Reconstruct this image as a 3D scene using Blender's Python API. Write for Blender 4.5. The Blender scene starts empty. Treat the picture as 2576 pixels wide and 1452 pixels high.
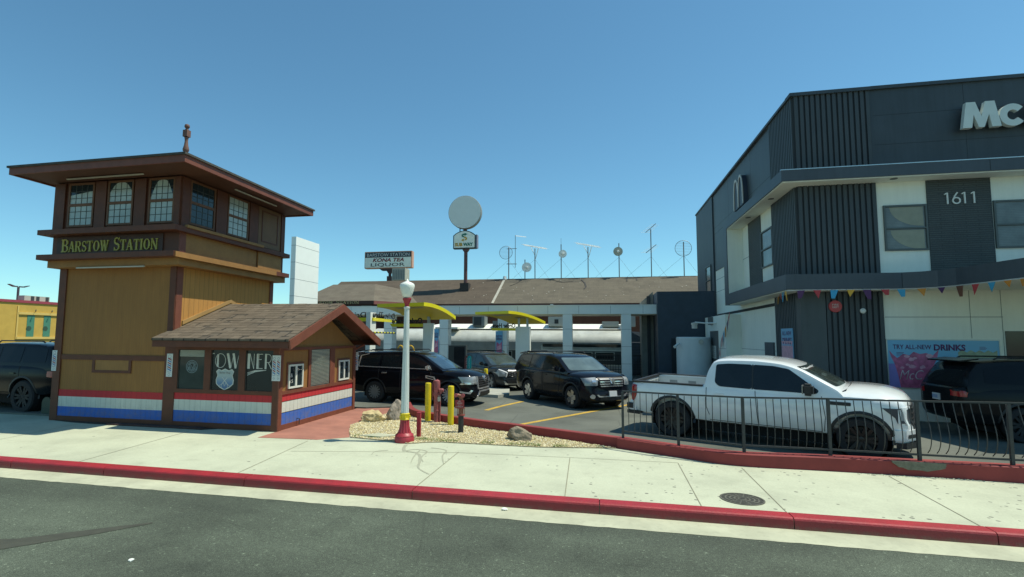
import bpy, bmesh, math, random
from mathutils import Vector, Matrix
from mathutils.bvhtree import BVHTree
R_ = math.radians
scene = bpy.context.scene
COL = scene.collection

# ---------------------------------------------------------------- camera
CAMROT = [[0.9760513, 0.0117287, 0.2172242], [0.2174196, -0.0858971, -0.9722913], [0.0072552, 0.996235, -0.0863901]]
cd = bpy.data.cameras.new('camera')
cam = bpy.data.objects.new('camera', cd)
COL.objects.link(cam)
cd.sensor_width = 36.0
cd.sensor_fit = 'HORIZONTAL'
cd.lens = 36.0 * 1337.0 / 2576.0
cd.shift_x = 80.0 / 2576.0
cd.shift_y = 6.0 / 2576.0
cd.clip_start = 0.1
cd.clip_end = 2000.0
M4 = Matrix(CAMROT).to_4x4()
M4.translation = Vector((0, 0, 2.4))
cam.matrix_world = M4
scene.camera = cam

# ---------------------------------------------------------------- sky, sun, exposure
SUN_EL = math.atan2(3.1, math.hypot(1.45, 0.25))
SUN_AZ = math.atan2(1.45, 0.25)
world = bpy.data.worlds.new("World")
scene.world = world
world.use_nodes = True
wn = world.node_tree
wn.nodes.clear()
wo = wn.nodes.new('ShaderNodeOutputWorld')
wb = wn.nodes.new('ShaderNodeBackground')
sky = wn.nodes.new('ShaderNodeTexSky')
sky.sky_type = 'NISHITA'
sky.sun_disc = False
sky.sun_elevation = SUN_EL
sky.sun_rotation = SUN_AZ
sky.altitude = 650
sky.air_density = 1.0
sky.dust_density = 0.3
sky.ozone_density = 1.5
wtint = wn.nodes.new('ShaderNodeMixRGB')
wtint.blend_type = 'MULTIPLY'
wtint.inputs[0].default_value = 1.0
wtint.inputs[2].default_value = (0.66, 1.04, 1.02, 1)
wn.links.new(sky.outputs[0], wtint.inputs[1])
wn.links.new(wtint.outputs[0], wb.inputs[0])
wb.inputs[1].default_value = 0.13
wn.links.new(wb.outputs[0], wo.inputs[0])

sl = bpy.data.lights.new('sun', 'SUN')
sl.energy = 4.6
sl.angle = R_(0.5)
sl.color = (1.0, 0.96, 0.80)
sun = bpy.data.objects.new('sun', sl)
COL.objects.link(sun)
sd = Vector((1.45, 0.25, 3.1)).normalized()
sun.rotation_euler = sd.to_track_quat('Z', 'Y').to_euler()
sun.location = (20, 5, 40)

vs = scene.view_settings
vs.view_transform = 'Standard'
vs.look = 'None'
vs.exposure = 0.12
vs.gamma = 1.0

# ---------------------------------------------------------------- materials
_M = {}
def _nt(name):
    m = bpy.data.materials.new(name)
    m.use_nodes = True
    nt = m.node_tree
    b = nt.nodes['Principled BSDF']
    return m, nt, b
def _n(nt, t, **k):
    n = nt.nodes.new(t)
    for a, v in k.items(): setattr(n, a, v)
    return n
def _math(nt, op, a, b=None):
    n = _n(nt, 'ShaderNodeMath', operation=op)
    for i, v in enumerate((a, b)):
        if v is None: continue
        if isinstance(v, (int, float)): n.inputs[i].default_value = v
        else: nt.links.new(v, n.inputs[i])
    return n.outputs[0]
def _noise(nt, vec, scale, detail=4, rough=.55):
    n = _n(nt, 'ShaderNodeTexNoise')
    n.inputs['Scale'].default_value = scale
    n.inputs['Detail'].default_value = detail
    n.inputs['Roughness'].default_value = rough
    if vec is not None: nt.links.new(vec, n.inputs['Vector'])
    return n.outputs['Fac']
def _ramp(nt, fac, stops):
    r = _n(nt, 'ShaderNodeValToRGB')
    els = r.color_ramp.elements
    while len(els) < len(stops): els.new(.5)
    for e, (p, c) in zip(els, stops):
        e.position = p
        e.color = (c, c, c, 1) if isinstance(c, (int, float)) else (*c, 1)
    nt.links.new(fac, r.inputs[0])
    return r.outputs[0]
def _mix(nt, fac, a, b, mode='MIX'):
    n = _n(nt, 'ShaderNodeMixRGB', blend_type=mode)
    for i, v in enumerate((fac, a, b)):
        if isinstance(v, (int, float)): n.inputs[i].default_value = v if i == 0 else (v, v, v, 1)
        elif isinstance(v, tuple): n.inputs[i].default_value = (*v, 1)
        else: nt.links.new(v, n.inputs[i])
    return n.outputs[0]
def _bump(nt, b, h, strength=.3, dist=.02):
    n = _n(nt, 'ShaderNodeBump')
    n.inputs['Strength'].default_value = strength
    n.inputs['Distance'].default_value = dist
    nt.links.new(h, n.inputs['Height'])
    nt.links.new(n.outputs[0], b.inputs['Normal'])
def _obj(nt):
    return _n(nt, 'ShaderNodeTexCoord').outputs['Object']

def mat(name, col, rough=.6, metal=0.0, var=.15, ns=2.5, bump=0.0, bs=60, coat=0.0, dirt=0.0, spec=.5, emit=0, streak=0):
    if name in _M: return _M[name]
    m, nt, b = _nt(name)
    o = _obj(nt)
    c = None
    n1 = _noise(nt, o, ns, 5, .6)
    f = _ramp(nt, n1, [(.3, 1 - var), (.7, 1 + 0 * var)])
    c = _mix(nt, 1.0, tuple(col), f, 'MULTIPLY')
    if dirt:
        n2 = _noise(nt, o, ns * 6, 6, .7)
        c = _mix(nt, _ramp(nt, n2, [(.5, 0), (.75, dirt)]), c, tuple(x * .45 for x in col))
    if streak:
        mp = _n(nt, 'ShaderNodeMapping'); nt.links.new(o, mp.inputs[0]); mp.inputs['Scale'].default_value = (5, 5, .35)
        c = _mix(nt, 1, c, _ramp(nt, _noise(nt, mp.outputs[0], 1.4, 6, .7), [(.35, 1 - streak), (.6, 1)]), 'MULTIPLY')
    nt.links.new(c, b.inputs['Base Color'])
    b.inputs['Roughness'].default_value = rough
    b.inputs['Metallic'].default_value = metal
    b.inputs['Specular IOR Level'].default_value = spec
    if coat:
        b.inputs['Coat Weight'].default_value = coat
        b.inputs['Coat Roughness'].default_value = .04
    if bump:
        _bump(nt, b, _noise(nt, o, bs, 3), bump, .01)
    if emit:
        b.inputs['Emission Color'].default_value = (*col, 1); b.inputs['Emission Strength'].default_value = emit
    _M[name] = m
    return m

def siding(name, col, axis, sp=.155, var=.18, groove=.45, wid=.09, dirt=.25):
    """Boards or grooved plywood: vertical grooves along the wall."""
    if name in _M: return _M[name]
    m, nt, b = _nt(name)
    o = _obj(nt)
    sx = _n(nt, 'ShaderNodeSeparateXYZ'); nt.links.new(o, sx.inputs[0])
    co = sx.outputs['xyz'.index(axis)]
    fr = _math(nt, 'FRACT', _math(nt, 'MULTIPLY', co, 1 / sp))
    g = _ramp(nt, fr, [(0, 0), (wid * .3, 0), (wid, 1), (1, 1)])
    mp = _n(nt, 'ShaderNodeMapping'); nt.links.new(o, mp.inputs[0])
    mp.inputs['Scale'].default_value = (7, 7, .8)
    streak = _noise(nt, mp.outputs[0], 1.6, 5, .65)
    c = _mix(nt, 1, tuple(col), _ramp(nt, streak, [(.3, 1 - var), (.7, 1)]), 'MULTIPLY')
    c = _mix(nt, _ramp(nt, _noise(nt, o, 9, 6, .7), [(.55, 0), (.8, dirt)]), c, tuple(x * .5 for x in col))
    c = _mix(nt, 1, c, _mix(nt, g, groove, 1.0), 'MULTIPLY')
    mud = _math(nt, 'MULTIPLY', _ramp(nt, sx.outputs[2], [(.12, .6), (.6, 0)]), _ramp(nt, _noise(nt, o, 6, 6, .8), [(.4, 0), (.65, 1)]))
    c = _mix(nt, mud, c, (.2, .16, .11))
    nt.links.new(c, b.inputs['Base Color'])
    b.inputs['Roughness'].default_value = .75
    _bump(nt, b, g, .6, .01)
    _M[name] = m
    return m

def bricky(name, c1, c2, mortar, axis, zmul, scale=1.0, bw=.5, rh=.25, mort=.02, bump=.5, rough=.85, off=.5, var=.25):
    """Brick or shingle courses on a wall or slope: axis is the run, z the rise."""
    if name in _M: return _M[name]
    m, nt, b = _nt(name)
    o = _obj(nt)
    sx = _n(nt, 'ShaderNodeSeparateXYZ'); nt.links.new(o, sx.inputs[0])
    cx = _n(nt, 'ShaderNodeCombineXYZ')
    nt.links.new(sx.outputs['xyz'.index(axis)], cx.inputs[0])
    nt.links.new(_math(nt, 'MULTIPLY', sx.outputs[2], zmul), cx.inputs[1])
    br = _n(nt, 'ShaderNodeTexBrick')
    br.offset = off
    nt.links.new(cx.outputs[0], br.inputs['Vector'])
    for k, v in (('Color1', (*c1, 1)), ('Color2', (*c2, 1)), ('Mortar', (*mortar, 1)), ('Scale', scale), ('Mortar Size', mort), ('Brick Width', bw), ('Row Height', rh), ('Bias', 0.0), ('Mortar Smooth', .3)):
        br.inputs[k].default_value = v
    n1 = _noise(nt, o, 1.2, 6, .7)
    c = _mix(nt, 1, br.outputs['Color'], _ramp(nt, n1, [(.3, 1 - var), (.7, 1.0)]), 'MULTIPLY')
    n2 = _noise(nt, o, 30, 3, .7)
    c = _mix(nt, 1, c, _ramp(nt, n2, [(.3, .75), (.7, 1.1)]), 'MULTIPLY')
    nt.links.new(c, b.inputs['Base Color'])
    b.inputs['Roughness'].default_value = rough
    _bump(nt, b, _math(nt, 'SUBTRACT', 1.0, br.outputs['Fac']), bump, .02)
    _M[name] = m
    return m

def paint(name, col, rough=.25, metal=0.0, flake=0):
    """Car paint with a clear coat."""
    if name in _M: return _M[name]
    m, nt, b = _nt(name)
    o = _obj(nt)
    n = _noise(nt, o, 3, 4, .6)
    c = _mix(nt, 1, tuple(col), _ramp(nt, n, [(.3, .9), (.7, 1)]), 'MULTIPLY')
    # dust low on the body
    sx = _n(nt, 'ShaderNodeSeparateXYZ'); nt.links.new(o, sx.inputs[0])
    d = _math(nt, 'MULTIPLY', _ramp(nt, sx.outputs[2], [(.25, 1), (.75, 0)]), _noise(nt, o, 8, 5, .7))
    c = _mix(nt, _math(nt, 'MULTIPLY', d, .16 if max(col) > .3 else .03), c, (.22, .2, .17))
    nt.links.new(c, b.inputs['Base Color'])
    nt.links.new(_math(nt, 'ADD', _math(nt, 'MULTIPLY', d, .3), rough), b.inputs['Roughness'])
    b.inputs['Metallic'].default_value = metal
    b.inputs['Coat Weight'].default_value = 1.0 if max(col) > .3 else .22
    b.inputs['Specular IOR Level'].default_value = .5 if max(col) > .3 else .12
    nt.links.new(_math(nt, 'MULTIPLY', n, .08), b.inputs['Coat Roughness'])
    _M[name] = m
    return m

def glass(name, col=(.012, .016, .018), rough=.04, spec=.45):
    if name in _M: return _M[name]
    m, nt, b = _nt(name)
    n = _noise(nt, _obj(nt), 2.0, 3)
    c = _mix(nt, 1, tuple(col), _ramp(nt, n, [(.3, .7), (.7, 1.2)]), 'MULTIPLY')
    nt.links.new(c, b.inputs['Base Color'])
    b.inputs['Roughness'].default_value = rough
    b.inputs['Specular IOR Level'].default_value = spec
    _M[name] = m
    return m

# ---------------------------------------------------------------- mesh builder
class MB:
    def __init__(s): s.v = []; s.f = []
    def add(s, vs, fs):
        o = len(s.v); s.v += [tuple(v) for v in vs]; s.f += [tuple(i + o for i in f) for f in fs]; return s
    def box(s, a, b):
        x0, y0, z0 = (min(a[i], b[i]) for i in range(3)); x1, y1, z1 = (max(a[i], b[i]) for i in range(3))
        return s.add([(x0,y0,z0),(x1,y0,z0),(x1,y1,z0),(x0,y1,z0),(x0,y0,z1),(x1,y0,z1),(x1,y1,z1),(x0,y1,z1)],
                     [(0,3,2,1),(4,5,6,7),(0,1,5,4),(1,2,6,5),(2,3,7,6),(3,0,4,7)])
    def obox(s, o, u, v, w):
        """box from corner o along vectors u, v, w"""
        o, u, v, w = map(Vector, (o, u, v, w))
        return s.add([o, o+u, o+u+v, o+v, o+w, o+u+w, o+u+v+w, o+v+w],
                     [(0,3,2,1),(4,5,6,7),(0,1,5,4),(1,2,6,5),(2,3,7,6),(3,0,4,7)])
    def prism(s, pts, d):
        """polygon pts (3d) swept along vector d"""
        n = len(pts); d = Vector(d)
        p = [Vector(q) for q in pts]
        fs = [tuple(range(n))[::-1], tuple(range(n, 2*n))]
        fs += [(i, (i+1) % n, n+(i+1) % n, n+i) for i in range(n)]
        return s.add(p + [q + d for q in p], fs)
    def tube(s, pts, r, n=8, cap=True):
        pts = [Vector(p) for p in pts]; rs = r if isinstance(r, (list, tuple)) else [r]*len(pts)
        ring = []; vs = []
        up = None
        for i, p in enumerate(pts):
            d = (pts[min(i+1, len(pts)-1)] - pts[max(i-1, 0)]).normalized()
            a = Vector((0,0,1)) if abs(d.z) < .95 else Vector((1,0,0))
            u = d.cross(a).normalized(); w = d.cross(u).normalized()
            if up is not None and u.dot(up) < 0: u = -u; w = -w
            up = u
            vs += [p + (u*math.cos(2*math.pi*k/n) + w*math.sin(2*math.pi*k/n))*rs[i] for k in range(n)]
        fs = []
        for i in range(len(pts)-1):
            for k in range(n):
                a = i*n+k; b = i*n+(k+1) % n
                fs.append((a, b, b+n, a+n))
        if cap:
            fs.append(tuple(range(n))[::-1]); fs.append(tuple(range((len(pts)-1)*n, len(pts)*n)))
        return s.add(vs, fs)
    def lathe(s, prof, c=(0,0,0), n=24, axis='z', cap=True, closed=False):
        vs = []
        for (r, h) in prof:
            for k in range(n):
                a = 2*math.pi*k/n
                x, y = r*math.cos(a), r*math.sin(a)
                if axis == 'z': q = (c[0]+x, c[1]+y, c[2]+h)
                elif axis == 'y': q = (c[0]+x, c[1]+h, c[2]+y)
                else: q = (c[0]+h, c[1]+x, c[2]+y)
                vs.append(q)
        fs = []
        for i in range(len(prof)-1):
            for k in range(n):
                a = i*n+k; b = i*n+(k+1) % n
                fs.append((a, b, b+n, a+n))
        if closed:
            m = (len(prof)-1)*n
            for k in range(n): fs.append((m+k, m+(k+1) % n, (k+1) % n, k))
        elif cap:
            fs.append(tuple(range(n))[::-1]); fs.append(tuple(range((len(prof)-1)*n, len(prof)*n)))
        return s.add(vs, fs)
    def strip(s, pts, w, n, t):
        """flat stroke: polyline pts with widths w in the plane with normal n, thickness t along n"""
        n = Vector(n).normalized(); pts = [Vector(p) for p in pts]
        ws = w if isinstance(w, (list, tuple)) else [w]*len(pts)
        L, Rr = [], []
        for i, p in enumerate(pts):
            d = (pts[min(i+1, len(pts)-1)] - pts[max(i-1, 0)]).normalized()
            q = d.cross(n).normalized()*ws[i]*.5
            L.append(p+q); Rr.append(p-q)
        k = len(pts); vs = L + Rr + [v + n*t for v in L] + [v + n*t for v in Rr]
        fs = []
        for i in range(k-1):
            fs += [(i, i+1, k+i+1, k+i), (2*k+i, 3*k+i, 3*k+i+1, 2*k+i+1), (i, 2*k+i, 2*k+i+1, i+1), (k+i, k+i+1, 3*k+i+1, 3*k+i)]
        fs += [(0, k, 3*k, 2*k), (k-1, 3*k-1, 4*k-1, 2*k-1)]
        return s.add(vs, fs)

def root_of(o):
    while o.parent: o = o.parent
    return o
def link(name, me, m, parent=None, smooth=None, keep=False):
    o = bpy.data.objects.new(name, me)
    COL.objects.link(o)
    if m is not None:
        me.materials.clear(); me.materials.append(m)
    if parent is not None:
        if not keep:
            me.transform(Matrix.Translation(-root_of(parent).location))
        o.parent = parent
    if smooth is not None:
        for p in me.polygons: p.use_smooth = True
        if smooth < 179: me.set_sharp_from_angle(angle=R_(smooth))
    return o
def build(name, mb, m, parent=None, smooth=None, bevel=0):
    me = bpy.data.meshes.new(name)
    me.from_pydata([tuple(v) for v in mb.v], [], mb.f)
    bm = bmesh.new(); bm.from_mesh(me)
    bmesh.ops.recalc_face_normals(bm, faces=bm.faces)
    if bevel:
        bmesh.ops.bevel(bm, geom=[e for e in bm.edges if len(e.link_faces) == 2 and e.calc_face_angle(0) > .6], offset=bevel, segments=2, affect='EDGES', clamp_overlap=True)
    bm.to_mesh(me); bm.free()
    return link(name, me, m, parent, smooth)
def bx(name, a, b, m, parent=None, bevel=0):
    return build(name, MB().box(a, b), m, parent, 30 if bevel else None, bevel)
def tag(o, label, cat, group=None, kind=None):
    if label: o['label'] = label
    if cat: o['category'] = cat
    if group: o['group'] = group
    if kind: o['kind'] = kind
    return o
def thing(name, loc, label, cat, group=None):
    o = bpy.data.objects.new(name, None); COL.objects.link(o)
    o.location = loc; o.empty_display_size = .2
    bpy.context.view_layer.update()
    return tag(o, label, cat, group)
def struct(name, mb, m, smooth=None, kind='structure'):
    o = build(name, mb, m, None, smooth); o['kind'] = kind; return o
def copy_tree(o, parent=None):
    c = o.copy(); COL.objects.link(c)
    if parent is not None: c.parent = parent
    for ch in list(o.children): copy_tree(ch, c)
    return c

def text(name, s, o, u, v, w, h, m, parent, t=.01, bold=0.0, shear=0.0, mirror=False, space=1.0, keep=False):
    """lettering fitted into a box: lower-left corner o, directions u (along) and v (up), width w, height h"""
    cu = bpy.data.curves.new(name, 'FONT')
    cu.body = s; cu.offset = bold; cu.shear = shear; cu.space_character = space; cu.resolution_u = 3
    to = bpy.data.objects.new(name, cu); COL.objects.link(to)
    dg = bpy.context.evaluated_depsgraph_get()
    me = bpy.data.meshes.new_from_object(to.evaluated_get(dg))
    bpy.data.objects.remove(to); bpy.data.curves.remove(cu)
    xs = [p.co.x for p in me.vertices]; ys = [p.co.y for p in me.vertices]
    x0, x1, y0, y1 = min(xs), max(xs), min(ys), max(ys)
    u = Vector(u).normalized(); v = Vector(v).normalized(); n = u.cross(v).normalized(); o = Vector(o)
    sx = w / (x1 - x0); sy = h / (y1 - y0)
    bm = bmesh.new(); bm.from_mesh(me)
    if t:
        r = bmesh.ops.extrude_face_region(bm, geom=bm.faces[:])
        for e in r['geom']:
            if isinstance(e, bmesh.types.BMVert): e.co.z += 1.0
    for p in bm.verts:
        fx = (x1 - p.co.x) if mirror else (p.co.x - x0)
        p.co = o + u*fx*sx + v*(p.co.y - y0)*sy + n*(t if p.co.z > .5 else 0)
    bmesh.ops.recalc_face_normals(bm, faces=bm.faces)
    bm.to_mesh(me); bm.free()
    return link(name, me, m, parent, keep=keep)

# serif capitals drawn as strokes: (points, width) in a 1-high cell
def arc(cx, cy, rx, ry, a0, a1, n=10):
    return [(cx + rx*math.cos(R_(a0+(a1-a0)*i/n)), cy + ry*math.sin(R_(a0+(a1-a0)*i/n))) for i in range(n+1)]
T, H = .17, .07
def _ser(x, y, w=.26): return ([(x-w/2, y), (x+w/2, y)], .07)
GL = {
 'B': (.66, [([(.15,0),(.15,1)],T), _ser(.12,.035), _ser(.12,.965), ([(.15,.965),(.35,.965)]+arc(.35,.75,.2,.215,90,-90)+[(.15,.535)],[.07]*3+[.09,.12,.15,.16,.15,.12,.09]+[.07]*3), ([(.15,.5),(.38,.5)]+arc(.38,.27,.22,.235,90,-90)+[(.15,.035)],[.07]*3+[.09,.12,.15,.17,.15,.12,.09]+[.07]*3)]),
 'A': (.74, [([(.34,1),(.1,0)],H), ([(.36,1),(.62,0)],T), ([(.18,.33),(.52,.33)],H), _ser(.1,.035,.22), _ser(.62,.035,.26)]),
 'R': (.72, [([(.15,0),(.15,1)],T), _ser(.14,.035), _ser(.12,.965), ([(.15,.965),(.36,.965)]+arc(.36,.73,.21,.235,90,-90)+[(.15,.495)],[.07]*3+[.09,.12,.15,.16,.15,.12,.09]+[.07]*3), ([(.36,.5),(.6,0)],.15), _ser(.64,.035,.16)]),
 'S': (.58, [(arc(.3,.74,.2,.225,20,270)+arc(.3,.27,.21,.235,90,-160),[.06,.07,.08,.09,.1,.1,.11,.12,.13,.14,.16,.16,.15,.13,.12,.11,.1,.09,.08,.08,.07,.06]), ([(.5,1),(.5,.74)],.05), ([(.09,.27),(.09,0)],.05)]),
 'T': (.66, [([(.33,0),(.33,1)],T), _ser(.33,.035,.3), ([(.03,.965),(.63,.965)],.07), ([(.05,1),(.05,.76)],.05), ([(.61,1),(.61,.76)],.05)]),
 'O': (.76, [(arc(.38,.5,.27,.465,0,360,20),[.17,.16,.13,.1,.08,.07,.08,.1,.13,.16,.17,.16,.13,.1,.08,.07,.08,.1,.13,.16,.17])]),
 'W': (1.0, [([(.12,1),(.32,0)],T), ([(.32,0),(.5,.9)],H), ([(.46,1),(.68,0)],T), ([(.68,0),(.88,1)],H), _ser(.12,.965,.26), _ser(.47,.965,.2), _ser(.88,.965,.22)]),
 'I': (.36, [([(.18,0),(.18,1)],T), _ser(.18,.035,.3), _ser(.18,.965,.3)]),
 'N': (.78, [([(.13,0),(.13,1)],H), ([(.1,1),(.64,0)],T), ([(.64,0),(.64,1)],H), _ser(.12,.035,.24), _ser(.1,.965,.2), _ser(.64,.965,.26)]),
}
def serif_text(name, s, o, u, v, w, h, m, parent, t=.012, small=.8):
    u = Vector(u).normalized(); v = Vector(v).normalized(); n = u.cross(v).normalized(); o = Vector(o)
    x = 0; lay = []; first = True
    for ch in s:
        if ch == ' ': x += .4; first = True; continue
        sc = 1.0 if first else small; first = False
        lay.append((ch, x, sc)); x += GL[ch][0]*sc + .03
    k = w / x
    mb = MB(); j = 0
    for ch, x0, sc in lay:
        for pts, wd in GL[ch][1]:
            wd = wd if isinstance(wd, list) else [wd]*len(pts)
            wd = (wd + [wd[-1]]*len(pts))[:len(pts)]
            P = [o + u*(x0 + p[0]*sc)*k + v*(p[1]*sc)*h for p in pts]
            mb.strip(P, [q*sc*(k+h)*.5 for q in wd], n, t + (j % 11)*.0007); j += 1
    return build(name, mb, m, parent)
# ================================================================ ground
def smooth_line(L, n=5):
    out = []
    for i in range(len(L)-1):
        p0 = Vector(L[max(i-1,0)]); p1 = Vector(L[i]); p2 = Vector(L[i+1]); p3 = Vector(L[min(i+2,len(L)-1)])
        for k in range(n):
            t = k/n
            out.append(tuple(.5*((2*p1)+(p2-p0)*t+(2*p0-5*p1+4*p2-p3)*t*t+(3*p1-p0-3*p2+p3)*t*t*t)))
    out.append(tuple(L[-1])); return out
def ground_mats():
    # asphalt of the street
    m, nt, b = _nt('street_asphalt'); o = _obj(nt)
    v = _n(nt, 'ShaderNodeTexVoronoi'); v.inputs['Scale'].default_value = 55; nt.links.new(o, v.inputs['Vector'])
    sp = _ramp(nt, v.outputs['Color'], [(.0, .62), (.80, 1.0), (.9, 1.25), (1, 2.8)])
    big = _ramp(nt, _noise(nt, o, .35, 5, .6), [(.3, .82), (.7, 1.08)])
    fine = _ramp(nt, _noise(nt, o, 90, 4, .8), [(.3, .6), (.7, 1.35)])
    mp = _n(nt, 'ShaderNodeMapping'); nt.links.new(o, mp.inputs[0]); mp.inputs['Scale'].default_value = (.06, .9, 1)
    lanes = _ramp(nt, _noise(nt, mp.outputs[0], 1.3, 3, .5), [(.35, .86), (.65, 1.12)])
    vc = _n(nt, 'ShaderNodeTexVoronoi', feature='DISTANCE_TO_EDGE'); vc.inputs['Scale'].default_value = .28
    wv = _mix(nt, .18, o, _n(nt, 'ShaderNodeTexNoise').outputs['Color'], 'ADD'); nt.links.new(wv, vc.inputs['Vector'])
    crack = _ramp(nt, vc.outputs['Distance'], [(0, .8), (.003, 1)])
    patch = _ramp(nt, _noise(nt, o, 1.3, 2, .5), [(.63, 1), (.67, .88)])
    c = _mix(nt, 1, (.103, .127, .09), sp, 'MULTIPLY')
    mid = _ramp(nt, _noise(nt, o, 22, 3, .75), [(.35, .84), (.6, 1.0), (.72, 1.22), (.78, 1.5)])
    c = _mix(nt, 1, c, mid, 'MULTIPLY')
    for q_ in (lanes, crack, patch): c = _mix(nt, 1, c, q_, 'MULTIPLY'); c = _mix(nt, 1, c, big, 'MULTIPLY'); c = _mix(nt, 1, c, fine, 'MULTIPLY')
    nt.links.new(c, b.inputs['Base Color']); b.inputs['Roughness'].default_value = .9
    _bump(nt, b, _noise(nt, o, 70, 4, .8), .6, .01)
    _M['street'] = m
    # lot asphalt: worn, blotchy, cracked
    m, nt, b = _nt('lot_asphalt'); o = _obj(nt)
    big = _ramp(nt, _noise(nt, o, .55, 7, .65), [(.3, .62), (.55, 1.0), (.75, 1.25)])
    fine = _ramp(nt, _noise(nt, o, 60, 4, .8), [(.3, .75), (.7, 1.2)])
    c = _mix(nt, 1, (.125,.134,.11), big, 'MULTIPLY'); c = _mix(nt, 1, c, fine, 'MULTIPLY')
    d = _n(nt, 'ShaderNodeTexVoronoi', feature='DISTANCE_TO_EDGE'); d.inputs['Scale'].default_value = .45
    wv = _mix(nt, .12, o, _n(nt, 'ShaderNodeTexNoise').outputs['Color'], 'ADD'); nt.links.new(wv, d.inputs['Vector'])
    c = _mix(nt, _ramp(nt, d.outputs['Distance'], [(0, .45), (.008, 0)]), c, (.03, .032, .03))
    nt.links.new(c, b.inputs['Base Color']); b.inputs['Roughness'].default_value = .85
    _M['lot'] = m
    # pavement concrete: pale, slightly green, gum spots
    m, nt, b = _nt('pavement_concrete'); o = _obj(nt)
    big = _ramp(nt, _noise(nt, o, .7, 8, .68), [(.3, .78), (.5, .95), (.7, 1.05)])
    fine = _ramp(nt, _noise(nt, o, 35, 5, .7), [(.3, .9), (.7, 1.06)])
    c = _mix(nt, 1, (.50, .525, .385), big, 'MULTIPLY'); c = _mix(nt, 1, c, fine, 'MULTIPLY')
    v = _n(nt, 'ShaderNodeTexVoronoi'); v.inputs['Scale'].default_value = 6.5; v.inputs['Randomness'].default_value = 1
    mp = _n(nt, 'ShaderNodeMapping'); nt.links.new(o, mp.inputs[0]); mp.inputs['Scale'].default_value = (1, 1, 0)
    nt.links.new(mp.outputs[0], v.inputs['Vector'])
    sx = _n(nt, 'ShaderNodeSeparateXYZ'); nt.links.new(o, sx.inputs[0])
    sc = _n(nt, 'ShaderNodeSeparateColor'); nt.links.new(v.outputs['Color'], sc.inputs[0])
    dens = _ramp(nt, _math(nt, 'MULTIPLY', _math(nt, 'ADD', sx.outputs[0], 9), .06), [(.0, .04), (.45, .25), (.62, .9), (1, .95)])
    on = _math(nt, 'LESS_THAN', sc.outputs[0], dens)
    siz = _math(nt, 'MULTIPLY', _math(nt, 'ADD', sc.outputs[1], .3), .15)
    spot = _math(nt, 'MULTIPLY', _math(nt, 'LESS_THAN', v.outputs['Distance'], siz), on)
    c = _mix(nt, _math(nt, 'MULTIPLY', spot, .8), c, (.1, .1, .085))
    st = _ramp(nt, _noise(nt, mp.outputs[0], 1.7, 6, .75), [(.56, 0), (.74, .4)])
    c = _mix(nt, st, c, (.3, .3, .22))
    nt.links.new(c, b.inputs['Base Color']); b.inputs['Roughness'].default_value = .88
    _bump(nt, b, _noise(nt, o, 45, 4, .7), .15, .01)
    _M['pave'] = m
    # red kerb paint over rough concrete
    m, nt, b = _nt('kerb_paint'); o = _obj(nt)
    n1 = _noise(nt, o, 3, 7, .7); n2 = _noise(nt, o, 26, 6, .75)
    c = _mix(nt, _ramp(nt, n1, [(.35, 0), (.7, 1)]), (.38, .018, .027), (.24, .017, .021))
    c = _mix(nt, _ramp(nt, n2, [(.60, 0), (.70, .7)]), c, (.15, .03, .03))
    c = _mix(nt, _ramp(nt, _noise(nt, o, 9, 8, .8), [(.69, 0), (.71, .8)]), c, (.36, .30, .22))
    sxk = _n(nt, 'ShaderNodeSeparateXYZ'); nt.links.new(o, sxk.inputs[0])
    c = _mix(nt, _ramp(nt, sxk.outputs[2], [(.06, .5), (.13, .42), (.147, 0)]), c, (.14, .022, .022))  # front darkened below the top edge: shade put into the paint colour
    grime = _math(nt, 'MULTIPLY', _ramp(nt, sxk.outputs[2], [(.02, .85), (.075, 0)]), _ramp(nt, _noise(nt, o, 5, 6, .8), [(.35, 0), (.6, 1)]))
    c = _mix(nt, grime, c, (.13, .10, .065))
    nt.links.new(c, b.inputs['Base Color']); b.inputs['Roughness'].default_value = .55
    _bump(nt, b, n2, .5, .02)
    _M['kerb'] = m
    m, nt, b = _nt('wall_paint_red'); o = _obj(nt)
    n1 = _noise(nt, o, 1.6, 7, .7); n2 = _noise(nt, o, 14, 6, .75)
    c = _mix(nt, _ramp(nt, n1, [(.35, 0), (.7, 1)]), (.27, .04, .036), (.2, .028, .026))
    c = _mix(nt, _ramp(nt, n2, [(.72, 0), (.76, .7)]), c, (.4, .25, .2))
    nt.links.new(c, b.inputs['Base Color']); b.inputs['Roughness'].default_value = .75
    _bump(nt, b, n2, .25, .01)
    _M['redwall'] = m
ground_mats()
mat('gutter', (.52, .53, .38), .9, var=.3, ns=1.5, bump=.2, dirt=.35)
mat('desert', (.30, .27, .2), .95, var=.3)
mat('red_path', (.40, .17, .12), .85, var=.35, ns=1.3, dirt=.4)
mat('joint', (.27, .26, .18), .95)
mat('yellow_line', (.62, .4, .06), .8, var=.4, ns=5, dirt=.8)
mat('lot_concrete', (.42, .43, .37), .9, var=.25, dirt=.2)

struct('ground', MB().add([(-600,-600,-.06),(600,-600,-.06),(600,900,-.06),(-600,900,-.06)], [(0,1,2,3)]), _M['desert'])
struct('road', MB().add([(-90,-14,0),(90,-14,0),(90,7.3,0),(-90,7.3,0)], [(0,1,2,3)]), _M['street'])
g = MB(); random.seed(3)
pts = []; x = -90.0
while x < 90:
    pts.append((x, 7.17 + random.uniform(-.014, .012) if -14 < x < 8 else 7.17)); x += .13 if -14 < x < 8 else 2
n = len(pts)
g.add([(p[0], p[1], .004) for p in pts] + [(p[0], 7.66, .02) for p in pts], [(i, i+1, n+i+1, n+i) for i in range(n-1)])
struct('gutter', g, _M['gutter'])
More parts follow.
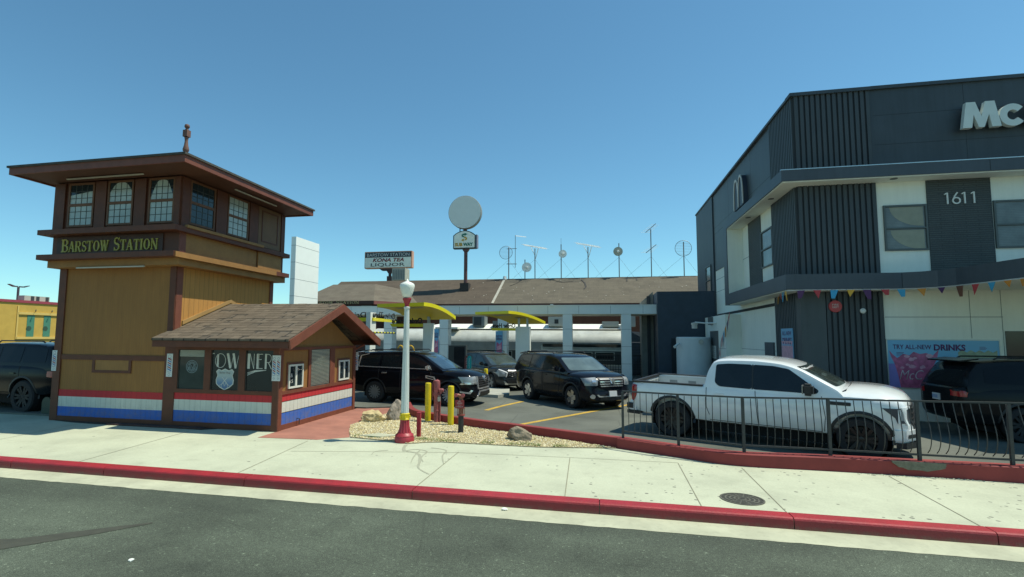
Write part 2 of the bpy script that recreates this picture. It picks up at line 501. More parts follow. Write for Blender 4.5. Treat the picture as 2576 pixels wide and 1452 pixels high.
# kerb with rounded front edge, cast in sections
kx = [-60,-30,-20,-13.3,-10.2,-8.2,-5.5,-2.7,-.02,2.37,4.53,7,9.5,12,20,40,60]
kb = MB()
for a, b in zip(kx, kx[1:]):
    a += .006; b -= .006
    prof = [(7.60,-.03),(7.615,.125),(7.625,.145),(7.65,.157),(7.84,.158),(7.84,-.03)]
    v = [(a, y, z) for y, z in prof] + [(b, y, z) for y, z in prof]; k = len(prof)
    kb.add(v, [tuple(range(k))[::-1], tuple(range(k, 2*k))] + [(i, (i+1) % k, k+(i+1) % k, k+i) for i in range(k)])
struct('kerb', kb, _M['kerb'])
kd = MB()
for x in kx[1:-1]: kd.box((x-.008, 7.63, -.02), (x+.008, 7.83, .13))
struct('kerb_joint', kd, _M['joint'])
struct('sidewalk', MB().prism([(-90,7.841,.02),(90,7.841,.02),(90,11.0,.02),(6.5,10.5,.02),(2.2,10.5,.02),(-.2,11.7,.02),(-3.5,11.3,.02),(-5.4,11.3,.02),(-6.3,12.4,.02),(-7.3,12.4,.02),(-14.2,12.4,.02),(-14.2,11.9,.02),(-90,11.9,.02)], (0,0,.13)), _M['pave'])
j = MB()
for x0, x1, y1 in ((-2.71,-2.71,10.3),(-.5,-.56,10.35),(1.32,1.37,10.4),(2.36,2.41,10.3),(4.5,4.66,10.3),(-5.8,-6.12,10.55),(-9.0,-9.4,10.9),(-12.3,-12.8,11.2),(-17,-17.6,11.2),(7.2,7.4,10.3),(-23,-23.6,11.2)):
    j.strip([(x0,7.85,.1545),(x1,y1,.1545)], .013, (0,0,1), .0004)
j.strip([(-5.9,9.55,.1545),(-4.6,9.85,.1545),(-3.4,10.1,.1545),(-2.68,10.25,.1545),(-.56,10.36,.1545),(1.37,10.42,.1545)], .012, (0,0,1), .0004)
struct('sidewalk_joint', j, _M['joint'])
# wet trickle, and a darker road strip with a shape of its own
mat('trickle', (.36, .37, .27), .85, var=.12, ns=9)
w = MB()
for k_, (L_, W_) in enumerate((([(-3.95,10.7,0),(-3.8,10.2,0),(-3.42,9.95,0),(-3.2,9.4,0),(-3.05,8.9,0),(-2.75,8.55,0)],.075),([(-3.8,10.1,0),(-3.6,10.32,0),(-3.33,10.2,0),(-3.27,9.7,0),(-3.12,9.35,0)],.05),([(-3.35,10.55,0),(-3.0,10.4,0),(-2.92,9.9,0),(-2.72,9.3,0)],.05),([(-4.1,10.1,0),(-4.3,9.95,0),(-4.25,9.65,0)],.03),([(-3.5,10.3,0),(-3.42,9.7,0),(-3.3,9.2,0)],.035))):
    S_ = smooth_line(L_, 6); n_ = len(S_); random.seed(k_)
    w.strip([(x,y,.1531+k_*.0002) for x, y, z in S_], [W_*(1-.65*q/n_)*random.uniform(.75,1.2) for q in range(n_)], (0,0,1), .0004)
struct('pavement_stain', w, _M['trickle'])
mat('road_dark', (.062, .066, .048), .85, var=.3, ns=8, bump=.5, bs=70)
struct('road_dark_strip', MB().strip([(-9.5,3.6,.004),(-7.6,4.5,.004),(-6.6,5.0,.004),(-6.0,5.55,.004),(-5.6,5.95,.004)], [.75,.6,.32,.2,.05], (0,0,1), .0004), _M['road_dark'])  # darker tapering strip laid just above the asphalt
# parking lot, higher than the pavement
lotp = [(20,10.62),(6.5,10.72),(3.7,10.8),(2.45,10.8),(1.5,11.25),(.35,11.8),(-.9,12.35),(-2.95,13.25),(-4.5,14.15),(-5.2,14.75),(-5.95,16.3),(-7.1,15.6),(-7.38,15.6),(-14.1,15.6),(-14.3,11.9),(-90,11.9),(-90,90),(60,90),(60,10.62)]
struct('parking_lot', MB().prism([(x,y,.0) for x,y in lotp], (0,0,.2)), _M['lot'])
struct('red_path', MB().prism([(-7.38,10.62,.1),(-6.0,10.72,.1),(-5.45,11.15,.1),(-6.15,12.6,.1),(-5.95,16.25,.1),(-7.1,15.62,.1),(-7.4,15.62,.1),(-7.4,11.3,.1)], (0,0,.056)), _M['red_path'])
yl = MB()
yl.strip([(-1.95,13.6,.2045),(.0,16.9,.2045),(1.45,19.4,.2045),(1.8,20,.2045)], .16, (0,0,1), .0004)
yl.strip([(-3.35,15.9,.2045),(-3.1,16.9,.2045),(-2.6,18.4,.2045)], .16, (0,0,1), .0004)
yl.strip([(-4.2,24.6,.2045),(-2.2,24.2,.2045),(-1.4,24.0,.2045)], .14, (0,0,1), .0004)
yl.strip([(1.7,20.0,.2051),(3.2,18.8,.2051)], .16, (0,0,1), .0004)
struct('lot_marking', yl, _M['yellow_line'])
struct('lot_walkway', MB().prism([(1.2,22.5,.15),(2.2,22.2,.15),(2.3,28.3,.15),(1.9,28.3,.15)], (0,0,.056)), _M['lot_concrete'])
struct('island', MB().prism([(-5.2,19.6,.15),(-3.6,19.2,.15),(-3.3,19.9,.15),(-4.2,25.5,.15),(-5.5,25.2,.15)], (0,0,.16)), _M['lot_concrete'])

# ================================================================ gravel bed with pebbles and weeds
bed = [(-6.15,12.62),(-5.75,11.75),(-5.42,11.13),(-4.6,10.98),(-4.3,10.93),(-3.95,10.78),(-3.62,11.0),(-3.3,11.12),(-1.2,11.12),(.3,11.42),(-.95,12.12),(-1.95,12.58),(-3.0,13.02),(-4.5,13.9),(-5.15,14.5),(-5.75,15.9),(-6.0,15.9)]
def inside(x, y, P):
    c = False
    for (x1, y1), (x2, y2) in zip(P, P[1:]+P[:1]):
        if (y1 > y) != (y2 > y) and x < (x2-x1)*(y-y1)/(y2-y1)+x1: c = not c
    return c
mat('bed_soil', (.36, .31, .2), .95, var=.3, ns=6)
struct('gravel_bed', MB().prism([(x,y,.05) for x,y in bed], (0,0,.115)), _M['bed_soil'])
pm, nt, b = _nt('pebbles')
gi = _n(nt, 'ShaderNodeNewGeometry')
nt.links.new(_ramp(nt, gi.outputs['Random Per Island'], [(0,(.26,.19,.08)),(.2,(.46,.36,.16)),(.5,(.66,.55,.29)),(.75,(.78,.70,.42)),(.93,(.85,.82,.62)),(1,(.2,.17,.14))]), b.inputs['Base Color'])
b.inputs['Roughness'].default_value = .8
pb = MB(); random.seed(11); cnt = 0
while cnt < 21000:
    x = random.uniform(-6.2, .35); y = random.uniform(10.75, 16)
    if not inside(x, y, bed): continue
    if y > 13.9 and random.random() < .4: continue
    cnt += 1
    s = random.uniform(.006, .0155); a = random.uniform(0, 6.3); e = random.uniform(1, 1.7)
    z = .165 + random.uniform(0, .012)
    ca, sa = math.cos(a), math.sin(a)
    def q(u, v, h): return (x + (u*ca*e - v*sa)*s, y + (u*sa*e + v*ca)*s, z + h*s)
    pb.add([q(1,0,.1), q(.2,1,.2), q(-1,.3,0), q(-.3,-1,.15), q(.1,.1,.9)], [(0,1,4),(1,2,4),(2,3,4),(3,0,4)])
struct('gravel', pb, pm, kind='stuff')
wm = mat('weed', (.15, .24, .045), .8, var=.4, ns=12)
wd = MB(); random.seed(5)
for k in range(1300):
    while True:
        t = random.random()
        if t < .75: x, y = random.uniform(-5.4, .1), 11.15 + abs(random.gauss(0, .16))
        else: x, y = random.uniform(-6, -1), random.uniform(11.2, 13.5)
        if inside(x, y, bed) and (math.sin(x*3.1)+math.sin(x*7.7+1)) > -.3: break
    for q_ in range(4):
        a = random.uniform(0, 6.3); l = random.uniform(.02, .05)
        dx, dy = math.cos(a)*l*.7, math.sin(a)*l*.7
        wd.add([(x-dy*.15,y+dx*.15,.17),(x+dy*.15,y-dx*.15,.17),(x+dx,y+dy,.17+l*.6)], [(0,1,2)])
struct('weeds', wd, wm, kind='stuff')
struct('concrete_pad', MB().prism([(-5.25,11.25,.17),(-4.7,11.2,.17),(-4.45,11.5,.17),(-4.95,11.6,.17)], (0,0,.025)), _M['gutter'])

# red kerb and low retaining wall
low = [(-5.95,16.2,.33),(-5.2,14.62,.34),(-4.5,14.02,.345),(-2.97,13.13,.35),(-1.9,12.68,.35),(-.9,12.22,.35),(.4,11.62,.35)]
rk = MB()
def wallrun(mb, line, th, z0):
    for (x1,y1,a),(x2,y2,b) in zip(line, line[1:]):
        d = Vector((x2-x1, y2-y1, 0)).normalized(); nn = Vector((d.y, -d.x, 0))*th*.5
        P = Vector((x1,y1,0)); Q = Vector((x2,y2,0))
        vs = [P+nn, P-nn, Q-nn, Q+nn]
        mb.add([(*v.xy, z0) for v in vs] + [(*vs[0].xy, a), (*vs[1].xy, a), (*vs[2].xy, b), (*vs[3].xy, b)],
               [(0,3,2,1),(4,5,6,7),(0,1,5,4),(1,2,6,5),(2,3,7,6),(3,0,4,7)])
def wallstrip(line, th, z0):
    """continuous wall following line (x, y, ztop) for its centre"""
    n = len(line); vs = []
    for i, (x, y, z) in enumerate(line):
        a = Vector(line[max(i-1,0)]); b = Vector(line[min(i+1,n-1)]); d = (b-a); d.z = 0; d.normalize()
        q = Vector((d.y, -d.x, 0))*th*.5
        vs += [(x+q.x, y+q.y, z0), (x+q.x, y+q.y, z-.012), (x+q.x*.9, y+q.y*.9, z), (x-q.x, y-q.y, z), (x-q.x, y-q.y, z0)]
    fs = []
    for i in range(n-1):
        for k in range(4): a = i*5+k; fs.append((a, a+1, a+6, a+5))
        fs.append((i*5+4, i*5, i*5+5, i*5+9))
    fs += [(0,1,2,3,4), tuple(range((n-1)*5, n*5))[::-1]]
    return MB().add(vs, fs)
o = build('low_kerb_wall', wallstrip(smooth_line(low), .17, .1), _M['redwall'])
tag(o, 'low red painted kerb wall between the gravel bed and the parking lot', 'kerb wall')
hi = [(.4,11.6,.352),(1.42,11.05,.352),(2.35,10.58,.362),(3.8,10.56,.38),(5.15,10.54,.385),(6.6,10.46,.40),(9,10.46,.40),(14,10.46,.40)]
RW = thing('retaining_wall', (3,10.6,.15), 'red painted retaining wall along the sidewalk under the grey railing', 'wall')
build('wall', wallstrip(smooth_line(hi), .27, .08), _M['redwall'], RW)
mat('patch', (.2, .19, .14), .95, var=.4, ns=14, bump=.6, bs=30)
pt = MB(); random.seed(8)
P = [(5.17+.42*math.cos(a)*(1+random.uniform(-.08,.08)), 0, .385-abs(math.sin(a))*.14*(1+random.uniform(-.1,.1))) for a in [math.pi*k/14 for k in range(15)]]
pt.prism([(p[0], 10.383, p[2]) for p in P], (0,.03,0))
build('concrete_patch', pt, _M['patch'], RW)
rb = MB(); random.seed(18)
for k in range(90):
    x = random.uniform(4.2, 6.0); y = 10.36-abs(random.gauss(0,.03)); s = random.uniform(.006,.018)
    rb.add([(x-s,y-s,.151),(x+s,y-s*.6,.151),(x+s*.7,y+s,.151),(x-s,y+s,.151),(x,y,.151+s)], [(0,1,4),(1,2,4),(2,3,4),(3,0,4)])
struct('rubble', rb, _M['gutter'], kind='stuff')

# ================================================================ manhole cover, litter
mc = thing('manhole_cover', (1.94,8.33,.151), 'round grey cast iron manhole cover set in the sidewalk by the kerb', 'manhole cover')
mat('iron', (.17, .165, .13), .55, metal=.3, var=.4, ns=9, bump=.3)
mat('iron_dark', (.07, .068, .055), .6, metal=.3, var=.4, ns=9)
build('cover', MB().lathe([(.29,0),(.29,.004),(.27,.007),(.27,.004),(0.01,.004)], (1.94,8.33,.151), 36), _M['iron_dark'], mc)
rr = MB()
for r0 in (.28,.215,.16,.1,.05): rr.strip([(1.94+r0*math.cos(2*math.pi*k/36), 8.33+r0*math.sin(2*math.pi*k/36), .155) for k in range(37)], .022, (0,0,1), .004)
for k in range(12):
    a = 2*math.pi*k/12+.2
    rr.strip([(1.94+.1*math.cos(a),8.33+.1*math.sin(a),.1548),(1.94+.27*math.cos(a),8.33+.27*math.sin(a),.1548)], .014, (0,0,1), .0038)
build('rib_pattern', rr, _M['iron'], mc)
mat('white_bit', (.75,.78,.72), .8)
def crumple(x, y, z, s, seed):
    random.seed(seed); bm = bmesh.new(); bmesh.ops.create_icosphere(bm, subdivisions=2, radius=s)
    for v in bm.verts: v.co *= random.uniform(.6, 1.2); v.co.z = abs(v.co.z)*.5; v.co += Vector((x, y, z))
    me = bpy.data.meshes.new('litter'); bm.to_mesh(me); bm.free(); return me
o = link('paper_scrap', crumple(-1.31,7.5,.02,.045,1), _M['white_bit']); tag(o, 'small crumpled white paper lying in the gutter', 'litter')
o = link('paper_scrap', crumple(-4.9,4.95,.0,.032,2), _M['white_bit']); tag(o, 'small flat white paper lying on the dark road', 'litter')

# ================================================================ signal tower
B1 = (.27,.15,.035); TR = (.15,.045,.022)
s_x = siding('tan_siding_x', (.32,.15,.038), 'x'); s_y = siding('tan_siding_y_lit', (.50,.24,.055), 'y', .17)  # side siding lighter than the front, sunlight put into its colour
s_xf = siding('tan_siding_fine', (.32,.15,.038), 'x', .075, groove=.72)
trim = mat('brown_trim', (.125,.036,.014), .6, var=.3, ns=4, bump=.15, bs=25, dirt=.25)
trim2 = mat('brown_trim_lit', (.20,.062,.034), .6, var=.3, ns=4, bump=.15, bs=25, dirt=.3)  # lighter copy of the brown trim, sunlight painted into the colour
tan = mat('tan_board', (.34,.168,.045), .65, var=.25, ns=3, dirt=.3)
soff = mat('brown_soffit', (.10,.036,.017), .7, var=.3)
stx = {}
for k, c in (('red',(.5,.03,.035)),('white',(.62,.64,.56)),('blue',(.03,.13,.5))):
    stx[k,'x'] = siding(k+'_stripe_x', c, 'x', .155, groove=.8, dirt=.12, var=.1); stx[k,'y'] = siding(k+'_stripe_y', c, 'y', .17, groove=.6, dirt=.12, var=.1)
shing_x = bricky('shingle_front', (.17,.14,.1), (.12,.095,.07), (.04,.033,.027), 'x', 2.9, 1, .32, .36, .018, .9, .95, .5, .3)
shing_y = bricky('shingle_side', (.17,.14,.1), (.12,.095,.07), (.04,.033,.027), 'y', 2.4, 1, .32, .36, .018, .9, .95, .5, .3)
tw_dark = mat('tower_roof_dark', (.085,.085,.075), .95, var=.4, ns=8, bump=.6, bs=25)
cream_glass = mat('milky_glass', (.44,.50,.45), .12, var=.25, ns=2.5, spec=.5)
dark_glass = glass('dark_window', (.02,.03,.034), .06)

TW = thing('station_tower', (-12.2,13.4,.15), 'tall tan wooden signal tower with brown trim, upper window room and hipped roof', 'tower')
X0, X1, Y0, Y1 = -14.06, -10.46, 11.4, 15.45
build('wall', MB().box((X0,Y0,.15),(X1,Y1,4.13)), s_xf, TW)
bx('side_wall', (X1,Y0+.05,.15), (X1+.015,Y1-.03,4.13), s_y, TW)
# horizontal stripes on the front
for k, a, b in (('blue',.28,.52),('white',.52,.78),('red',.78,.955)):
    bx(k+'_stripe', (-13.9,Y0-.014,a), (-10.6,Y0,b), stx[k,'x'], TW)
bx('plinth', (X0-.0,Y0-.03,.15), (X1+.03,Y0,.28), trim, TW)
bx('corner_post', (X0-.03,Y0-.035,.15), (-13.86,Y0+.12,4.13), trim, TW)
bx('corner_post', (-10.6,Y0-.035,2.12), (X1+.035,Y0+.12,4.13), trim, TW)
bx('corner_post', (-10.6,Y0-.055,.15), (-10.28,Y0-.001,2.128), trim, TW)
bx('corner_post', (X1+.005,Y0+.0,.15), (X1+.045,Y0+.2,4.13), trim2, TW)
bx('corner_post', (X1-.1,Y1-.14,.15), (X1+.045,Y1+.03,4.13), trim2, TW)
bx('belt_trim', (-13.86,Y0-.025,1.735), (-10.6,Y0,1.865), trim, TW)
fr = MB()
fr.box((-12.84,Y0-.024,1.41),(-12.76,Y0,1.735)).box((-11.71,Y0-.024,1.41),(-11.63,Y0,1.735)).box((-12.76,Y0-.024,1.41),(-11.71,Y0,1.48))
build('frame_trim', fr, trim, TW)
bx('hatch_panel', (-12.76,Y0-.012,1.48), (-11.71,Y0,1.735), tan, TW)
# overhanging storey
UX0, UX1, UY0, UY1 = -14.13, -10.2, 11.15, 15.62
bx('skirt_board', (-14.17,11.08,4.13), (-10.12,15.66,4.31), tan, TW)
lg = MB().box((-14.23,10.82,4.31),(-10.03,15.75,4.44)); build('lower_ledge', lg, trim, TW)
lg = MB().box((-14.25,10.82,4.96),(-10.03,15.75,5.09)); build('upper_ledge', lg, trim, TW)
bx('lower_ledge_cap', (-10.045,10.85,4.3), (-10.0,15.0,4.43), tan, TW)
bx('sign_wall', (UX0,UY0,4.44), (UX1,UY1,4.96), trim, TW)
bx('side_panel', (UX1,UY0+.2,4.44), (UX1+.015,14.2,4.96), tan, TW)
bx('side_panel', (UX1,14.25,4.46), (UX1+.05,15.45,5.0), tan, TW)
bx('corner_block', (UX1,UY0,4.44), (UX1+.03,UY0+.2,4.96), trim2, TW)
bx('sign_board', (-13.95,UY0-.03,4.46), (-10.65,UY0,4.94), mat('sign_brown', (.07,.028,.018), .6, var=.3), TW)
gold = mat('gold_letter', (.52,.42,.07), .5, var=.3, ns=8, dirt=.5)
serif_text('lettering', 'Barstow Station'.upper().replace('BARSTOW','BARSTOW'), (-13.78,UY0-.032,4.535), (1,0,0), (0,0,1), 3.02, .34, gold, TW, .02, .82)
core = MB().box((UX0,UY0,5.09),(UX1,UY1,6.4)); build('upper_wall', core, trim, TW)
def paned_window(parent, o, u, v, w, h, nx, ny, gm, fm, name='window', split=True, fw=.05, d=.03, muntin=.014, mm=None):
    """o lower-left corner on the wall plane, n outward"""
    o, u, v = Vector(o), Vector(u), Vector(v); n = u.cross(v)
    f = MB()
    f.obox(o, u*fw, v*h, n*d); f.obox(o+u*(w-fw), u*fw, v*h, n*d)
    f.obox(o+u*fw, u*(w-2*fw), v*fw, n*d*.98); f.obox(o+u*fw+v*(h-fw), u*(w-2*fw), v*fw, n*d*.98)
    if split: f.obox(o+u*fw+v*(h*.5-.035), u*(w-2*fw), v*.07, n*d*1.02)
    fo = build(name, f, fm, parent)
    g = MB().obox(o+u*fw*.8+v*fw*.8, u*(w-1.6*fw), v*(h-1.6*fw), n*.008)
    build('pane', g, gm, fo)
    if nx > 1 or ny > 1:
        m = MB()
        for i in range(1, nx): m.obox(o+u*(fw+(w-2*fw)*i/nx-muntin/2)+n*.009, u*muntin, v*h*.96, n*.006)
        for i in range(1, ny):
            m.obox(o+u*fw+v*(fw+(h-2*fw)*i/ny-muntin/2)+n*.0093, u*(w-2*fw), v*muntin, n*.0063)
        build('muntin', m, mm or fm, fo)
    return fo
wfr = mat('window_brown', (.16,.065,.025), .6, var=.3)
munt = mat('muntin_dark', (.05,.055,.05), .6)
for i, (a, b) in enumerate(((-13.68,-12.85),(-12.42,-11.62),(-11.15,-10.37))):
    bx('window_recess', (a,UY0-.012,5.2), (b,UY0,6.66) if False else (b,UY0,6.38), trim, TW)
    wf = paned_window(TW, (a,UY0-.012,5.2), (1,0,0), (0,0,1), b-a, 1.17, 4, 6, cream_glass, wfr, mm=munt)
    yy = UY0-.0205; A_, B_, c_ = a+.045, b-.045, (a+b)/2
    if i == 0: build('clear_glass', MB().prism([(A_,yy,6.32),(A_,yy,6.05),(B_,yy,6.15),(B_,yy,6.32)], (0,-.0004,0)), dark_glass, wf)
    else:
        zt_ = 6.32; w_ = (B_-A_)/2
        for sg, e_ in ((-1,A_),(1,B_)):
            P = [(c_+sg*(w_*(.2 if i == 1 else .12)),yy,zt_),(e_,yy,zt_),(e_,yy,5.86 if i == 2 else 6.06)]+[(c_+sg*w_*(.98-.75*k/6),yy,(5.86 if i == 2 else 6.06)+(zt_-(5.86 if i == 2 else 6.06))*math.sin(k/6*math.pi/2)) for k in range(1,6)]
            build('clear_glass', MB().prism(P, (0,-.0004-.0001*sg,0)), dark_glass, wf)
for i, (a, b) in enumerate(((11.42,12.34),(12.84,13.76))):
    paned_window(TW, (UX1,a,5.22), (0,1,0), (0,0,1), b-a, 1.15, 4, 6, dark_glass if i == 0 else cream_glass, wfr, mm=munt)
for a in (-14.13,-12.8,-11.57,-10.36):
    bx('mullion_post', (a,UY0-.05,5.09), (a+.34 if a < -14 or -13 < a < -11 else a+.16,UY0,6.38), trim, TW)
for a, b in ((UY0,11.4),(12.38,12.8),(13.8,14.2),(15.42,UY1)):
    bx('mullion_post', (UX1,a,5.09), (UX1+.04,b,6.38), trim, TW)
f = MB().box((UX1,14.24,5.14),(UX1+.02,15.4,6.38)); dr = build('side_hatch', f, mat('door_brown', (.19,.1,.045), .65, var=.25), TW)
fr = MB()
for a, b in (((14.4,5.3),(14.44,6.28)),((15.2,5.3),(15.24,6.28)),((14.44,5.3),(15.2,5.34)),((14.44,6.24),(15.2,6.28))): fr.box((UX1+.02,a[0],a[1]),(UX1+.032,b[0],b[1]))
build('hatch_trim', fr, trim, dr)
bx('gutter_pipe', (UX1+.1,11.2,5.075), (UX1+.2,14.3,5.15), tan, TW)
# roof
EX0, EX1, EY0, EY1, EZ = -14.46, -9.28, 10.18, 15.85, 6.575
ap = (-11.86,13.03,7.72)
build('fascia', MB().box((EX0,EY0,6.385),(EX1,EY0+.05,EZ-.02)).box((EX0,EY1-.05,6.385),(EX1,EY1,EZ-.02)).box((EX0,EY0+.05,6.385),(EX0+.05,EY1-.05,EZ-.02)).box((EX1-.05,EY0+.05,6.385),(EX1,EY1-.05,EZ-.02)), trim2, TW)
bx('soffit', (EX0+.05,EY0+.05,6.42), (EX1-.05,EY1-.05,6.45), soff, TW)
rf = MB(); e = .04
rf.add([(EX0-e,EY0-e,EZ-.02),(EX1+e,EY0-e,EZ-.02),(EX1+e,EY1+e,EZ-.02),(EX0-e,EY1+e,EZ-.02),(EX0-e,EY0-e,EZ+.03),(EX1+e,EY0-e,EZ+.03),(EX1+e,EY1+e,EZ+.03),(EX0-e,EY1+e,EZ+.03),ap],
       [(3,2,1,0),(0,1,5,4),(1,2,6,5),(2,3,7,6),(3,0,4,7),(4,5,8),(5,6,8),(6,7,8),(7,4,8)])
build('roof', rf, tw_dark, TW)
fin = mat('finial_wood', (.22,.11,.08), .7, var=.5, ns=20, dirt=.5)
build('finial', MB().lathe([(.09,0),(.05,.04),(.045,.09),(.085,.16),(.09,.2),(.06,.32),(.045,.45),(.05,.52),(.06,.55),(.055,.57)], (ap[0],ap[1],ap[2]-.06), 12)
      .box((ap[0]-.075,ap[1]-.075,ap[2]+.52),(ap[0]+.075,ap[1]+.075,ap[2]+.72)).lathe([(.06,0),(.045,.03),(.04,.06),(.07,.09),(.075,.12),(.06,.17),(.02,.19)], (ap[0],ap[1],ap[2]+.721), 12), fin, TW, 40)
lt = mat('conduit_white', (.5,.48,.4), .5)
build('light_strip', MB().box((-13.35,10.75,6.36),(-11.0,10.79,6.385)), lt, TW)
build('light_strip', MB().box((-13.2,11.05,4.09),(-11.1,11.09,4.12)), lt, TW)
build('light_strip', MB().box((-9.65,12.4,6.345),(-9.61,14.3,6.37)), lt, TW)

# ================================================================ annex (barber shop)
AN = thing('barber_shop', (-8.9,13.4,.15), 'small tan barber shop with a gabled shingle roof leaning on the tall tower', 'shop')
AX0, AX1, AY0, AY1 = -10.42, -7.42, 11.38, 15.35
s_yg = siding('tan_siding_gable', (.32,.152,.042), 'y', .07, groove=.75)
w = MB().box((AX0,AY0,.15),(AX1,AY1,2.1))
w.prism([(AX1-.02,AY0,2.1),(AX1-.02,AY1,2.1),(AX1-.02,13.42,3.04)], (.02,0,0))
build('wall', w, s_yg, AN)
for k, a, b in (('blue',.285,.555),('white',.555,.815),('red',.815,.98)):
    bx(k+'_stripe', (-10.28,AY0-.014,a), (-7.52,AY0,b), stx[k,'x'], AN)
    bx(k+'_stripe', (AX1,11.5,a-.005), (AX1+.014,15.24,b+.01), stx[k,'y'], AN)
bx('plinth', (AX0,AY0-.03,.15), (AX1+.03,AY0,.285), trim, AN)
bx('plinth', (AX1,AY0,.15), (AX1+.028,AY1,.28), trim2, AN)
bx('sill_trim', (-10.28,AY0-.04,.98), (-7.52,AY0,1.075), trim, AN)
bx('sill_trim', (AX1,11.5,.99), (AX1+.04,15.24,1.07), trim2, AN)
for a, b in ((-10.28,-10.2),(-9.44,-9.26),(-8.48,-8.3)): bx('window_post', (a,AY0-.044,1.076), (b,AY0,2.036), trim, AN)
bx('header_trim', (-10.28,AY0-.045,2.037), (AX1,AY0,2.12), trim, AN)
bx('corner_post', (-7.55,AY0-.05,.15), (AX1+.02,AY0,2.1), trim, AN)
bx('corner_post', (AX1+.02,AY0-.05,.15), (AX1+.05,AY0+.1,2.1), trim2, AN)
bx('corner_post', (AX1-.1,15.24,.15), (AX1+.045,AY1+.03,2.1), trim2, AN)
bx('window_post', (AX1,12.66,1.07), (AX1+.035,12.78,2.1), trim2, AN)
bx('window_post', (AX1,13.79,1.07), (AX1+.035,14.06,2.1), trim2, AN)
bx('header_trim', (AX1,AY0+.1,2.04), (AX1+.04,15.24,2.11), trim2, AN)
# roof slopes
def slope(mb, x0, x1, ya, za, yb, zb, t=.05):
    mb.prism([(x0,ya,za),(x0,yb,zb),(x0,yb,zb-t),(x0,ya,za-t)], (x1-x0,0,0))
rf = MB(); RX0, RX1 = -10.56, -6.87
slope(rf, RX0, RX1, 10.86, 2.31, 11.36, 2.31+.5*.38, .05); slope(rf, -10.45, RX1, 11.36, 2.31+.5*.38, 13.45, 3.29, .05)
slope(rf, -10.45, RX1, 16.04, 2.31, 13.45, 3.29, .05)
build('roof', rf, bricky('annex_shingle', (.175,.14,.1), (.125,.1,.07), (.04,.033,.027), 'x', 2.9, 1, .3, .34, .02, 1.0, .95, .5, .3), AN)
# real shingle courses: thin staggered tabs
tb = MB(); random.seed(21)
ny = 15
for i in range(ny):
    ya = 10.87 + (13.45-10.87)*i/ny; yb = 10.87 + (13.45-10.87)*(i+1)/ny
    za = 2.314 + (ya-10.86)*.3784; zb = 2.314 + (yb-10.86)*.3784
    x = (RX0 if ya < 11.36 else -10.44) - random.uniform(0, .1)
    while x < RX1:
        l = random.uniform(.16, .36); a = max(x, RX0 if ya < 11.36 else -10.44); b = min(x+l-.006, RX1)
        if b > a and random.random() < .8:
            h = .008 if random.random() < .55 else .005
            tb.add([(a,ya,za+h),(b,ya,za+h),(b,yb,zb+.002),(a,yb,zb+.002),(a,ya,za-.002),(b,ya,za-.002)], [(0,1,2,3),(4,5,1,0)])
        x += l
pm2, nt, b = _nt('shingle_tab'); gi = _n(nt, 'ShaderNodeNewGeometry')
c = _ramp(nt, gi.outputs['Random Per Island'], [(0,(.115,.088,.06)),(.5,(.14,.108,.074)),(1,(.165,.128,.088))])
c = _mix(nt, 1, c, _ramp(nt, _noise(nt, _obj(nt), 40, 4, .8), [(.3,.7),(.7,1.15)]), 'MULTIPLY')
nt.links.new(c, b.inputs['Base Color']); b.inputs['Roughness'].default_value = .95
build('shingles', tb, pm2, AN)
bx('fascia', (RX0,10.89,2.11), (RX1-.02,10.93,2.262), trim, AN); bx('fascia', (-10.4,15.97,2.11), (RX1-.02,16.01,2.262), trim, AN)
bg = MB()
for ya, yb in ((10.87,13.45),(16.03,13.45)):
    bg.prism([(RX1-.01,ya,2.29),(RX1-.01,yb,3.27),(RX1-.01,yb,3.06),(RX1-.01,ya+(.04 if ya < 12 else -.04),2.08)], (.045,0,0))
build('bargeboard', bg, trim2, AN)
so = MB()
for ya, yb in ((10.93,13.45),(15.97,13.45)):
    za = 2.31+(abs(ya-(10.86 if ya < 12 else 16.04)))*.3784-.085
    so.prism([(-7.41,ya,za),(-7.41,yb,3.195),(-7.41,yb,3.18),(-7.41,ya,za-.015)], (.53,0,0))
so.box((-10.4,10.93,2.13),(-7.41,11.34,2.145)).box((-7.41,15.4,2.12),(-6.9,15.95,2.135))
build('soffit', so, soff, AN)
build('eave_brace', MB().tube([(-7.4,15.4,2.0),(-7.1,15.4,2.14)], .03, 6), trim2, AN)
fl = MB()
fl.prism([(X1+.02,11.66,2.66),(X1+.02,13.45,3.33),(X1+.02,13.45,3.43),(X1+.02,11.66,2.76)], (.03,0,0))
fl.prism([(X1+.02,15.3,2.64),(X1+.02,13.45,3.33),(X1+.02,13.45,3.43),(X1+.02,15.3,2.74)], (.03,0,0))
build('flashing_board', fl, mat('tan_bright', (.42,.25,.085), .6, var=.2), TW)
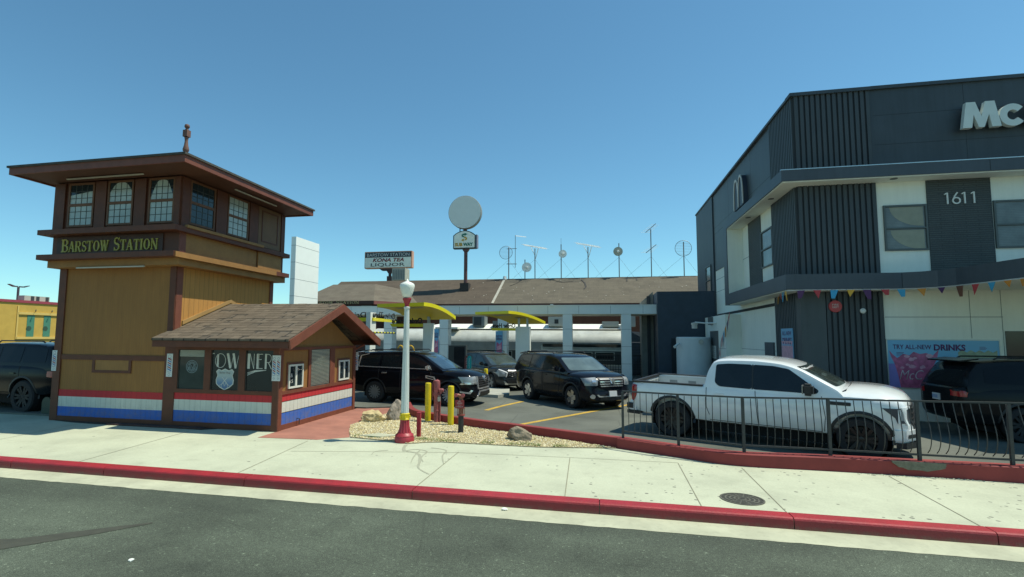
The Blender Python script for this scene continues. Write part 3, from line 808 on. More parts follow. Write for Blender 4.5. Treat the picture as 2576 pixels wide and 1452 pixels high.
# front windows
poster = mat('black_film', (.015,.02,.022), .25, var=.3)
white_ink = mat('white_ink', (.55,.57,.52), .6, var=.1)
dim_ink = mat('dim_ink', (.16,.22,.24), .5)
pw = AY0-.008
def fpane(a, b, m, nm='window'):
    f = MB(); f.box((a,AY0-.03,1.075),(a+.02,AY0,2.035)).box((b-.02,AY0-.03,1.075),(b,AY0,2.035)); fo = build(nm, f, mat('win_edge', (.04,.035,.03), .5), AN)
    build('pane', MB().box((a+.02,pw,1.075),(b-.02,AY0,2.035)), m, fo); return fo
w1 = fpane(-10.2,-9.44, glass('clear_dark', (.035,.05,.048), .05))
bl = MB()
for i in range(6): bl.box((-10.17,pw-.012,1.87+i*.026),(-9.47,pw-.003,1.888+i*.026))
build('blind', bl, mat('blind_white', (.4,.44,.38), .5), w1)
lg = MB()
for r0, a0, a1 in ((.16,0,360),(.12,20,330),(.09,200,520)): lg.strip([(-9.82+r0*math.cos(R_(a0+(a1-a0)*k/20)), pw-.0015-r0*.003, 1.62+r0*.95*math.sin(R_(a0+(a1-a0)*k/20))) for k in range(21)], .016, (0,-1,0), .0008)
for k in range(7): lg.strip([(-9.94+k*.04,pw-.0025,1.52+.02*(k%3)),(-9.9+k*.035,pw-.0025,1.62+.03*((k*2)%3))], .018, (0,-1,0), .0008)
build('shop_emblem', lg, dim_ink, w1)
w2 = fpane(-9.26,-8.48, poster); w3 = fpane(-8.3,-7.55, poster)
def deco(s, x, z, h, wds, parent):
    mb = MB(); k = 0
    P = lambda a, b: (x0+a*w, pw-.002-k*.0003, z+b*h)
    for ch, x0, w in wds:
        def ln(pts, wd):
            nonlocal k
            mb.strip([P(a,b) for a, b in pts], wd, (0,-1,0), .001); k += 1
        if ch == 'T': ln([(0,.97),(1,.97)], .02)
        if ch == 'O': ln(arc(.5,.5,.46,.47,0,360,20), .013); ln([(.27,.08),(.27,.92)], .05)
        if ch == 'W':
            ln([(.02,1),(.28,0)], .05); ln([(.13,1),(.36,.05)], .012); ln([(.34,0),(.5,.75)], .012); ln([(.5,1),(.74,0)], .05); ln([(.6,1),(.8,.05)], .012); ln([(.78,0),(1,1)], .012)
        if ch == 'N': ln([(.12,0),(.12,1)], .06); ln([(.3,1),(.88,0)], .014); ln([(.9,0),(.9,1)], .014); ln([(.3,0),(.3,1)], .01)
        if ch == 'E': ln([(.15,0),(.15,1)], .05); ln([(.15,.97),(1,.97)], .014); ln([(.15,.62),(.8,.62)], .014); ln([(.15,.03),(1,.03)], .014); ln([(.38,.03),(.38,.97)], .01)
        if ch == 'R': ln([(.15,0),(.15,1)], .05); ln([(.15,.97),(.5,.97)]+arc(.5,.7,.38,.27,90,-90)+[(.15,.43)], .014); ln([(.5,.43),(.95,0)], .02)
    return build('lettering', mb, white_ink, parent)
deco('', 0, 1.6, .36, [('T',-9.26+.02,.05),('O',-9.17,.31),('W',-8.83,.33)], w2)
deco('', 0, 1.6, .36, [('N',-8.26,.19),('E',-8.02,.17),('R',-7.8,.2)], w3)
sw = MB(); 
for k in range(3): sw.strip([(-8.26,pw-.002,1.5-.03*k),(-8.05,pw-.002,1.56-.015*k),(-7.75,pw-.002,1.575-.003*k)], [.01,.014,.004], (0,-1,0), .001)
build('swash', sw, white_ink, w3)
# route shield
def shield(sc, cx, cz, y):
    pts = [(-.5,.38),(-.38,.5),(-.2,.44),(0,.52),(.2,.44),(.38,.5),(.5,.38),(.42,.2),(.5,-.02),(.48,-.22),(.3,-.38),(0,-.52),(-.3,-.38),(-.48,-.22),(-.5,-.02),(-.42,.2)]
    return [(cx+a*sc, y, cz+b*sc) for a, b in pts]
build('route_shield', MB().prism(shield(.5,-8.87,1.33,pw-.001), (0,-.003,0)), white_ink, w2)
sm, nt, b = _nt('shield_blue'); sx = _n(nt, 'ShaderNodeSeparateXYZ'); nt.links.new(_obj(nt), sx.inputs[0])
nt.links.new(_ramp(nt, _math(nt, 'MULTIPLY', _math(nt, 'SUBTRACT', sx.outputs[2], .9), 2.2), [(0,(.04,.1,.25)),(.45,(.12,.22,.36)),(.8,(.35,.42,.42))]), b.inputs['Base Color'])
build('shield_face', MB().prism(shield(.45,-8.87,1.33,pw-.004), (0,-.002,0)), sm, w2)
text('lettering', 'Barber Shop', (-9.02,pw-.0065,1.455), (1,0,0), (0,0,1), .3, .06, mat('dark_ink', (.1,.06,.04), .6), w2, .001)
sc = MB()
sc.strip([(-8.97,pw-.0065,1.19),(-8.8,pw-.0065,1.38)], .016, (0,-1,0), .001).strip([(-8.77,pw-.007,1.19),(-8.94,pw-.007,1.38)], .016, (0,-1,0), .001)
sc.strip([(-8.92,pw-.0075,1.27),(-8.87,pw-.0075,1.17),(-8.82,pw-.0075,1.27)], .014, (0,-1,0), .001)
for cx in (-8.98,-8.76): sc.strip([(cx+.03*math.cos(a*.7),pw-.008,1.17+.03*math.sin(a*.7)) for a in range(10)], .009, (0,-1,0), .001)
build('scissors_mark', sc, white_ink, w2)
# side windows
white_fr = mat('vinyl_white', (.68,.7,.62), .45, var=.06)
for a in (11.74,14.31):
    bx('window_surround', (AX1,a-.05,1.06), (AX1+.02,a+.7,1.74), trim2, AN)
    f = MB(); A = AX1+.02
    f.box((A,a,1.11),(A+.03,a+.045,1.69)).box((A,a+.605,1.11),(A+.03,a+.65,1.69)).box((A,a+.045,1.11),(A+.029,a+.605,1.155)).box((A,a+.045,1.645),(A+.029,a+.605,1.69)).box((A,a+.29,1.155),(A+.031,a+.36,1.645))
    fo = build('window', f, white_fr, AN)
    build('pane', MB().box((A,a+.045,1.155),(A+.01,a+.605,1.645)), dark_glass, fo)
    if a < 12:
        text('lettering', '&', (A+.0105,a+.09,1.38), (0,1,0), (0,0,1), .1, .09, white_ink, fo, .001)
        text('lettering', '15', (A+.0105,a+.08,1.24), (0,1,0), (0,0,1), .12, .09, white_ink, fo, .001)
f = MB(); A = AX1
f.box((A,12.78,1.07),(A+.012,13.79,2.04)); fo = build('window', f, glass('blind_glass', (.1,.13,.12), .05), AN)
bl = MB()
for i in range(26): bl.obox((A+.014,12.81,1.1+i*.036), (0,.94,0), (.012,0,.02), (.002,0,-.001))
build('blind', bl, mat('blind_white2', (.5,.56,.48), .5), fo)
build('tap', MB().tube([(AX1+.02,12.2,.34),(AX1+.09,12.2,.34),(AX1+.09,12.2,.2)], .012, 6), _M['iron_dark'], AN)

# barber pole boards
def pole_sign(x0, x1, z0, z1, y, label, n=1, nrm=(0,-1,0), grp=None):
    """white board showing one or two barber poles"""
    t = thing('barber_pole_sign', ((x0+x1)/2, y, z0), label, 'sign', 'barber pole signs on the shop posts')
    bx('board', (x0,y-.012,z0), (x1,y,z1), mat('board_white', (.62,.66,.64), .5, var=.08), t)
    W = (x1-x0)/n; r = MB(); bl = MB(); ol = MB()
    for q in range(n):
        cx = x0+W*(q+.5); pw_ = min(W*.32, .055); h = z1-z0; a, b = z0+h*.24, z1-h*.24
        yy = y-.0125
        ol.strip([(cx+pw_*.75*math.cos(k*.63),yy,z1-h*.12+pw_*.75*math.sin(k*.63)) for k in range(11)], .008, nrm, .001)
        ol.strip([(cx+pw_*.6*math.cos(k*.63),yy,z0+h*.1+pw_*.6*math.sin(k*.63)) for k in range(11)], .008, nrm, .001)
        ol.strip([(cx-pw_,yy,b+.02),(cx+pw_,yy,b+.02)], .012, nrm, .0011).strip([(cx-pw_,yy,a-.02),(cx+pw_,yy,a-.02)], .012, nrm, .0011)
        ol.strip([(cx-pw_,yy,a),(cx-pw_,yy,b)], .005, nrm, .0012).strip([(cx+pw_,yy,a),(cx+pw_,yy,b)], .005, nrm, .0012)
        k = 0; z = a
        while z < b-.03:
            (r if k % 2 else bl).prism([(cx-pw_*.95,yy,z+.045),(cx-pw_*.95,yy,z+.075),(cx+pw_*.95,yy,z+.03),(cx+pw_*.95,yy,z)], (0,-.0016,0))
            z += .052; k += 1
    build('red_bands', r, mat('pole_red', (.3,.05,.06), .5), t); build('blue_bands', bl, mat('pole_blue', (.05,.16,.4), .5), t)
    build('outline', ol, mat('pole_grey', (.2,.24,.28), .5), t)
pole_sign(-14.12,-13.97,1.43,1.97,Y0-.036,'narrow white barber pole sign at the tower corner beside the black SUV')
pole_sign(-10.53,-10.36,1.36,1.93,Y0-.05,'narrow white barber pole sign on the brown post between tower and barber shop')
pole_sign(-7.56,-7.34,1.33,1.93,AY0-.055,'wide white sign with two barber poles on the barber shop front corner', 2)
pole_sign(-7.43,-7.3,1.35,1.9,15.395,'thin barber pole sign on the far post of the barber shop by the black SUV')
# utility box, ground vent by the tower
ub = mat('dark_green', (.02,.05,.035), .45, var=.3)
o = build('utility_box', MB().prism([(-15.1,11.95,.15),(-14.78,11.95,.15),(-14.78,11.95,.5)]+[(-14.94+.16*math.cos(R_(a)),11.95,.5+.16*math.sin(R_(a))) for a in range(30,180,30)]+[(-15.1,11.95,.5)], (.35,.75,0)), ub, None, 30)
tag(o, 'dark green round-topped utility box beside the tower base', 'utility box')
gr = thing('brick_planter_edge', (-9.9,11.1,.15), 'low dark brick edging on the sidewalk at the foot of the tower', 'edging')
eb = MB(); random.seed(4)
for k in range(26): x = -12.0+k*.105; eb.box((x,11.12,.15),(x+.097,11.3,.185+random.uniform(0,.008)))
build('bricks', eb, mat('edge_brick', (.10,.055,.045), .9, var=.5, ns=8), gr)
struct('mulch', MB().prism([(-13.9,11.36,.1),(-13.2,11.22,.1),(-12.4,11.16,.1),(-9.25,11.12,.1),(-9.0,11.33,.1)], (0,0,.065)), mat('mulch', (.07,.05,.035), .95, var=.6, ns=18, bump=.9, bs=40))
# ================================================================ street furniture
from mathutils import noise as mnoise
red_p = mat('post_red', (.40,.035,.05), .45, var=.3, ns=6, dirt=.2)
lp_white = mat('post_white', (.66,.7,.66), .45, var=.1, ns=6, dirt=.12)
yel = mat('safety_yellow', (.72,.56,.01), .5, var=.18, ns=5, dirt=.12)
LX, LY = -4.1, 11.0
LP = thing('street_lamp', (LX,LY,.15), 'white fluted street lamp with red base, yellow collar and frosted acorn globe', 'street lamp')
build('base', MB().lathe([(.205,0),(.21,.02),(.21,.09),(.195,.12),(.2,.135),(.185,.165),(.15,.19),(.14,.2)], (LX,LY,.15), 32), red_p, LP, 40)
def fluted(mb, prof, c, fl, depth, n=64):
    vs = []
    for r, h in prof:
        for k in range(n):
            a = 2*math.pi*k/n; q = r*(1-depth*max(0, math.cos(fl*a))**2)
            vs.append((c[0]+q*math.cos(a), c[1]+q*math.sin(a), c[2]+h))
    fs = [(i*n+k, i*n+(k+1)%n, (i+1)*n+(k+1)%n, (i+1)*n+k) for i in range(len(prof)-1) for k in range(n)]
    return mb.add(vs, fs + [tuple(range(n))[::-1], tuple(range((len(prof)-1)*n, len(prof)*n))])
build('lower_shaft', fluted(MB(), [(.145,.2),(.115,.28),(.1,.4),(.097,.47)], (LX,LY,.15), 12, .14), red_p, LP, 40)
build('collar', MB().lathe([(.1,.47),(.108,.475),(.108,.49),(.098,.5),(.098,.57),(.106,.58),(.106,.6),(.09,.61)], (LX,LY,.15), 32), yel, LP, 40)
em = MB()
for a in (-1.2,-2.2,.0,2.0): em.box((LX+.1*math.cos(a)-.022, LY+.1*math.sin(a)-.022, .66), (LX+.1*math.cos(a)+.022, LY+.1*math.sin(a)+.022, .71))
build('rosette', em, yel, LP)
build('shaft', fluted(MB(), [(.085,.6),(.08,1.2),(.066,2.1),(.054,2.86)], (LX,LY,.15), 12, .16), lp_white, LP, 40)
build('neck_ring', MB().lathe([(.06,2.85),(.068,2.86),(.068,2.89),(.05,2.9)], (LX,LY,.15), 24), lp_white, LP, 40)
build('capital', MB().lathe([(.048,2.9),(.05,2.95),(.065,2.99),(.08,3.03),(.095,3.05),(.095,3.085),(.08,3.09)], (LX,LY,.15), 24), red_p, LP, 40)
gm, nt, b = _nt('frosted_globe')
b.inputs['Base Color'].default_value = (.78,.8,.72,1); b.inputs['Roughness'].default_value = .25
b.inputs['Subsurface Weight'].default_value = .3; b.inputs['Subsurface Radius'].default_value = (.1,.1,.1)
build('globe', MB().lathe([(.07,3.09),(.095,3.12),(.125,3.2),(.155,3.3),(.163,3.36),(.15,3.4),(.1,3.43),(.05,3.45),(.032,3.46),(.028,3.475),(.012,3.5),(.004,3.51)], (LX,LY,.15), 32), gm, LP, 60)

def bollard(x, y, r, h, label, z=.16):
    o = build('bollard', MB().lathe([(r,0),(r*1.01,h*.5),(r*.99,h-.03),(r*.95,h-.01),(r*.7,h),(r*.1,h+.004)], (x,y,z), 20), yel, None, 50)
    return tag(o, label, 'bollard', 'yellow bollards')
bollard(-4.47,13.73,.078,1.01,'yellow bollard left of the red standpipe in the gravel')
bollard(-3.71,13.27,.078,.99,'yellow bollard between the red standpipe and the fire hose connection')
bollard(-4.35,20.6,.08,1.0,'yellow bollard half hidden behind the black SUV hood')
o = build('marker_post', MB().box((-4.01,11.52,.16),(-3.93,11.6,.69)).box((-4.015,11.515,.69),(-3.925,11.605,.7)), red_p, None); tag(o, 'short square red post beside the street lamp base', 'post')
# red standpipe (back-flow riser)
pk = mat('faded_red', (.36,.10,.095), .6, var=.35, ns=8, dirt=.3)
SX, SY = -4.19, 13.6
ST = thing('fire_standpipe', (SX,SY,.16), 'tall faded red fire standpipe between the two yellow bollards', 'standpipe')
build('pipe', MB().lathe([(.075,0),(.075,.3),(.082,.305),(.082,.325),(.075,.33),(.075,.62),(.08,.66),(.095,.7),(.095,.78),(.08,.8),(.085,.82),(.085,1.03),(.08,1.08),(.04,1.1)], (SX,SY,.16), 20), pk, ST, 40)
build('side_pipe', MB().tube([(SX+.1,SY-.02,.16),(SX+.1,SY-.02,.72),(SX+.09,SY-.02,.9)], .02, 8), pk, ST, 60)
build('handle', MB().tube([(SX-.1,SY-.04,.75),(SX-.1,SY-.04,1.15),(SX-.07,SY-.04,1.24),(SX,SY-.02,1.26),(SX+.03,SY,1.27)], .012, 6), pk, ST, 60)
build('valve', MB().lathe([(.045,0),(.05,.03),(.05,.1),(.035,.12)], (SX+.08,SY-.05,1.0), 12, 'x').box((SX+.1,SY-.09,.92),(SX+.16,SY-.03,.98)), pk, ST, 40)
build('padlock', MB().box((SX+.06,SY-.12,.72),(SX+.13,SY-.08,.83)).tube([(SX+.075,SY-.1,.83),(SX+.08,SY-.1,.87),(SX+.11,SY-.1,.87),(SX+.115,SY-.1,.83)], .008, 6), mat('steel_grey', (.4,.42,.4), .4, metal=.7), ST)
build('window_box', MB().box((SX-.04,SY-.11,.88),(SX+.04,SY-.07,1.0)), pk, ST, None, .005)
# fire department connection
FX, FY = -3.19, 12.3
FD = thing('fire_hose_connection', (FX,FY,.16), 'brass fire hose connection on a black wrapped pipe with a small red sign', 'fire connection')
wrap = mat('black_wrap', (.03,.032,.032), .6, var=.4, ns=25, bump=.6, bs=30)
pr = [(.062 + (.005 if i % 2 else 0), .42*i/14) for i in range(15)]
build('pipe', MB().lathe(pr, (FX,FY,.16), 16), wrap, FD, 40)
brass = mat('red_brass', (.32,.14,.085), .5, metal=.3, var=.4, ns=15, dirt=.4)
build('flange', MB().lathe([(.055,.4),(.095,.4),(.095,.425),(.055,.43)], (FX,FY,.16), 16), mat('flange_red', (.3,.06,.05), .6, var=.3), FD, 30)
build('body', MB().lathe([(.06,.43),(.06,.56),(.095,.565),(.095,.585),(.05,.59),(.045,.7),(.048,.84)], (FX,FY,.16), 16), brass, FD, 30)
rods = MB()
for k in range(6): a = k*math.pi/3+.3; rods.tube([(FX+.085*math.cos(a),FY+.085*math.sin(a),.55),(FX+.085*math.cos(a),FY+.085*math.sin(a),.76)], .007, 5)
build('rod_ring', rods, brass, FD)
build('siamese_body', MB().tube([(FX-.09,FY-.03,1.04),(FX,FY,1.0),(FX+.06,FY-.05,1.02)], [.035,.05,.04], 10), brass, FD, 50)
for dx, nm in ((-.11,'cap'),(.06,'cap')): build(nm, MB().lathe([(.045,0),(.045,.03),(.02,.045)], (FX+dx,FY-.09,1.03), 12, 'y'), mat('cap_red', (.42,.09,.09), .5, var=.2), FD, 40)
pl = bx('sign_plate', (FX-.115,FY-.105,.735), (FX+.1,FY-.1,.925), mat('sign_red', (.3,.03,.035), .5, var=.2), FD)
wt = mat('sign_white', (.6,.6,.55), .5)
for i, (s_, w_) in enumerate((('FDC',.06),('SERVES',.12),('1611',.07),('E. MAIN ST',.17))):
    text('lettering', s_, (FX-.008-w_/2,FY-.106,.885-.042*i), (1,0,0), (0,0,1), w_, .026, wt, pl, .001)
# boulders
def boulder(name, c, s, rot, seed, m, label):
    random.seed(seed); bm = bmesh.new(); bmesh.ops.create_icosphere(bm, subdivisions=5, radius=1)
    pl = [(Vector((random.gauss(0,1), random.gauss(0,1), random.gauss(0,.8))).normalized(), random.uniform(.62,.88)) for _ in range(11)]
    for v in bm.verts:
        p = v.co.copy()
        for n, d in pl:
            k = p.dot(n)
            if k > d: p -= n*(k-d)*.92
        r = 1 + .16*mnoise.noise(p*2.3+Vector((seed,0,0))) + .07*mnoise.noise(p*6+Vector((seed,3,0))) + .035*mnoise.noise(p*14) + random.uniform(-.008,.008)
        v.co = Vector((p.x*s[0], p.y*s[1], p.z*s[2]))*r
    me = bpy.data.meshes.new(name); bm.transform(Matrix.Rotation(rot, 4, 'Z')); bm.transform(Matrix.Translation(c)); bm.to_mesh(me); bm.free()
    o = link(name, me, m, None, 35); return tag(o, label, 'boulder')
boulder('boulder', (-5.86,13.35,.26), (.36,.24,.22), .2, 5, mat('rock_yellow', (.62,.50,.26), .9, var=.35, ns=5, bump=.5, bs=25), 'yellow sandstone boulder on the gravel beside the red path')
boulder('boulder', (-5.4,13.75,.36), (.24,.22,.35), .4, 9, mat('rock_grey', (.42,.36,.29), .9, var=.4, ns=6, bump=.6, bs=25), 'grey upright boulder behind the street lamp post')
boulder('boulder', (-1.74,11.78,.25), (.3,.2,.21), -.3, 14, mat('rock_brown', (.33,.27,.19), .95, var=.5, ns=7, bump=.9, bs=20), 'brown pitted boulder near the narrow end of the gravel bed')

# ================================================================ railing on the wall
RL = thing('railing', (3,10.6,.36), 'dark grey metal railing with thin bars on the red retaining wall', 'railing')
fm = mat('rail_grey', (.038,.043,.043), .55, metal=.0, var=.3, ns=10, dirt=.2)
posts = [(.46,11.56,1.3),(1.47,11.02,1.32),(2.53,10.6,1.34),(3.92,10.6,1.36),(5.23,10.52,1.37),(6.5,10.46,1.39),(7.8,10.46,1.4),(9.1,10.46,1.4),(10.4,10.46,1.4)]
tr = [(x,y,z) for x, y, z in posts]
def railbar(mb, P, w, h):
    for a, b in zip(P, P[1:]):
        d = (Vector(b)-Vector(a)); u = d.normalized(); s = u.cross(Vector((0,0,1))).normalized()
        mb.obox(Vector(a)-s*w/2-Vector((0,0,h/2)), d, s*w, (0,0,h))
t_ = MB(); railbar(t_, tr, .045, .028); build('top_rail', t_, fm, RL)
t_ = MB(); railbar(t_, [(x,y-.0,.485) for x, y, z in posts], .035, .03); build('bottom_rail', t_, fm, RL)
for x, y, z in posts:
    bx('post', (x-.024,y-.024,.34), (x+.024,y+.024,z-.018), fm, RL)
bal = None
for si, (a, b) in enumerate(zip(posts, posts[1:])):
    A, B = Vector(a), Vector(b); L = (B-A).length; n = max(3, round(L/.125)); d = (B-A).normalized(); out = d.cross(Vector((0,0,1))).normalized()
    if out.y > 0: out = -out
    amt = (.0,.02,.05,.10,.14,.14,.14,.14,.14)[si]
    random.seed(si)
    for k in range(1, n):
        p = A + (B-A)*k/n
        if bal is None or k == 1:
            me = bpy.data.meshes.new('baluster'); mb = MB()
            q = []
            for t in range(15):
                s = t/14; zz = .5 + .8*s
                bulge = amt*math.sin(math.pi*s**.62)**1.3
                q.append(Vector((0,0,zz)) + out*bulge)
            mb.tube(q, .0075, 6, cap=False)
            me.from_pydata([tuple(v) for v in mb.v], [], mb.f); me.materials.append(fm); bal = me
        o = bpy.data.objects.new('baluster', bal); COL.objects.link(o); o.parent = RL
        o.location = Vector((p.x+random.uniform(-.006,.006), p.y, 0)) - RL.location
        o.scale.z = (p.z-.02-.0)/1.3 if True else 1
        o.rotation_euler.x = random.uniform(-.01,.01)

# ================================================================ restaurant building
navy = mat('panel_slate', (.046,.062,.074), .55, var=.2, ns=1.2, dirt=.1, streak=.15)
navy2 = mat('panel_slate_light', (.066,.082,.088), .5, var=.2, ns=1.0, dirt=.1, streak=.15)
ribm = mat('rib_slate', (.050,.063,.070), .6, var=.15, ns=2)
rwhite = mat('stucco_white', (.84,.86,.76), .8, var=.06, ns=1.2, bump=.12, bs=60, dirt=.04, streak=.05)
jointm = mat('panel_joint', (.16,.18,.17), .8)
fasc = mat('fascia_slate', (.06,.074,.088), .5, var=.18, ns=1, dirt=.15, streak=.12)
brk_x = bricky('dark_brick_front', (.085,.10,.098), (.075,.088,.088), (.05,.06,.06), 'x', 1, 1, .6, .06, .012, .5, .7)
brk_y = bricky('dark_brick_side', (.085,.10,.098), (.075,.088,.088), (.05,.06,.06), 'y', 1, 1, .6, .06, .012, .5, .7)
BX, BY = 5.75, 17.0
RS = thing('fast_food_restaurant', (9,20,.2), 'two-storey white and dark slate restaurant with ribbed corner, ledges and number 1611', 'restaurant')
build('wall', MB().box((BX,BY,.1),(22,32.8,9.55)), rwhite, RS)
def ribs(name, axis, a, b, z0, z1, pos, back):
    mb = MB(); n = round((b-a)/.145)
    base = .03
    for i in range(n):
        p = a + (b-a)*(i+.18)/n; q = a + (b-a)*(i+.82)/n
        if axis == 'x': mb.box((p,pos-.075,z0),(q,pos-base,z1))
        else: mb.box((pos-.075,p,z0),(pos-base,q,z1))
    bk = bx(name, (a,pos-base,z0) if axis == 'x' else (pos-base,a,z0), (b,pos,z1) if axis == 'x' else (pos,b,z1), mat('rib_back', (.028,.036,.042), .7), RS)
    build('rib_pattern', mb, ribm, bk)
# parapet
ribs('ribbed_cladding', 'x', 5.72, 7.74, 7.2, 9.6, BY, 0); ribs('ribbed_cladding', 'y', 17.0, 19.2, 7.2, 9.6, BX, 0)
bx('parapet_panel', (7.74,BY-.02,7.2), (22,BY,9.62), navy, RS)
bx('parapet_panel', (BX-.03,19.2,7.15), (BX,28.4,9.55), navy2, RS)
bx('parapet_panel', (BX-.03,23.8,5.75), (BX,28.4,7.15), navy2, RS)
bx('rear_panel', (BX-.09,28.4,.2), (BX,32.86,9.62), navy, RS)
bx('coping', (BX-.13,BY-.13,9.6), (7.76,BY+.3,9.7), navy, RS); bx('coping', (7.76,BY-.09,9.62), (22,BY+.3,9.72), navy, RS)
bx('coping', (BX-.13,BY+.3,9.6), (BX+.2,32.9,9.68), navy, RS)
jt = MB()
for x in (10.05,12.6): jt.box((x,BY-.0215,7.3),(x+.012,BY-.019,9.6))
for z in (7.98,8.85): jt.box((7.8,BY-.0217,z),(22,BY-.019,z+.012))
build('panel_joint', jt, mat('joint_dark', (.03,.037,.042), .8), RS)
jt = MB(); 
for z in (7.9,): jt.box((BX-.0315,19.3,z),(BX-.029,28.3,z+.012))
for y in (21.6,25.2): jt.box((BX-.0318,y,7.2),(BX-.029,y+.012,9.5))
jt.box((BX-.032,23.9,7.6),(BX-.029,28.3,7.612))
build('panel_joint', jt, _M['joint_dark'], RS)
# upper ledge and frame
E_ = .6
up = MB().box((BX-E_,BY-E_,6.9),(22,BY-.08,7.22)).box((BX-E_,BY-.08,6.9),(BX-.08,23.8,7.22)).box((BX-E_,23.24,3.78),(BX-.01,23.8,6.9))
build('upper_ledge', up, fasc, RS)
bx('ledge_flashing', (BX-E_-.01,BY-E_-.012,7.22), (22,BY-E_+.05,7.245), mat('flash_metal', (.55,.53,.5), .25, metal=.9), RS)
sf = MB().box((BX-E_+.04,BY-E_+.04,6.872),(22,BY,6.9)).box((BX-E_+.04,BY,6.872),(BX,23.24,6.9))
build('soffit', sf, rwhite, RS)
for x, y in ((8.05,16.6),(11.2,16.6),(5.42,18.3),(5.42,21.0)):
    build('downlight', MB().lathe([(.09,0),(.09,.012),(.02,.013)], (x,y,6.858), 16), jointm, RS)
bx('frame_return', (BX-E_+.03,23.2,4.22), (BX,23.24,6.87), rwhite, RS)
# lower ledge with canopy
can = [(BX-E_,BY-E_),(8.0,16.4),(8.35,16.25),(8.62,16.0),(8.8,15.6),(8.95,14.9),(9.1,14.0),(9.3,12.9),(12,12.9),(22,12.9),(22,16.9),(BX-.08,16.9),(BX-.08,23.24),(BX-E_,23.24)]
build('lower_ledge', MB().prism([(x,y,3.79) for x, y in can], (0,0,.43)), fasc, RS)
build('ledge_soffit', MB().prism([(x+(.05 if x < 6 else 0),y+(.05 if y < 17 else 0),3.765) for x, y in can[:8]]+[(22,12.95,3.765),(22,16.9,3.765),(BX-.03,16.9,3.765),(BX-.03,23.2,3.765),(BX-E_+.05,23.2,3.765)], (0,0,.024)), rwhite, RS)
jt = MB()
jt.box((8.0,16.395,3.8),(8.012,16.4,4.2)).box((10.2,16.395,6.91),(10.212,16.4,7.2))
build('panel_joint', jt, _M['joint_dark'], RS)
# second floor front
ribs('ribbed_cladding', 'x', 5.72, 7.77, 4.22, 6.87, BY, 0); ribs('ribbed_cladding', 'y', 17.0, 19.25, 4.22, 6.87, BX, 0)
bx('brick_panel', (9.01,BY-.03,4.22), (10.53,BY,6.87), brk_x, RS)
bx('brick_panel', (BX-.03,20.66,4.22), (BX,22.24,6.87), brk_y, RS)
winf = mat('window_frame_grey', (.1,.115,.11), .5, metal=.3)
film = mat('window_film', (.30,.28,.19), .15, var=.2, ns=3)
wglass = glass('hotel_glass', (.17,.19,.185), .16, .5)
def bigwin(o, u, w, h, label=None):
    o, u = Vector(o), Vector(u); v = Vector((0,0,1)); n = u.cross(v)
    f = MB(); t = .05
    f.obox(o, u*t, v*h, n*.05).obox(o+u*(w-t), u*t, v*h, n*.05).obox(o+u*t, u*(w-2*t), v*t, n*.048).obox(o+u*t+v*(h-t), u*(w-2*t), v*t, n*.048).obox(o+u*t+v*(h*.47), u*(w-2*t), v*.045, n*.052)
    fo = build('window', f, winf, RS)
    build('pane', MB().obox(o+u*t+v*t, u*(w-2*t), v*(h-2*t), n*.012), wglass, fo)
    bl_ = MB()
    for k in range(int((h-.1)/.045)): bl_.obox(o+u*t+v*(t+.01+k*.045)+n*.0122, u*(w-2*t), v*.006, n*.001)
    build('blind', bl_, mat('blind_line', (.08,.095,.095), .5), fo)
    return fo
w1 = bigwin((7.92,BY,4.9), (1,0,0), 1.07, 1.3)
for cx, cz, hw in ((8.93,6.14,1),(8.93,5.48,1)):
    fp = []
    zb = cz-.56
    for k in range(9):
        a = math.pi/2*(k/8); fp.append((8.9-.82*math.cos(a)*1.0, BY-.0135, cz-.55*math.sin(a)))
    build('torn_film', MB().prism([(8.9,BY-.0135,cz)]+fp, (0,-.002,0)), film, w1)
bigwin((10.56,BY,4.9), (1,0,0), 1.6, 1.32); bigwin((12.3,BY,4.9), (1,0,0), 1.6, 1.32)
bigwin((BX,20.62,4.9), (0,-1,0), 1.27, 1.3)
bigwin((BX-.09,30.3,4.7), (0,-1,0), 1.3, 1.5)
jt = MB()
jt.box((BX-.003,22.3,5.6),(BX,23.2,5.615)).box((BX-.003,23.8,4.7),(BX,28.4,4.715)).box((BX-.003,23.8,5.3),(BX,28.4,5.315))
build('panel_joint', jt, jointm, RS)
num = mat('number_white', (.7,.72,.68), .5, var=.05)
dg_ = MB()
for x_ in (9.49,9.90,10.12): dg_.strip([(x_-.07,BY-.032,6.44),(x_-.012,BY-.0322,6.475)], .03, (0,-1,0), .0255)
build('lettering', dg_, num, RS)
for x_ in (9.49,9.90,10.12): build('digit', MB().strip([(x_,BY-.032,6.17),(x_,BY-.032,6.49)], .036, (0,-1,0), .024), num, RS)
build('digit', MB().strip([(9.70+.085*math.cos(R_(a*18)),BY-.032,6.26+.082*math.sin(R_(a*18))) for a in range(21)], .034, (0,-1,0), .024), num, RS)
build('digit', MB().strip([(9.622,BY-.032,6.29),(9.665,BY-.032,6.39),(9.735,BY-.032,6.49)], .034, (0,-1,0), .0245), num, RS)
# ground floor
bx('corner_pilaster', (BX-.08,BY-.08,.2), (6.32,BY,3.765), navy2, RS); bx('corner_pilaster', (BX-.08,BY,.2), (BX,17.25,3.765), navy2, RS)
ribs('ribbed_cladding', 'x', 6.32, 7.79, .2, 3.765, BY, 0); ribs('ribbed_cladding', 'y', 17.25, 19.25, .2, 3.765, BX, 0)
jt = MB()
jt.box((7.82,BY-.003,3.03),(10.6,BY,3.045)).box((9.85,BY-.0035,2.46),(9.862,BY,3.76)).box((10.57,BY-.0035,.2),(10.582,BY,3.76))
build('panel_joint', jt, jointm, RS)
bx('entrance_glazing', (10.62,BY-.02,.2), (15,BY,2.66), glass('entrance_dark', (.02,.018,.02), .1), RS)
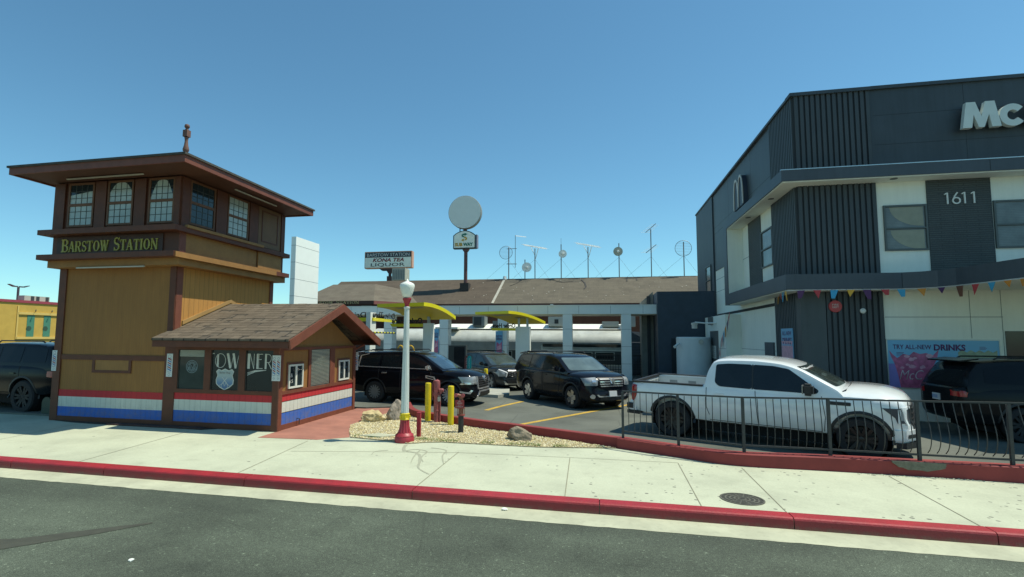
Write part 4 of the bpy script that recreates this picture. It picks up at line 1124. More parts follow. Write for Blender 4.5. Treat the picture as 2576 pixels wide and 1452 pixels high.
# ground floor side block
bx('side_block', (BX-E_,23.9,.2), (BX-.0,28.2,3.42), rwhite, RS)
bx('shadow_gap', (BX-.02,19.25,3.5), (BX-.001,28.39,3.6), mat('gap_dark', (.04,.04,.04), .9), RS)
bx('service_door', (BX-E_-.02,25.3,.2), (BX-E_,27.0,2.75), mat('door_grey', (.12,.125,.12), .6), RS)
nt_ = bx('notice', (BX-E_-.026,25.75,1.5), (BX-E_-.02,26.7,2.08), mat('notice_paper', (.55,.57,.53), .7), RS)
lm = MB()
for k in range(5): lm.box((BX-E_-.028,25.9,1.96-k*.09),(BX-E_-.0262,26.55-(k%2)*.15,1.98-k*.09))
build('lettering', lm, jointm, nt_)
bx('electric_panel', (BX-.06,19.62,.9), (BX,20.55,2.29), mat('panel_dark', (.07,.085,.1), .6), RS)
bx('vent_box', (BX-E_-.12,26.3,3.05), (BX-E_,26.9,3.4), mat('door_grey', (.12,.125,.12), .6), RS)
jt = MB(); jt.box((BX-.003,19.3,2.0),(BX,23.9,2.012)).box((BX-E_-.003,23.9,1.98),(BX-E_,25.3,1.992)).box((BX-E_-.003,27.0,1.98),(BX-E_,28.2,1.992))
build('panel_joint', jt, jointm, RS)
bx('rear_block', (2.93,28.4,.1), (BX-.1,33.0,4.78), mat('rear_navy', (.035,.055,.078), .6, var=.25), RS)
bx('rear_door', (3.55,28.37,.2), (4.6,28.4,2.4), mat('rear_door_dark', (.015,.02,.025), .6), RS)
build('rear_wing', MB().prism([(2.3,30.5,.1),(2.92,30.5,.1),(2.92,30.5,4.95),(2.75,30.5,4.8),(2.3,30.5,4.4)], (0,1.5,0)), mat('wing_grey', (.22,.22,.19), .8, var=.3), RS)
bx('drain_pipe', (2.58,30.4,.2), (2.75,30.49,4.7), mat('rear_door_dark', (.015,.02,.025), .6), RS)
# letters on the front parapet and the arch sign on the side
SG = thing('restaurant_sign', (11,16.75,8.2), 'large white raised letters McDonald\'s on the dark front parapet'.replace("McDonald's ", ''), 'sign lettering')
let = mat('letter_white', (.62,.68,.64), .5, var=.1)
bx('raceway', (9.95,BY-.16,8.3), (16.5,BY-.02,8.42), navy, SG)
def bold(s, x, z, w, h):
    return text('letter', s, (x,BY-.17,z), (1,0,0), (0,0,1), w, h, let, SG, .0, .035)
def M_letter(x, z, w, h):
    o = MB(); P = lambda a, b: (x+a*w, BY-.3, z+b*h)
    o.prism([P(0,0),P(.12,1),P(.36,1),P(.5,.42),P(.62,1),P(.86,1),P(1,0),P(.76,0),P(.70,.5),P(.56,0),P(.42,0),P(.3,.5),P(.24,0)], (0,.13,0))
    build('letter', o, let, SG)
M_letter(9.83, 8.21, .9, .72)
def ring_letter(x, z, w, h, a0, a1, th):
    o = MB(); o.strip([(x+w/2+(w/2-th/2)*math.cos(R_(a0+(a1-a0)*k/24)),BY-.17,z+h/2+(h/2-th/2)*math.sin(R_(a0+(a1-a0)*k/24))) for k in range(25)], th, (0,-1,0), .13)
    build('letter', o, let, SG)
ring_letter(10.7, 8.19, .6, .62, 38, 322, .17)
x = 11.38
for s_, w_, h_ in (('D',.7,.72),('o',.58,.58),('n',.55,.58),('a',.56,.58),('l',.2,.72),('d',.58,.72),("'",.16,.2),('s',.5,.58)):
    text('letter', s_, (x,BY-.17,8.21+(.52 if s_ == "'" else 0)), (1,0,0), (0,0,1), w_, h_, let, SG, .13, .03); x += w_+.08
AR = thing('arch_logo_sign', (BX-.03,22.8,7.65), 'dark sign box with a pale double arch on the side parapet', 'sign')
y0, y1, zz0, zz1 = 22.05, 23.5, 7.68, 8.86
xs = BX-.2
def arch(mb, cy, r, z0, z1, x, w, t):
    P = [(x, cy+r*math.cos(R_(180*k/16))*(1 if True else 1), z0+(z1-z0)*math.sin(R_(180*k/16))**.62) for k in range(17)]
    mb.strip(P, w, (-1,0,0), t)
a_ = MB()
arch(a_, 22.42, .34, zz0, zz1, xs, .1, .03); arch(a_, 23.1, .34, zz0, zz1, xs-.001, .1, .03)
build('arch', a_, mat('arch_pale', (.55,.52,.45), .5), AR)
bk = MB()
for cy in (22.42,23.1):
    P = [(BX-.03, cy+.39*math.cos(R_(180*k/16)), zz0-.02+(zz1+.04-zz0)*math.sin(R_(180*k/16))**.62) for k in range(17)]
    bk.prism(P, (-.165-(.001 if cy > 23 else 0),0,0))
build('sign_box', bk, mat('sign_dark', (.03,.04,.06), .5), AR)
# advertising boards
ad_blue = mat('ad_blue', (.17,.44,.66), .4, var=.1, ns=1); ad_pink = mat('ad_pink', (.62,.16,.30), .4, var=.5, ns=7); ad_pale = mat('ad_pale_pink', (.78,.42,.52), .4, var=.4, ns=9)
ad_ink = mat('ad_ink', (.10,.02,.12), .4); ad_violet = mat('ad_violet', (.26,.24,.58), .4, var=.2); ad_white = mat('ad_white', (.6,.55,.58), .4)
ad_yellow = mat('ad_yellow', (.35,.42,.28), .4, var=.4, ns=8)
AD = thing('drinks_banner', (9.1,BY,1.1), 'wide blue banner reading try all-new drinks on the restaurant front wall', 'banner')
yb = BY-.03
build('frame', MB().box((7.8,yb,1.08),(10.48,BY-.004,1.1)).box((7.8,yb,2.4),(10.48,BY-.004,2.43)).box((7.8,yb,1.1),(7.83,BY-.004,2.4)).box((10.45,yb,1.1),(10.48,BY-.004,2.4)), mat('ad_frame', (.5,.53,.5), .4, metal=.5), AD)
bx('sheet', (7.83,yb+.01,1.1), (10.45,BY-.004,2.4), ad_blue, AD)
bx('lower_tint', (7.83,yb+.008,1.1), (8.6,yb+.01,1.75), ad_violet, AD)
random.seed(31)
sp = [(7.86,2.12),(7.95,2.0),(8.05,1.9),(8.2,2.02),(8.35,1.98),(8.45,2.08),(8.6,2.02),(8.75,2.05),(8.9,1.98),(9.05,2.14),(9.0,1.9),(8.85,1.6),(8.8,1.1),(8.1,1.1),(8.05,1.45),(7.98,1.75),(7.9,1.95)]
build('splash', MB().prism([(a,yb+.007,c) for a, c in sp], (0,-.001,0)), ad_pink, AD)
sp2 = MB()
for k in range(9):
    cx, cz, r = random.uniform(8.15,8.85), random.uniform(1.6,1.98), random.uniform(.03,.1)
    sp2.prism([(cx+r*math.cos(a*.9)*random.uniform(.5,1.2),yb+.0055-k*.0003,cz+r*.6*math.sin(a*.9)) for a in range(7)], (0,-.0002,0))
build('ice_shape', sp2, ad_pale, AD)
build('fruit_shape', MB().prism([(9.5+.5*k/5, yb+.007, 2.08+(.06 if k%2 else 0)) for k in range(10)]+[(10.4,yb+.007,1.5),(9.5,yb+.007,1.5)], (0,-.001,0)), ad_yellow, AD)
text('lettering', 'TRY ALL-NEW', (7.96,yb+.006,2.15), (1,0,0), (0,0,1), .92, .125, ad_ink, AD, .001, .01)
text('lettering', 'DRINKS', (8.94,yb+.006,2.12), (1,0,0), (0,0,1), .74, .17, ad_ink, AD, .001, .035)
text('lettering', 'McC', (8.08,yb+.002,1.32), (1,0,0), (0,0,1), .58, .26, ad_white, AD, .001, -.01, .35)
lm = MB()
for k in range(3): lm.box((8.04,yb+.0045,2.05-k*.035),(8.22-.02*(k%2),yb+.006,2.062-k*.035)); lm.box((10.0,yb+.0045,2.22-k*.03),(10.14+.03*(k%2),yb+.006,2.23-k*.03))
build('small_print', lm, ad_ink, AD)
AS = thing('narrow_drinks_banner', (BX-.1,18.1,1.0), 'narrow blue and pink banner on the ribbed side wall of the restaurant', 'banner')
bx('sheet', (BX-.1,17.6,1.0), (BX-.08,18.62,2.73), ad_blue, AS)
bx('splash', (BX-.104,17.62,1.0), (BX-.1,18.6,2.2), ad_pale, AS)
build('splash_tip', MB().prism([(BX-.104,17.62+.098*k,2.2+(.0 if k%2 else .14)) for k in range(11)], (.003,0,0)), ad_pale, AS)
bx('red_glass', (BX-.108,17.8,1.0), (BX-.104,18.3,1.8), ad_pink, AS)
text('lettering', 'ALL-NEW', (BX-.101,18.52,2.52), (0,-1,0), (0,0,1), .82, .13, ad_ink, AS, .002, .01)
text('lettering', 'DRINKS', (BX-.101,18.52,2.25), (0,-1,0), (0,0,1), .82, .2, ad_ink, AS, .002, .03)
RD = thing('round_red_sign', (6.56,16.9,3.35), 'small round red sign on the ribbed wall under the ledge', 'sign')
build('disc', MB().lathe([(.17,0),(.17,-.02),(.16,-.03),(.01,-.031)], (6.56,BY-.08,3.34), 24, 'y'), mat('disc_red', (.5,.05,.05), .4), RD, 30)
text('lettering', 'FIRE', (6.48,BY-.113,3.36), (1,0,0), (0,0,1), .16, .05, wt, RD, .002); text('lettering', 'DEPT', (6.48,BY-.113,3.29), (1,0,0), (0,0,1), .16, .05, wt, RD, .002)
o = build('sprinkler_bell', MB().lathe([(.07,0),(.075,-.04),(.05,-.07),(.01,-.08)], (7.24,BY-.08,3.21), 16, 'y'), num, None, 40); tag(o, 'small round white bell on the ribbed wall right of the red sign', 'alarm bell')
SLm = thing('security_lamp', (4.3,26,2.8), 'white barrel security lamp on an arm above the white tank', 'lamp')
build('arm', MB().tube([(BX-E_,25.6,3.1),(4.75,25.9,3.1),(4.3,26.0,3.14)], .035, 8), num, SLm)
build('shade', MB().lathe([(.12,0),(.12,.16),(.14,.17),(.14,.25),(.03,.28)], (4.28,26,2.86), 20), mat('shade_pale', (.6,.58,.52), .5), SLm, 30)
TK = thing('water_tank', (4.3,26.6,.2), 'white cylindrical tank standing by the dark rear wall', 'tank')
build('shell', MB().lathe([(.78,0),(.78,2.22),(.75,2.27),(.02,2.28)], (4.36,26.8,.2), 40), mat('tank_white', (.62,.68,.68), .4, var=.1), TK, 30)
build('gauge', MB().lathe([(.11,0),(.11,-.05),(.01,-.05)], (4.55,26.03,2.25), 16, 'y'), mat('steel_grey', (.4,.42,.4), .4, metal=.7), TK, 30)
build('camera_arm', MB().tube([(3.62,26.4,2.15),(3.42,26.2,2.0)], [.05,.07], 8), num, TK)

# bunting
cols = {'y': (.75,.42,.05), 'p': (.10,.03,.10), 'r': (.5,.05,.05), 'b': (.05,.35,.55), 'o': (.65,.25,.03), 'w': (.5,.45,.42), 'n': (.16,.06,.03), 'k': (.55,.2,.2)}
fmats = {k: mat('flag_'+k, v, .7, var=.2) for k, v in cols.items()}
def bunting(label, path, seq, fw=.2, fh=.26, sp_=.41, grp=None, droop=(0,0,-1), start=.1, sag=.02):
    P = [Vector(p) for p in path]
    t = thing('bunting', P[0], label, 'bunting')
    build('string', MB().tube(P, .008, 5), mat('string_white', (.6,.6,.58), .8), t)
    segs = [(b-a).length for a, b in zip(P, P[1:])]; tot = sum(segs)
    random.seed(len(seq)*7)
    d = start; i = 0
    while d < tot and i < len(seq):
        s = d; k = 0
        while s > segs[k]: s -= segs[k]; k += 1
        u = (P[k+1]-P[k]).normalized(); p = P[k] + u*s
        dn = Vector(droop); nn = u.cross(dn); nn = nn.normalized() if nn.length > .1 else Vector((0,-1,0))
        h = fh*random.uniform(.6,1.1); a = random.uniform(-.25,.25); tip = p + dn*h + u*a*fw + nn*random.uniform(-.05,.05)
        m = MB()
        if random.random() < .55: m.prism([p-u*fw*.5, p+u*fw*.5, tip], nn*.004)
        else: m.prism([p-u*fw*.5, p+u*fw*.5, tip+u*fw*.22, tip-u*fw*.22], nn*.004)
        build('pennant', m, fmats[seq[i]], t); i += 1; d += sp_*random.uniform(.92,1.08)
    return t
zz = 3.75
bunting('string of coloured pennants hanging along the lower ledge of the restaurant', [(5.95,21.8,3.6),(5.75,19.3,zz-.04),(5.25,17.2,zz),(5.13,16.38,zz),(5.6,16.37,zz+.02),(8.0,16.38,zz+.02),(8.36,16.22,zz+.02),(8.62,15.97,zz+.02),(8.8,15.57,zz+.02),(8.95,14.87,zz+.02),(9.1,13.97,zz+.02),(9.3,12.88,zz+.02)],
        'rbwpkwrwyorkbyprbyprbopnrbooyoboyrpoboy', start=.1)
bunting('short string of pennants hanging straight down the white side wall', [(5.1,22.88,3.45),(5.1,23.3,3.1),(5.1,23.9,2.75),(5.1,24.6,2.3),(5.1,24.9,1.9),(5.1,25.2,1.3)], 'rpobrnrb', fw=.3, fh=.42, sp_=.42, droop=(0,.3,-1))

# ================================================================ drive-thru gantry
GT = thing('drive_thru_gantry', (-6,28.9,.2), 'long white panelled beam on square columns across the drive-thru lanes', 'gantry')
gw = mat('gantry_white', (.74,.80,.77), .5, var=.08, ns=1, dirt=.06)
bx('beam', (-16.6,28.9,3.66), (2.93,31.3,4.12), gw, GT); bx('beam_cap', (-16.62,28.87,4.12), (2.93,31.3,4.15), gw, GT)
bx('beam_soffit', (-16.55,28.95,3.64), (2.93,31.25,3.66), mat('soffit_cream', (.62,.62,.5), .7), GT)
jt = MB()
for k in range(12): jt.box((-15.9+k*1.65,28.897,3.68),(-15.888+k*1.65,28.9,4.1))
build('panel_joint', jt, jointm, GT)
for x in (-15.3,-11.9,-8.55,-5.2,-1.65,1.4):
    c = bx('column', (x-.25,28.9,.2), (x+.25,29.6,3.64), gw, GT)
    jt = MB()
    for z in (1.05,1.95,2.85): jt.box((x-.252,28.898,z),(x+.252,29.602,z+.014))
    build('panel_joint', jt, jointm, c)
bx('camera_box', (-2.55,28.8,4.06), (-2.4,28.9,4.2), num, GT)
def small_banner(x0, x1, z0, z1, label, mtext):
    t = thing('menu_banner', ((x0+x1)/2,28.86,z0), label, 'banner')
    bx('sheet', (x0,28.86,z0), (x1,28.88,z1), ad_blue, t)
    h = z1-z0
    build('splash', MB().prism([(x0+.02,28.858,z0+h*.1),(x1-.02,28.858,z0+h*.1),(x1-.04,28.858,z0+h*.72),(x0+(x1-x0)*.6,28.858,z0+h*.62),(x0+.06,28.858,z0+h*.7)], (0,-.002,0)), ad_pink, t)
    build('ice_shape', MB().prism([(x0+.06,28.854,z0+h*.45),(x1-.06,28.854,z0+h*.5),(x1-.1,28.854,z0+h*.62),(x0+.1,28.854,z0+h*.56)], (0,-.001,0)), ad_pale, t)
    text('lettering', mtext[0], (x0+.03,28.856,z0+h*.82), (1,0,0), (0,0,1), (x1-x0)-.06, h*.07, ad_ink, t, .001, .01)
    text('lettering', mtext[1], (x0+.03,28.856,z0+h*.74), (1,0,0), (0,0,1), (x1-x0)-.06, h*.07, ad_ink, t, .001, .02)
    text('lettering', mtext[2], (x0+.03,28.852,z0+h*.2), (1,0,0), (0,0,1), (x1-x0)*.8, h*.12, ad_white, t, .001, 0, .3)
small_banner(-9.12,-8.82,.9,2.84,'narrow blue and pink drinks banner beside a white column left of the menu board',('NEW','DRINKS','McC'))
small_banner(-5.56,-5.17,.8,2.73,'narrow violet and red drinks banner under the further yellow canopy',('NEW','DRINKS','M'))

# clearance portal with mirrored lettering
PW = mat('portal_white', (.8,.83,.76), .5, var=.08)
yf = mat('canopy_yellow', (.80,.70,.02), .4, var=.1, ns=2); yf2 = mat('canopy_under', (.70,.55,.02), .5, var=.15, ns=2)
ink = mat('black_letter', (.012,.012,.012), .5)
PT = thing('clearance_portal', (-9.0,20,.2), 'white drive-thru clearance post with yellow bars and a striped hanging pole', 'clearance post')
bx('column', (-9.19,20,.2), (-9.0,20.55,3.37), PW, PT)
b1 = MB().prism([(-9.0,20.15,3.02),(-9.0,20.15,3.15),(-9.08,22.9,3.15),(-9.08,22.75,3.02)], (.06,0,0)); bb = build('bar', b1, yf, PT)
text('lettering', 'Drive-Thru', (-8.98,20.2,3.16), (0,1,0), (0,0,1), 2.3, .26, ink, bb, .02, .01, mirror=True)
b2 = MB().prism([(-9.2,20.3,3.01),(-9.2,20.3,3.16),(-11.4,20.5,3.16),(-11.2,20.5,3.01)], (0,.06,0)); bb = build('bar', b2, yf, PT)
text('lettering', 'Drive-Thru', (-11.1,20.33,3.17), (1,0,0), (0,0,1), 1.75, .22, ink, bb, .02, .01, mirror=True)
hp = MB(); 
for k in range(14): (hp if k % 2 else hp).tube([(-9.0,20.3+k*.17,2.55),(-9.0,20.3+(k+1)*.17-.001,2.55)], .035, 8)
hb = build('hanging_bar', hp, mat('stripe_black', (.03,.03,.03), .5), PT)
hs = MB()
for k in range(7): hs.tube([(-9.0,20.36+k*.34,2.55),(-9.0,20.5+k*.34,2.55)], .0375, 8)
build('yellow_band', hs, yf, hb)

# order canopies: arched deck on a post with an order bar
def canopy(label, L, N, depth_dir, depth, post, barL, barR, zt=3.6, pw_=.33, twin=False, words='Order Here', zbar=(2.78,2.9)):
    t = thing('order_canopy', (post[0],post[1],.2), label, 'canopy', 'yellow order canopies')
    L, N, D = Vector((*L,0)), Vector((*N,0)), Vector((*depth_dir,0)).normalized()
    K = 14; th = .11
    def zz(s): return zt - .42*max(0, s-.12)**1.9
    top = []
    for k in range(K+1):
        s = depth*k/K; q = (s/depth)
        top.append((s, zt - (.46)*max(0, q-.05)**1.9))
    vs = []; fs = []
    for s, z in top:
        for P in (L, N):
            p = P + D*s
            vs += [(p.x,p.y,z),(p.x,p.y,z-th)]
    dk = MB(); 
    for k in range(K):
        a = k*4
        fs += [(a,a+2,a+6,a+4),(a+1,a+5,a+7,a+3)]
    dk.add(vs, fs)
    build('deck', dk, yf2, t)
    fa = MB()
    u = (N-L).normalized()
    fa.prism([(*(L-u*.02-D*.03).xy, zt+.01),(*(N+u*.03-D*.03).xy, zt+.01),(*(N+u*.03-D*.03).xy, zt-th-.01),(*(L-u*.02-D*.03).xy, zt-th-.01)], D*.03)
    build('front_fascia', fa, yf, t)
    for P, sg in ((N, 1), (L, -1)):
        sf_ = MB()
        for k in range(K):
            (s0, z0), (s1, z1) = top[k], top[k+1]
            a = P + D*s0; b = P + D*s1
            sf_.prism([(a.x,a.y,z0+.012),(b.x,b.y,z1+.012),(b.x,b.y,z1-th-.012),(a.x,a.y,z0-th-.012)], u*sg*.03)
        build('side_fascia', sf_, yf, t)
    E = N + D*depth
    cen = (L+N)*.5 + D*depth*.5
    ins = MB(); a = L + (N-L)*.22 + D*depth*.22; b = L + (N-L)*.78 + D*depth*.22
    ins.prism([(*a.xy, zt-th-.03),(*b.xy, zt-th-.03),(*(b+D*.7).xy, zt-th-.06),(*(a+D*.7).xy, zt-th-.06)], (0,0,.01))
    build('light_panel', ins, mat('canopy_grey', (.34,.36,.32), .5), t)
    px, py = post
    bx('post', (px-pw_/2,py-.2,.2), (px+pw_/2,py+.2,2.92), PW, t)
    for dx in ((-pw_*.3,pw_*.3) if twin else (0,)):
        bx('stem', (px+dx-.05,py-.06,2.92), (px+dx+.05,py+.06,3.42), mat('steel_grey', (.4,.42,.4), .4, metal=.7), t)
    bx('mount_plate', (px-.38,py-.25,3.335), (px+.38,py+.2,3.355), mat('canopy_grey', (.34,.36,.32), .5), t)
    bar = MB().prism([(barL,py-.1,zbar[1]),(barR,py-.1,zbar[1]),(barR,py-.1,zbar[0]),(barL+.1,py-.1,zbar[0])], (0,.08,0))
    bo = build('order_bar', bar, yf, t)
    text('lettering', words, (barL+.1,py-.08,zbar[1]+.005), (1,0,0), (0,0,1), (barR-barL)*.88, .23, ink, bo, .03, .03, mirror=True)
    return t
canopy('large yellow arched order canopy nearer the street, behind the street lamp', (-8.1,18.66), (-6.07,17.98), (.32,.95), 2.0, (-6.53,20), -8.13, -6.69)
canopy('smaller yellow arched order canopy further back, near the dark grey SUV', (-5.81,25.08), (-4.06,24.14), (.47,.88), 3.0, (-3.63,26), -5.25, -3.95, pw_=.7, twin=True, zbar=(2.72,2.85))
# menu board, paddle sign, small arch sign
MBd = thing('menu_board', (-5.5,20.5,.2), 'dark order screen cabinet standing behind the black SUV hood', 'menu board')
bx('cabinet', (-5.86,20.5,.2), (-5.15,20.75,2.06), mat('cabinet_dark', (.035,.045,.045), .5), MBd)
bx('screen', (-5.62,20.48,.5), (-5.2,20.5,2.0), glass('screen_glass', (.02,.022,.024), .05), MBd)
PS = thing('paddle_sign', (-4.9,20,1.0), 'pair of rounded upright paddles, one teal and one brown, by the order lane', 'sign')
def paddle(cx, m, wrd, yy):
    w = .075
    p = [(cx-w,yy,1.12),(cx+w,yy,1.12),(cx+w,yy,1.6)]+[(cx+w*math.cos(R_(a)),yy,1.6+w*math.sin(R_(a))) for a in range(30,180,30)]+[(cx-w,yy,1.6)]
    o = build('paddle', MB().prism(p, (0,.02,0)), m, PS)
    text('lettering', wrd, (cx+.035,yy-.001,1.16), (0,0,1), (-1,0,0), .44, .06, num, o, .002)
paddle(-4.88, mat('teal', (.0,.35,.34), .45), 'Good & Ready', 20.0); paddle(-5.0, mat('maroon', (.2,.05,.045), .45), 'Order & Ready', 20.05)
build('stand', MB().tube([(-4.9,20.03,.2),(-4.9,20.03,1.12)], .03, 8), mat('steel_grey', (.4,.42,.4), .4, metal=.7), PS)
GA = thing('golden_arch_marker', (-7.85,21,.2), 'pair of small golden arches showing just above the black SUV roof', 'sign')
a_ = MB()
for cx in (-8.07,-7.62): a_.tube([(cx+.17*math.cos(R_(180*k/14)),21,1.45+.57*math.sin(R_(180*k/14))**.7) for k in range(15)], .028, 8)
build('arch', a_, mat('arch_yellow', (.75,.45,.02), .4), GA)
bx('base', (-8.3,20.95,.2), (-7.4,21.05,1.45), mat('cabinet_dark', (.035,.045,.045), .5), GA)
# lattice fence by the train
LF = thing('lattice_fence', (1.2,31.5,.2), 'dark lattice fence in front of the silver rail car', 'fence')
lf = MB()
for k in range(28): lf.box((-1.2+k*.15,31.5,.25),(-1.2+k*.15+.025,31.52,1.4))
for k in range(8): lf.box((-1.2,31.522,.3+k*.15),(3.0,31.54,.325+k*.15))
build('lattice', lf, mat('lattice_dark', (.03,.035,.035), .7), LF); bx('top_rail', (-1.2,31.48,1.4), (3.0,31.56,1.46), _M['lattice_dark'], LF)
def barrier(x, y, w, label):
    t = thing('crowd_barrier', (x,y,.2), label, 'barrier')
    build('frame', MB().tube([(x,y,.25),(x,y,1.15),(x+.08,y,1.22),(x+w-.08,y,1.22),(x+w,y,1.15),(x+w,y,.25)], .02, 6), _M['lattice_dark'], t)
    for k in range(1, 7): bx('bar', (x+w*k/7-.01,y-.01,.4), (x+w*k/7+.01,y+.01,1.22), _M['lattice_dark'], t)
barrier(-5.0,27.6,1.25,'black metal barrier between the white columns behind the dark grey SUV')

# ================================================================ silver rail car
TRN = thing('rail_car', (-6.5,34,.2), 'silver corrugated passenger rail car with a white roof behind the gantry', 'rail car')
silver = mat('rail_silver', (.58,.60,.54), .42, metal=.12, var=.3, ns=1.5, dirt=.1); sil2 = mat('rail_silver_dull', (.34,.36,.34), .45, metal=.6, var=.35, ns=2)
for X0_, X1_ in ((-14.9,1.5),):
    pr = [(33.0,.25),(33.0,2.15),(33.05,2.3),(33.2,2.5),(33.45,2.68),(33.8,2.82),(34.3,2.93),(35.5,2.93),(35.9,2.6),(36,2.2),(36,.25)]
    build('body', MB().prism([(X0_,y,z) for y, z in pr], (X1_-X0_,0,0)), silver, TRN, 50)
co = MB()
for k in range(9): co.tube([(-14.8,32.995,1.66+k*.058),(-3.5 if k < 5 else 1.45,32.995,1.66+k*.058)], .021, 5)
build('corrugation', co, sil2, TRN)
co = MB()
for k in range(5): co.tube([(-14.8,32.995,.35+k*.07),(1.45,32.995,.35+k*.07)], .025, 5)
build('corrugation', co, sil2, TRN)
build('roof', MB().prism([(-10.9,33.9,2.935),(-10.9,34.6,3.2),(-10.9,36,3.3),(-10.9,36,2.94)], (12.4,0,0)), mat('rail_white', (.85,.85,.76), .6), TRN)
bx('roof_bracket', (-10.4,33.2,2.9), (-8.9,36,3.02), _M['rail_white'], TRN)
dk = glass('train_glass', (.012,.02,.022), .06)
bx('window_band', (-3.4,32.97,1.83), (1.45,33.0,2.02), dk, TRN)
bx('name_board', (-3.4,32.965,1.71), (1.45,33.0,1.8), sil2, TRN)
bx('lower_band', (-14.5,32.975,.8), (1.45,33.0,1.6), mat('train_dark', (.03,.04,.04), .4), TRN)
for x in (-13.6,-11.9,-8.0,-6.4,-4.6,-2.8,-1.5,-.2):
    wf_ = bx('window', (x-.05,32.955,1.05), (x+1.1,32.975,1.55), sil2, TRN)
    build('pane', MB().box((x,32.95,1.09),(x+1.05,32.956,1.51)), dk, wf_)
R2 = thing('rail_car', (2.2,34,.2), 'dark end of a second rail car beside the dark rear wall', 'rail car')
build('body', MB().prism([(1.6,33.0,.25),(2.85,33.0,.25),(2.85,33.0,2.2),(2.75,33.2,2.75),(1.85,33.2,2.8),(1.6,33.0,2.3)], (0,3,0)), mat('rail_in_shade', (.05,.07,.09), .5, metal=.3), R2)  # shade on this car end is put into its dark body colour
co = MB()
for k in range(7): co.tube([(1.62,32.99,1.6+k*.09),(2.83,32.99,1.6+k*.09)], .02, 5)
build('corrugation', co, mat('rail_rib_in_shade', (.10,.12,.14), .4, metal=.5), R2)  # ribs coloured dark for the same shade as the body

# ================================================================ station hall with long brown roof
HL = thing('station_hall', (-8,44,.2), 'long station hall with a weathered brown shingle roof and dark red eaves', 'station')
brick_r = bricky('red_brick_wall', (.20,.062,.028), (.16,.05,.024), (.12,.07,.05), 'x', 1, 1, .3, .09, .012, .3, .85)
bx('wall', (-23.6,42.4,.1), (10,50,4.9), brick_r, HL)
rm1 = bricky('hall_roof_brown', (.125,.096,.068), (.105,.08,.056), (.09,.068,.05), 'x', 2, 1, .8, .35, .012, .2, .95)
rm2 = bricky('hall_roof_grey', (.165,.142,.102), (.14,.12,.088), (.12,.103,.076), 'x', 2, 1, .8, .35, .012, .2, .95)
ey, ez, ry, rz = 41.9, 5.08, 46.0, 7.52
r1 = MB().add([(-24.3,ey,ez),(-8.35,ey,ez),(-8.05,ry,rz),(-23.77,ry,rz),(-24.3,50.1,ez),(-8.35,50.1,ez)], [(0,1,2,3),(3,2,5,4),(0,3,4)])
build('roof', r1, rm1, HL)
r2 = MB().add([(-8.35,ey,ez),(10.5,ey,ez-.03),(10.5,ry,rz),(-8.05,ry,rz),(-8.35,50.1,ez),(10.5,50.1,ez)], [(0,1,2,3),(3,2,5,4),(1,5,2)])
build('roof', r2, rm2, HL)
build('roof_seam', MB().strip([(-8.35,ey-.02,ez+.02),(-8.05,ry,rz+.02)], .2, (0,-.5,.86), .03), mat('seam_white', (.5,.48,.4), .8, var=.4, ns=6), HL)
bx('eave_board', (-24.3,ey,4.82), (-8.36,ey+.1,ez-.01), mat('eave_red', (.12,.045,.035), .7, var=.3), HL)
bx('eave_board', (-8.34,ey-.02,4.76), (10.5,ey+.1,ez-.04), _M['eave_red'], HL)
bx('eave_soffit', (-24.2,ey+.1,4.8), (10.5,42.4,4.83), mat('soffit_cream', (.62,.62,.5), .7), HL)
ps = MB(); random.seed(44)
for k in range(60):
    x = random.uniform(-11.5,8); s = random.random()**1.3; y = ey+(ry-ey)*(s*.85+.08); z = ez+(rz-ez)*(s*.85+.08)+.03; r = random.uniform(.02,.07)
    ps.add([(x-r,y,z),(x+r,y,z),(x+r*.6,y+r,z+r*.6),(x-r*.6,y+r,z+r*.6)], [(0,1,2,3)])
build('roof_patch', ps, _M['seam_white'], HL)
tar = MB()
for P, w in (([(-1.4,45.6,0),(-1.1,45.0,0),(-1.0,44.4,0),(-1.15,44.0,0)],.12),([(-6.5,45.7,0),(-6.9,45.1,0),(-7.4,44.7,0)],.05),([(2.3,45.9,0),(2.3,45.2,0)],.1),([(3.1,45.9,0),(3.1,45.3,0)],.09),([(-4.2,45.8,0),(-3.0,45.2,0),(-2.1,45.3,0)],.04)):
    tar.strip([(x,y,ez+(rz-ez)*(y-ey)/(ry-ey)+.02) for x, y, _ in P], w, (0,-.5,.86), .01)
for k in range(40): x = -9+k*.42; tar.strip([(x,45.93,rz-.03),(x+.4,45.9+.03*(k%3),rz-.05+.01*(k%3))], .07, (0,-.5,.86), .012)
build('tar_line', tar, mat('tar', (.035,.033,.03), .7), HL)
vb = MB().tube([(-8.05,45.9,7.45),(-8.05,45.9,7.75)], [.2,.12], 8); build('roof_vent', vb, num, HL)
# lean-to wing with hipped roof and signboard
wg = MB().add([(-23.4,37.9,5.12),(-16.83,37.9,5.12),(-14.3,42.6,5.12),(-18.2,41.2,6.75),(-22.0,41.2,6.75),(-16.5,44.3,6.45),(-23.4,44.3,6.45)], [(0,1,3,4),(1,2,5,3),(4,3,5,6)])
build('wing_roof', wg, bricky('wing_shingle', (.175,.15,.11), (.15,.125,.092), (.13,.105,.08), 'x', 2, 1, .8, .35, .012, .2, .95), HL)
bx('wing_fascia', (-23.4,37.88,4.84), (-16.83,37.95,5.11), mat('wing_dark', (.06,.025,.018), .7), HL)
build('wing_fascia', MB().prism([(-16.83,37.9,4.84),(-16.83,37.9,5.11),(-14.3,42.6,5.11),(-14.3,42.6,4.84)], (.05,.02,0)), mat('eave_pink', (.26,.09,.075), .7), HL)
bx('wing_wall', (-23.2,38.1,.2), (-17.0,42.4,4.84), mat('wing_wall', (.07,.03,.022), .8), HL)
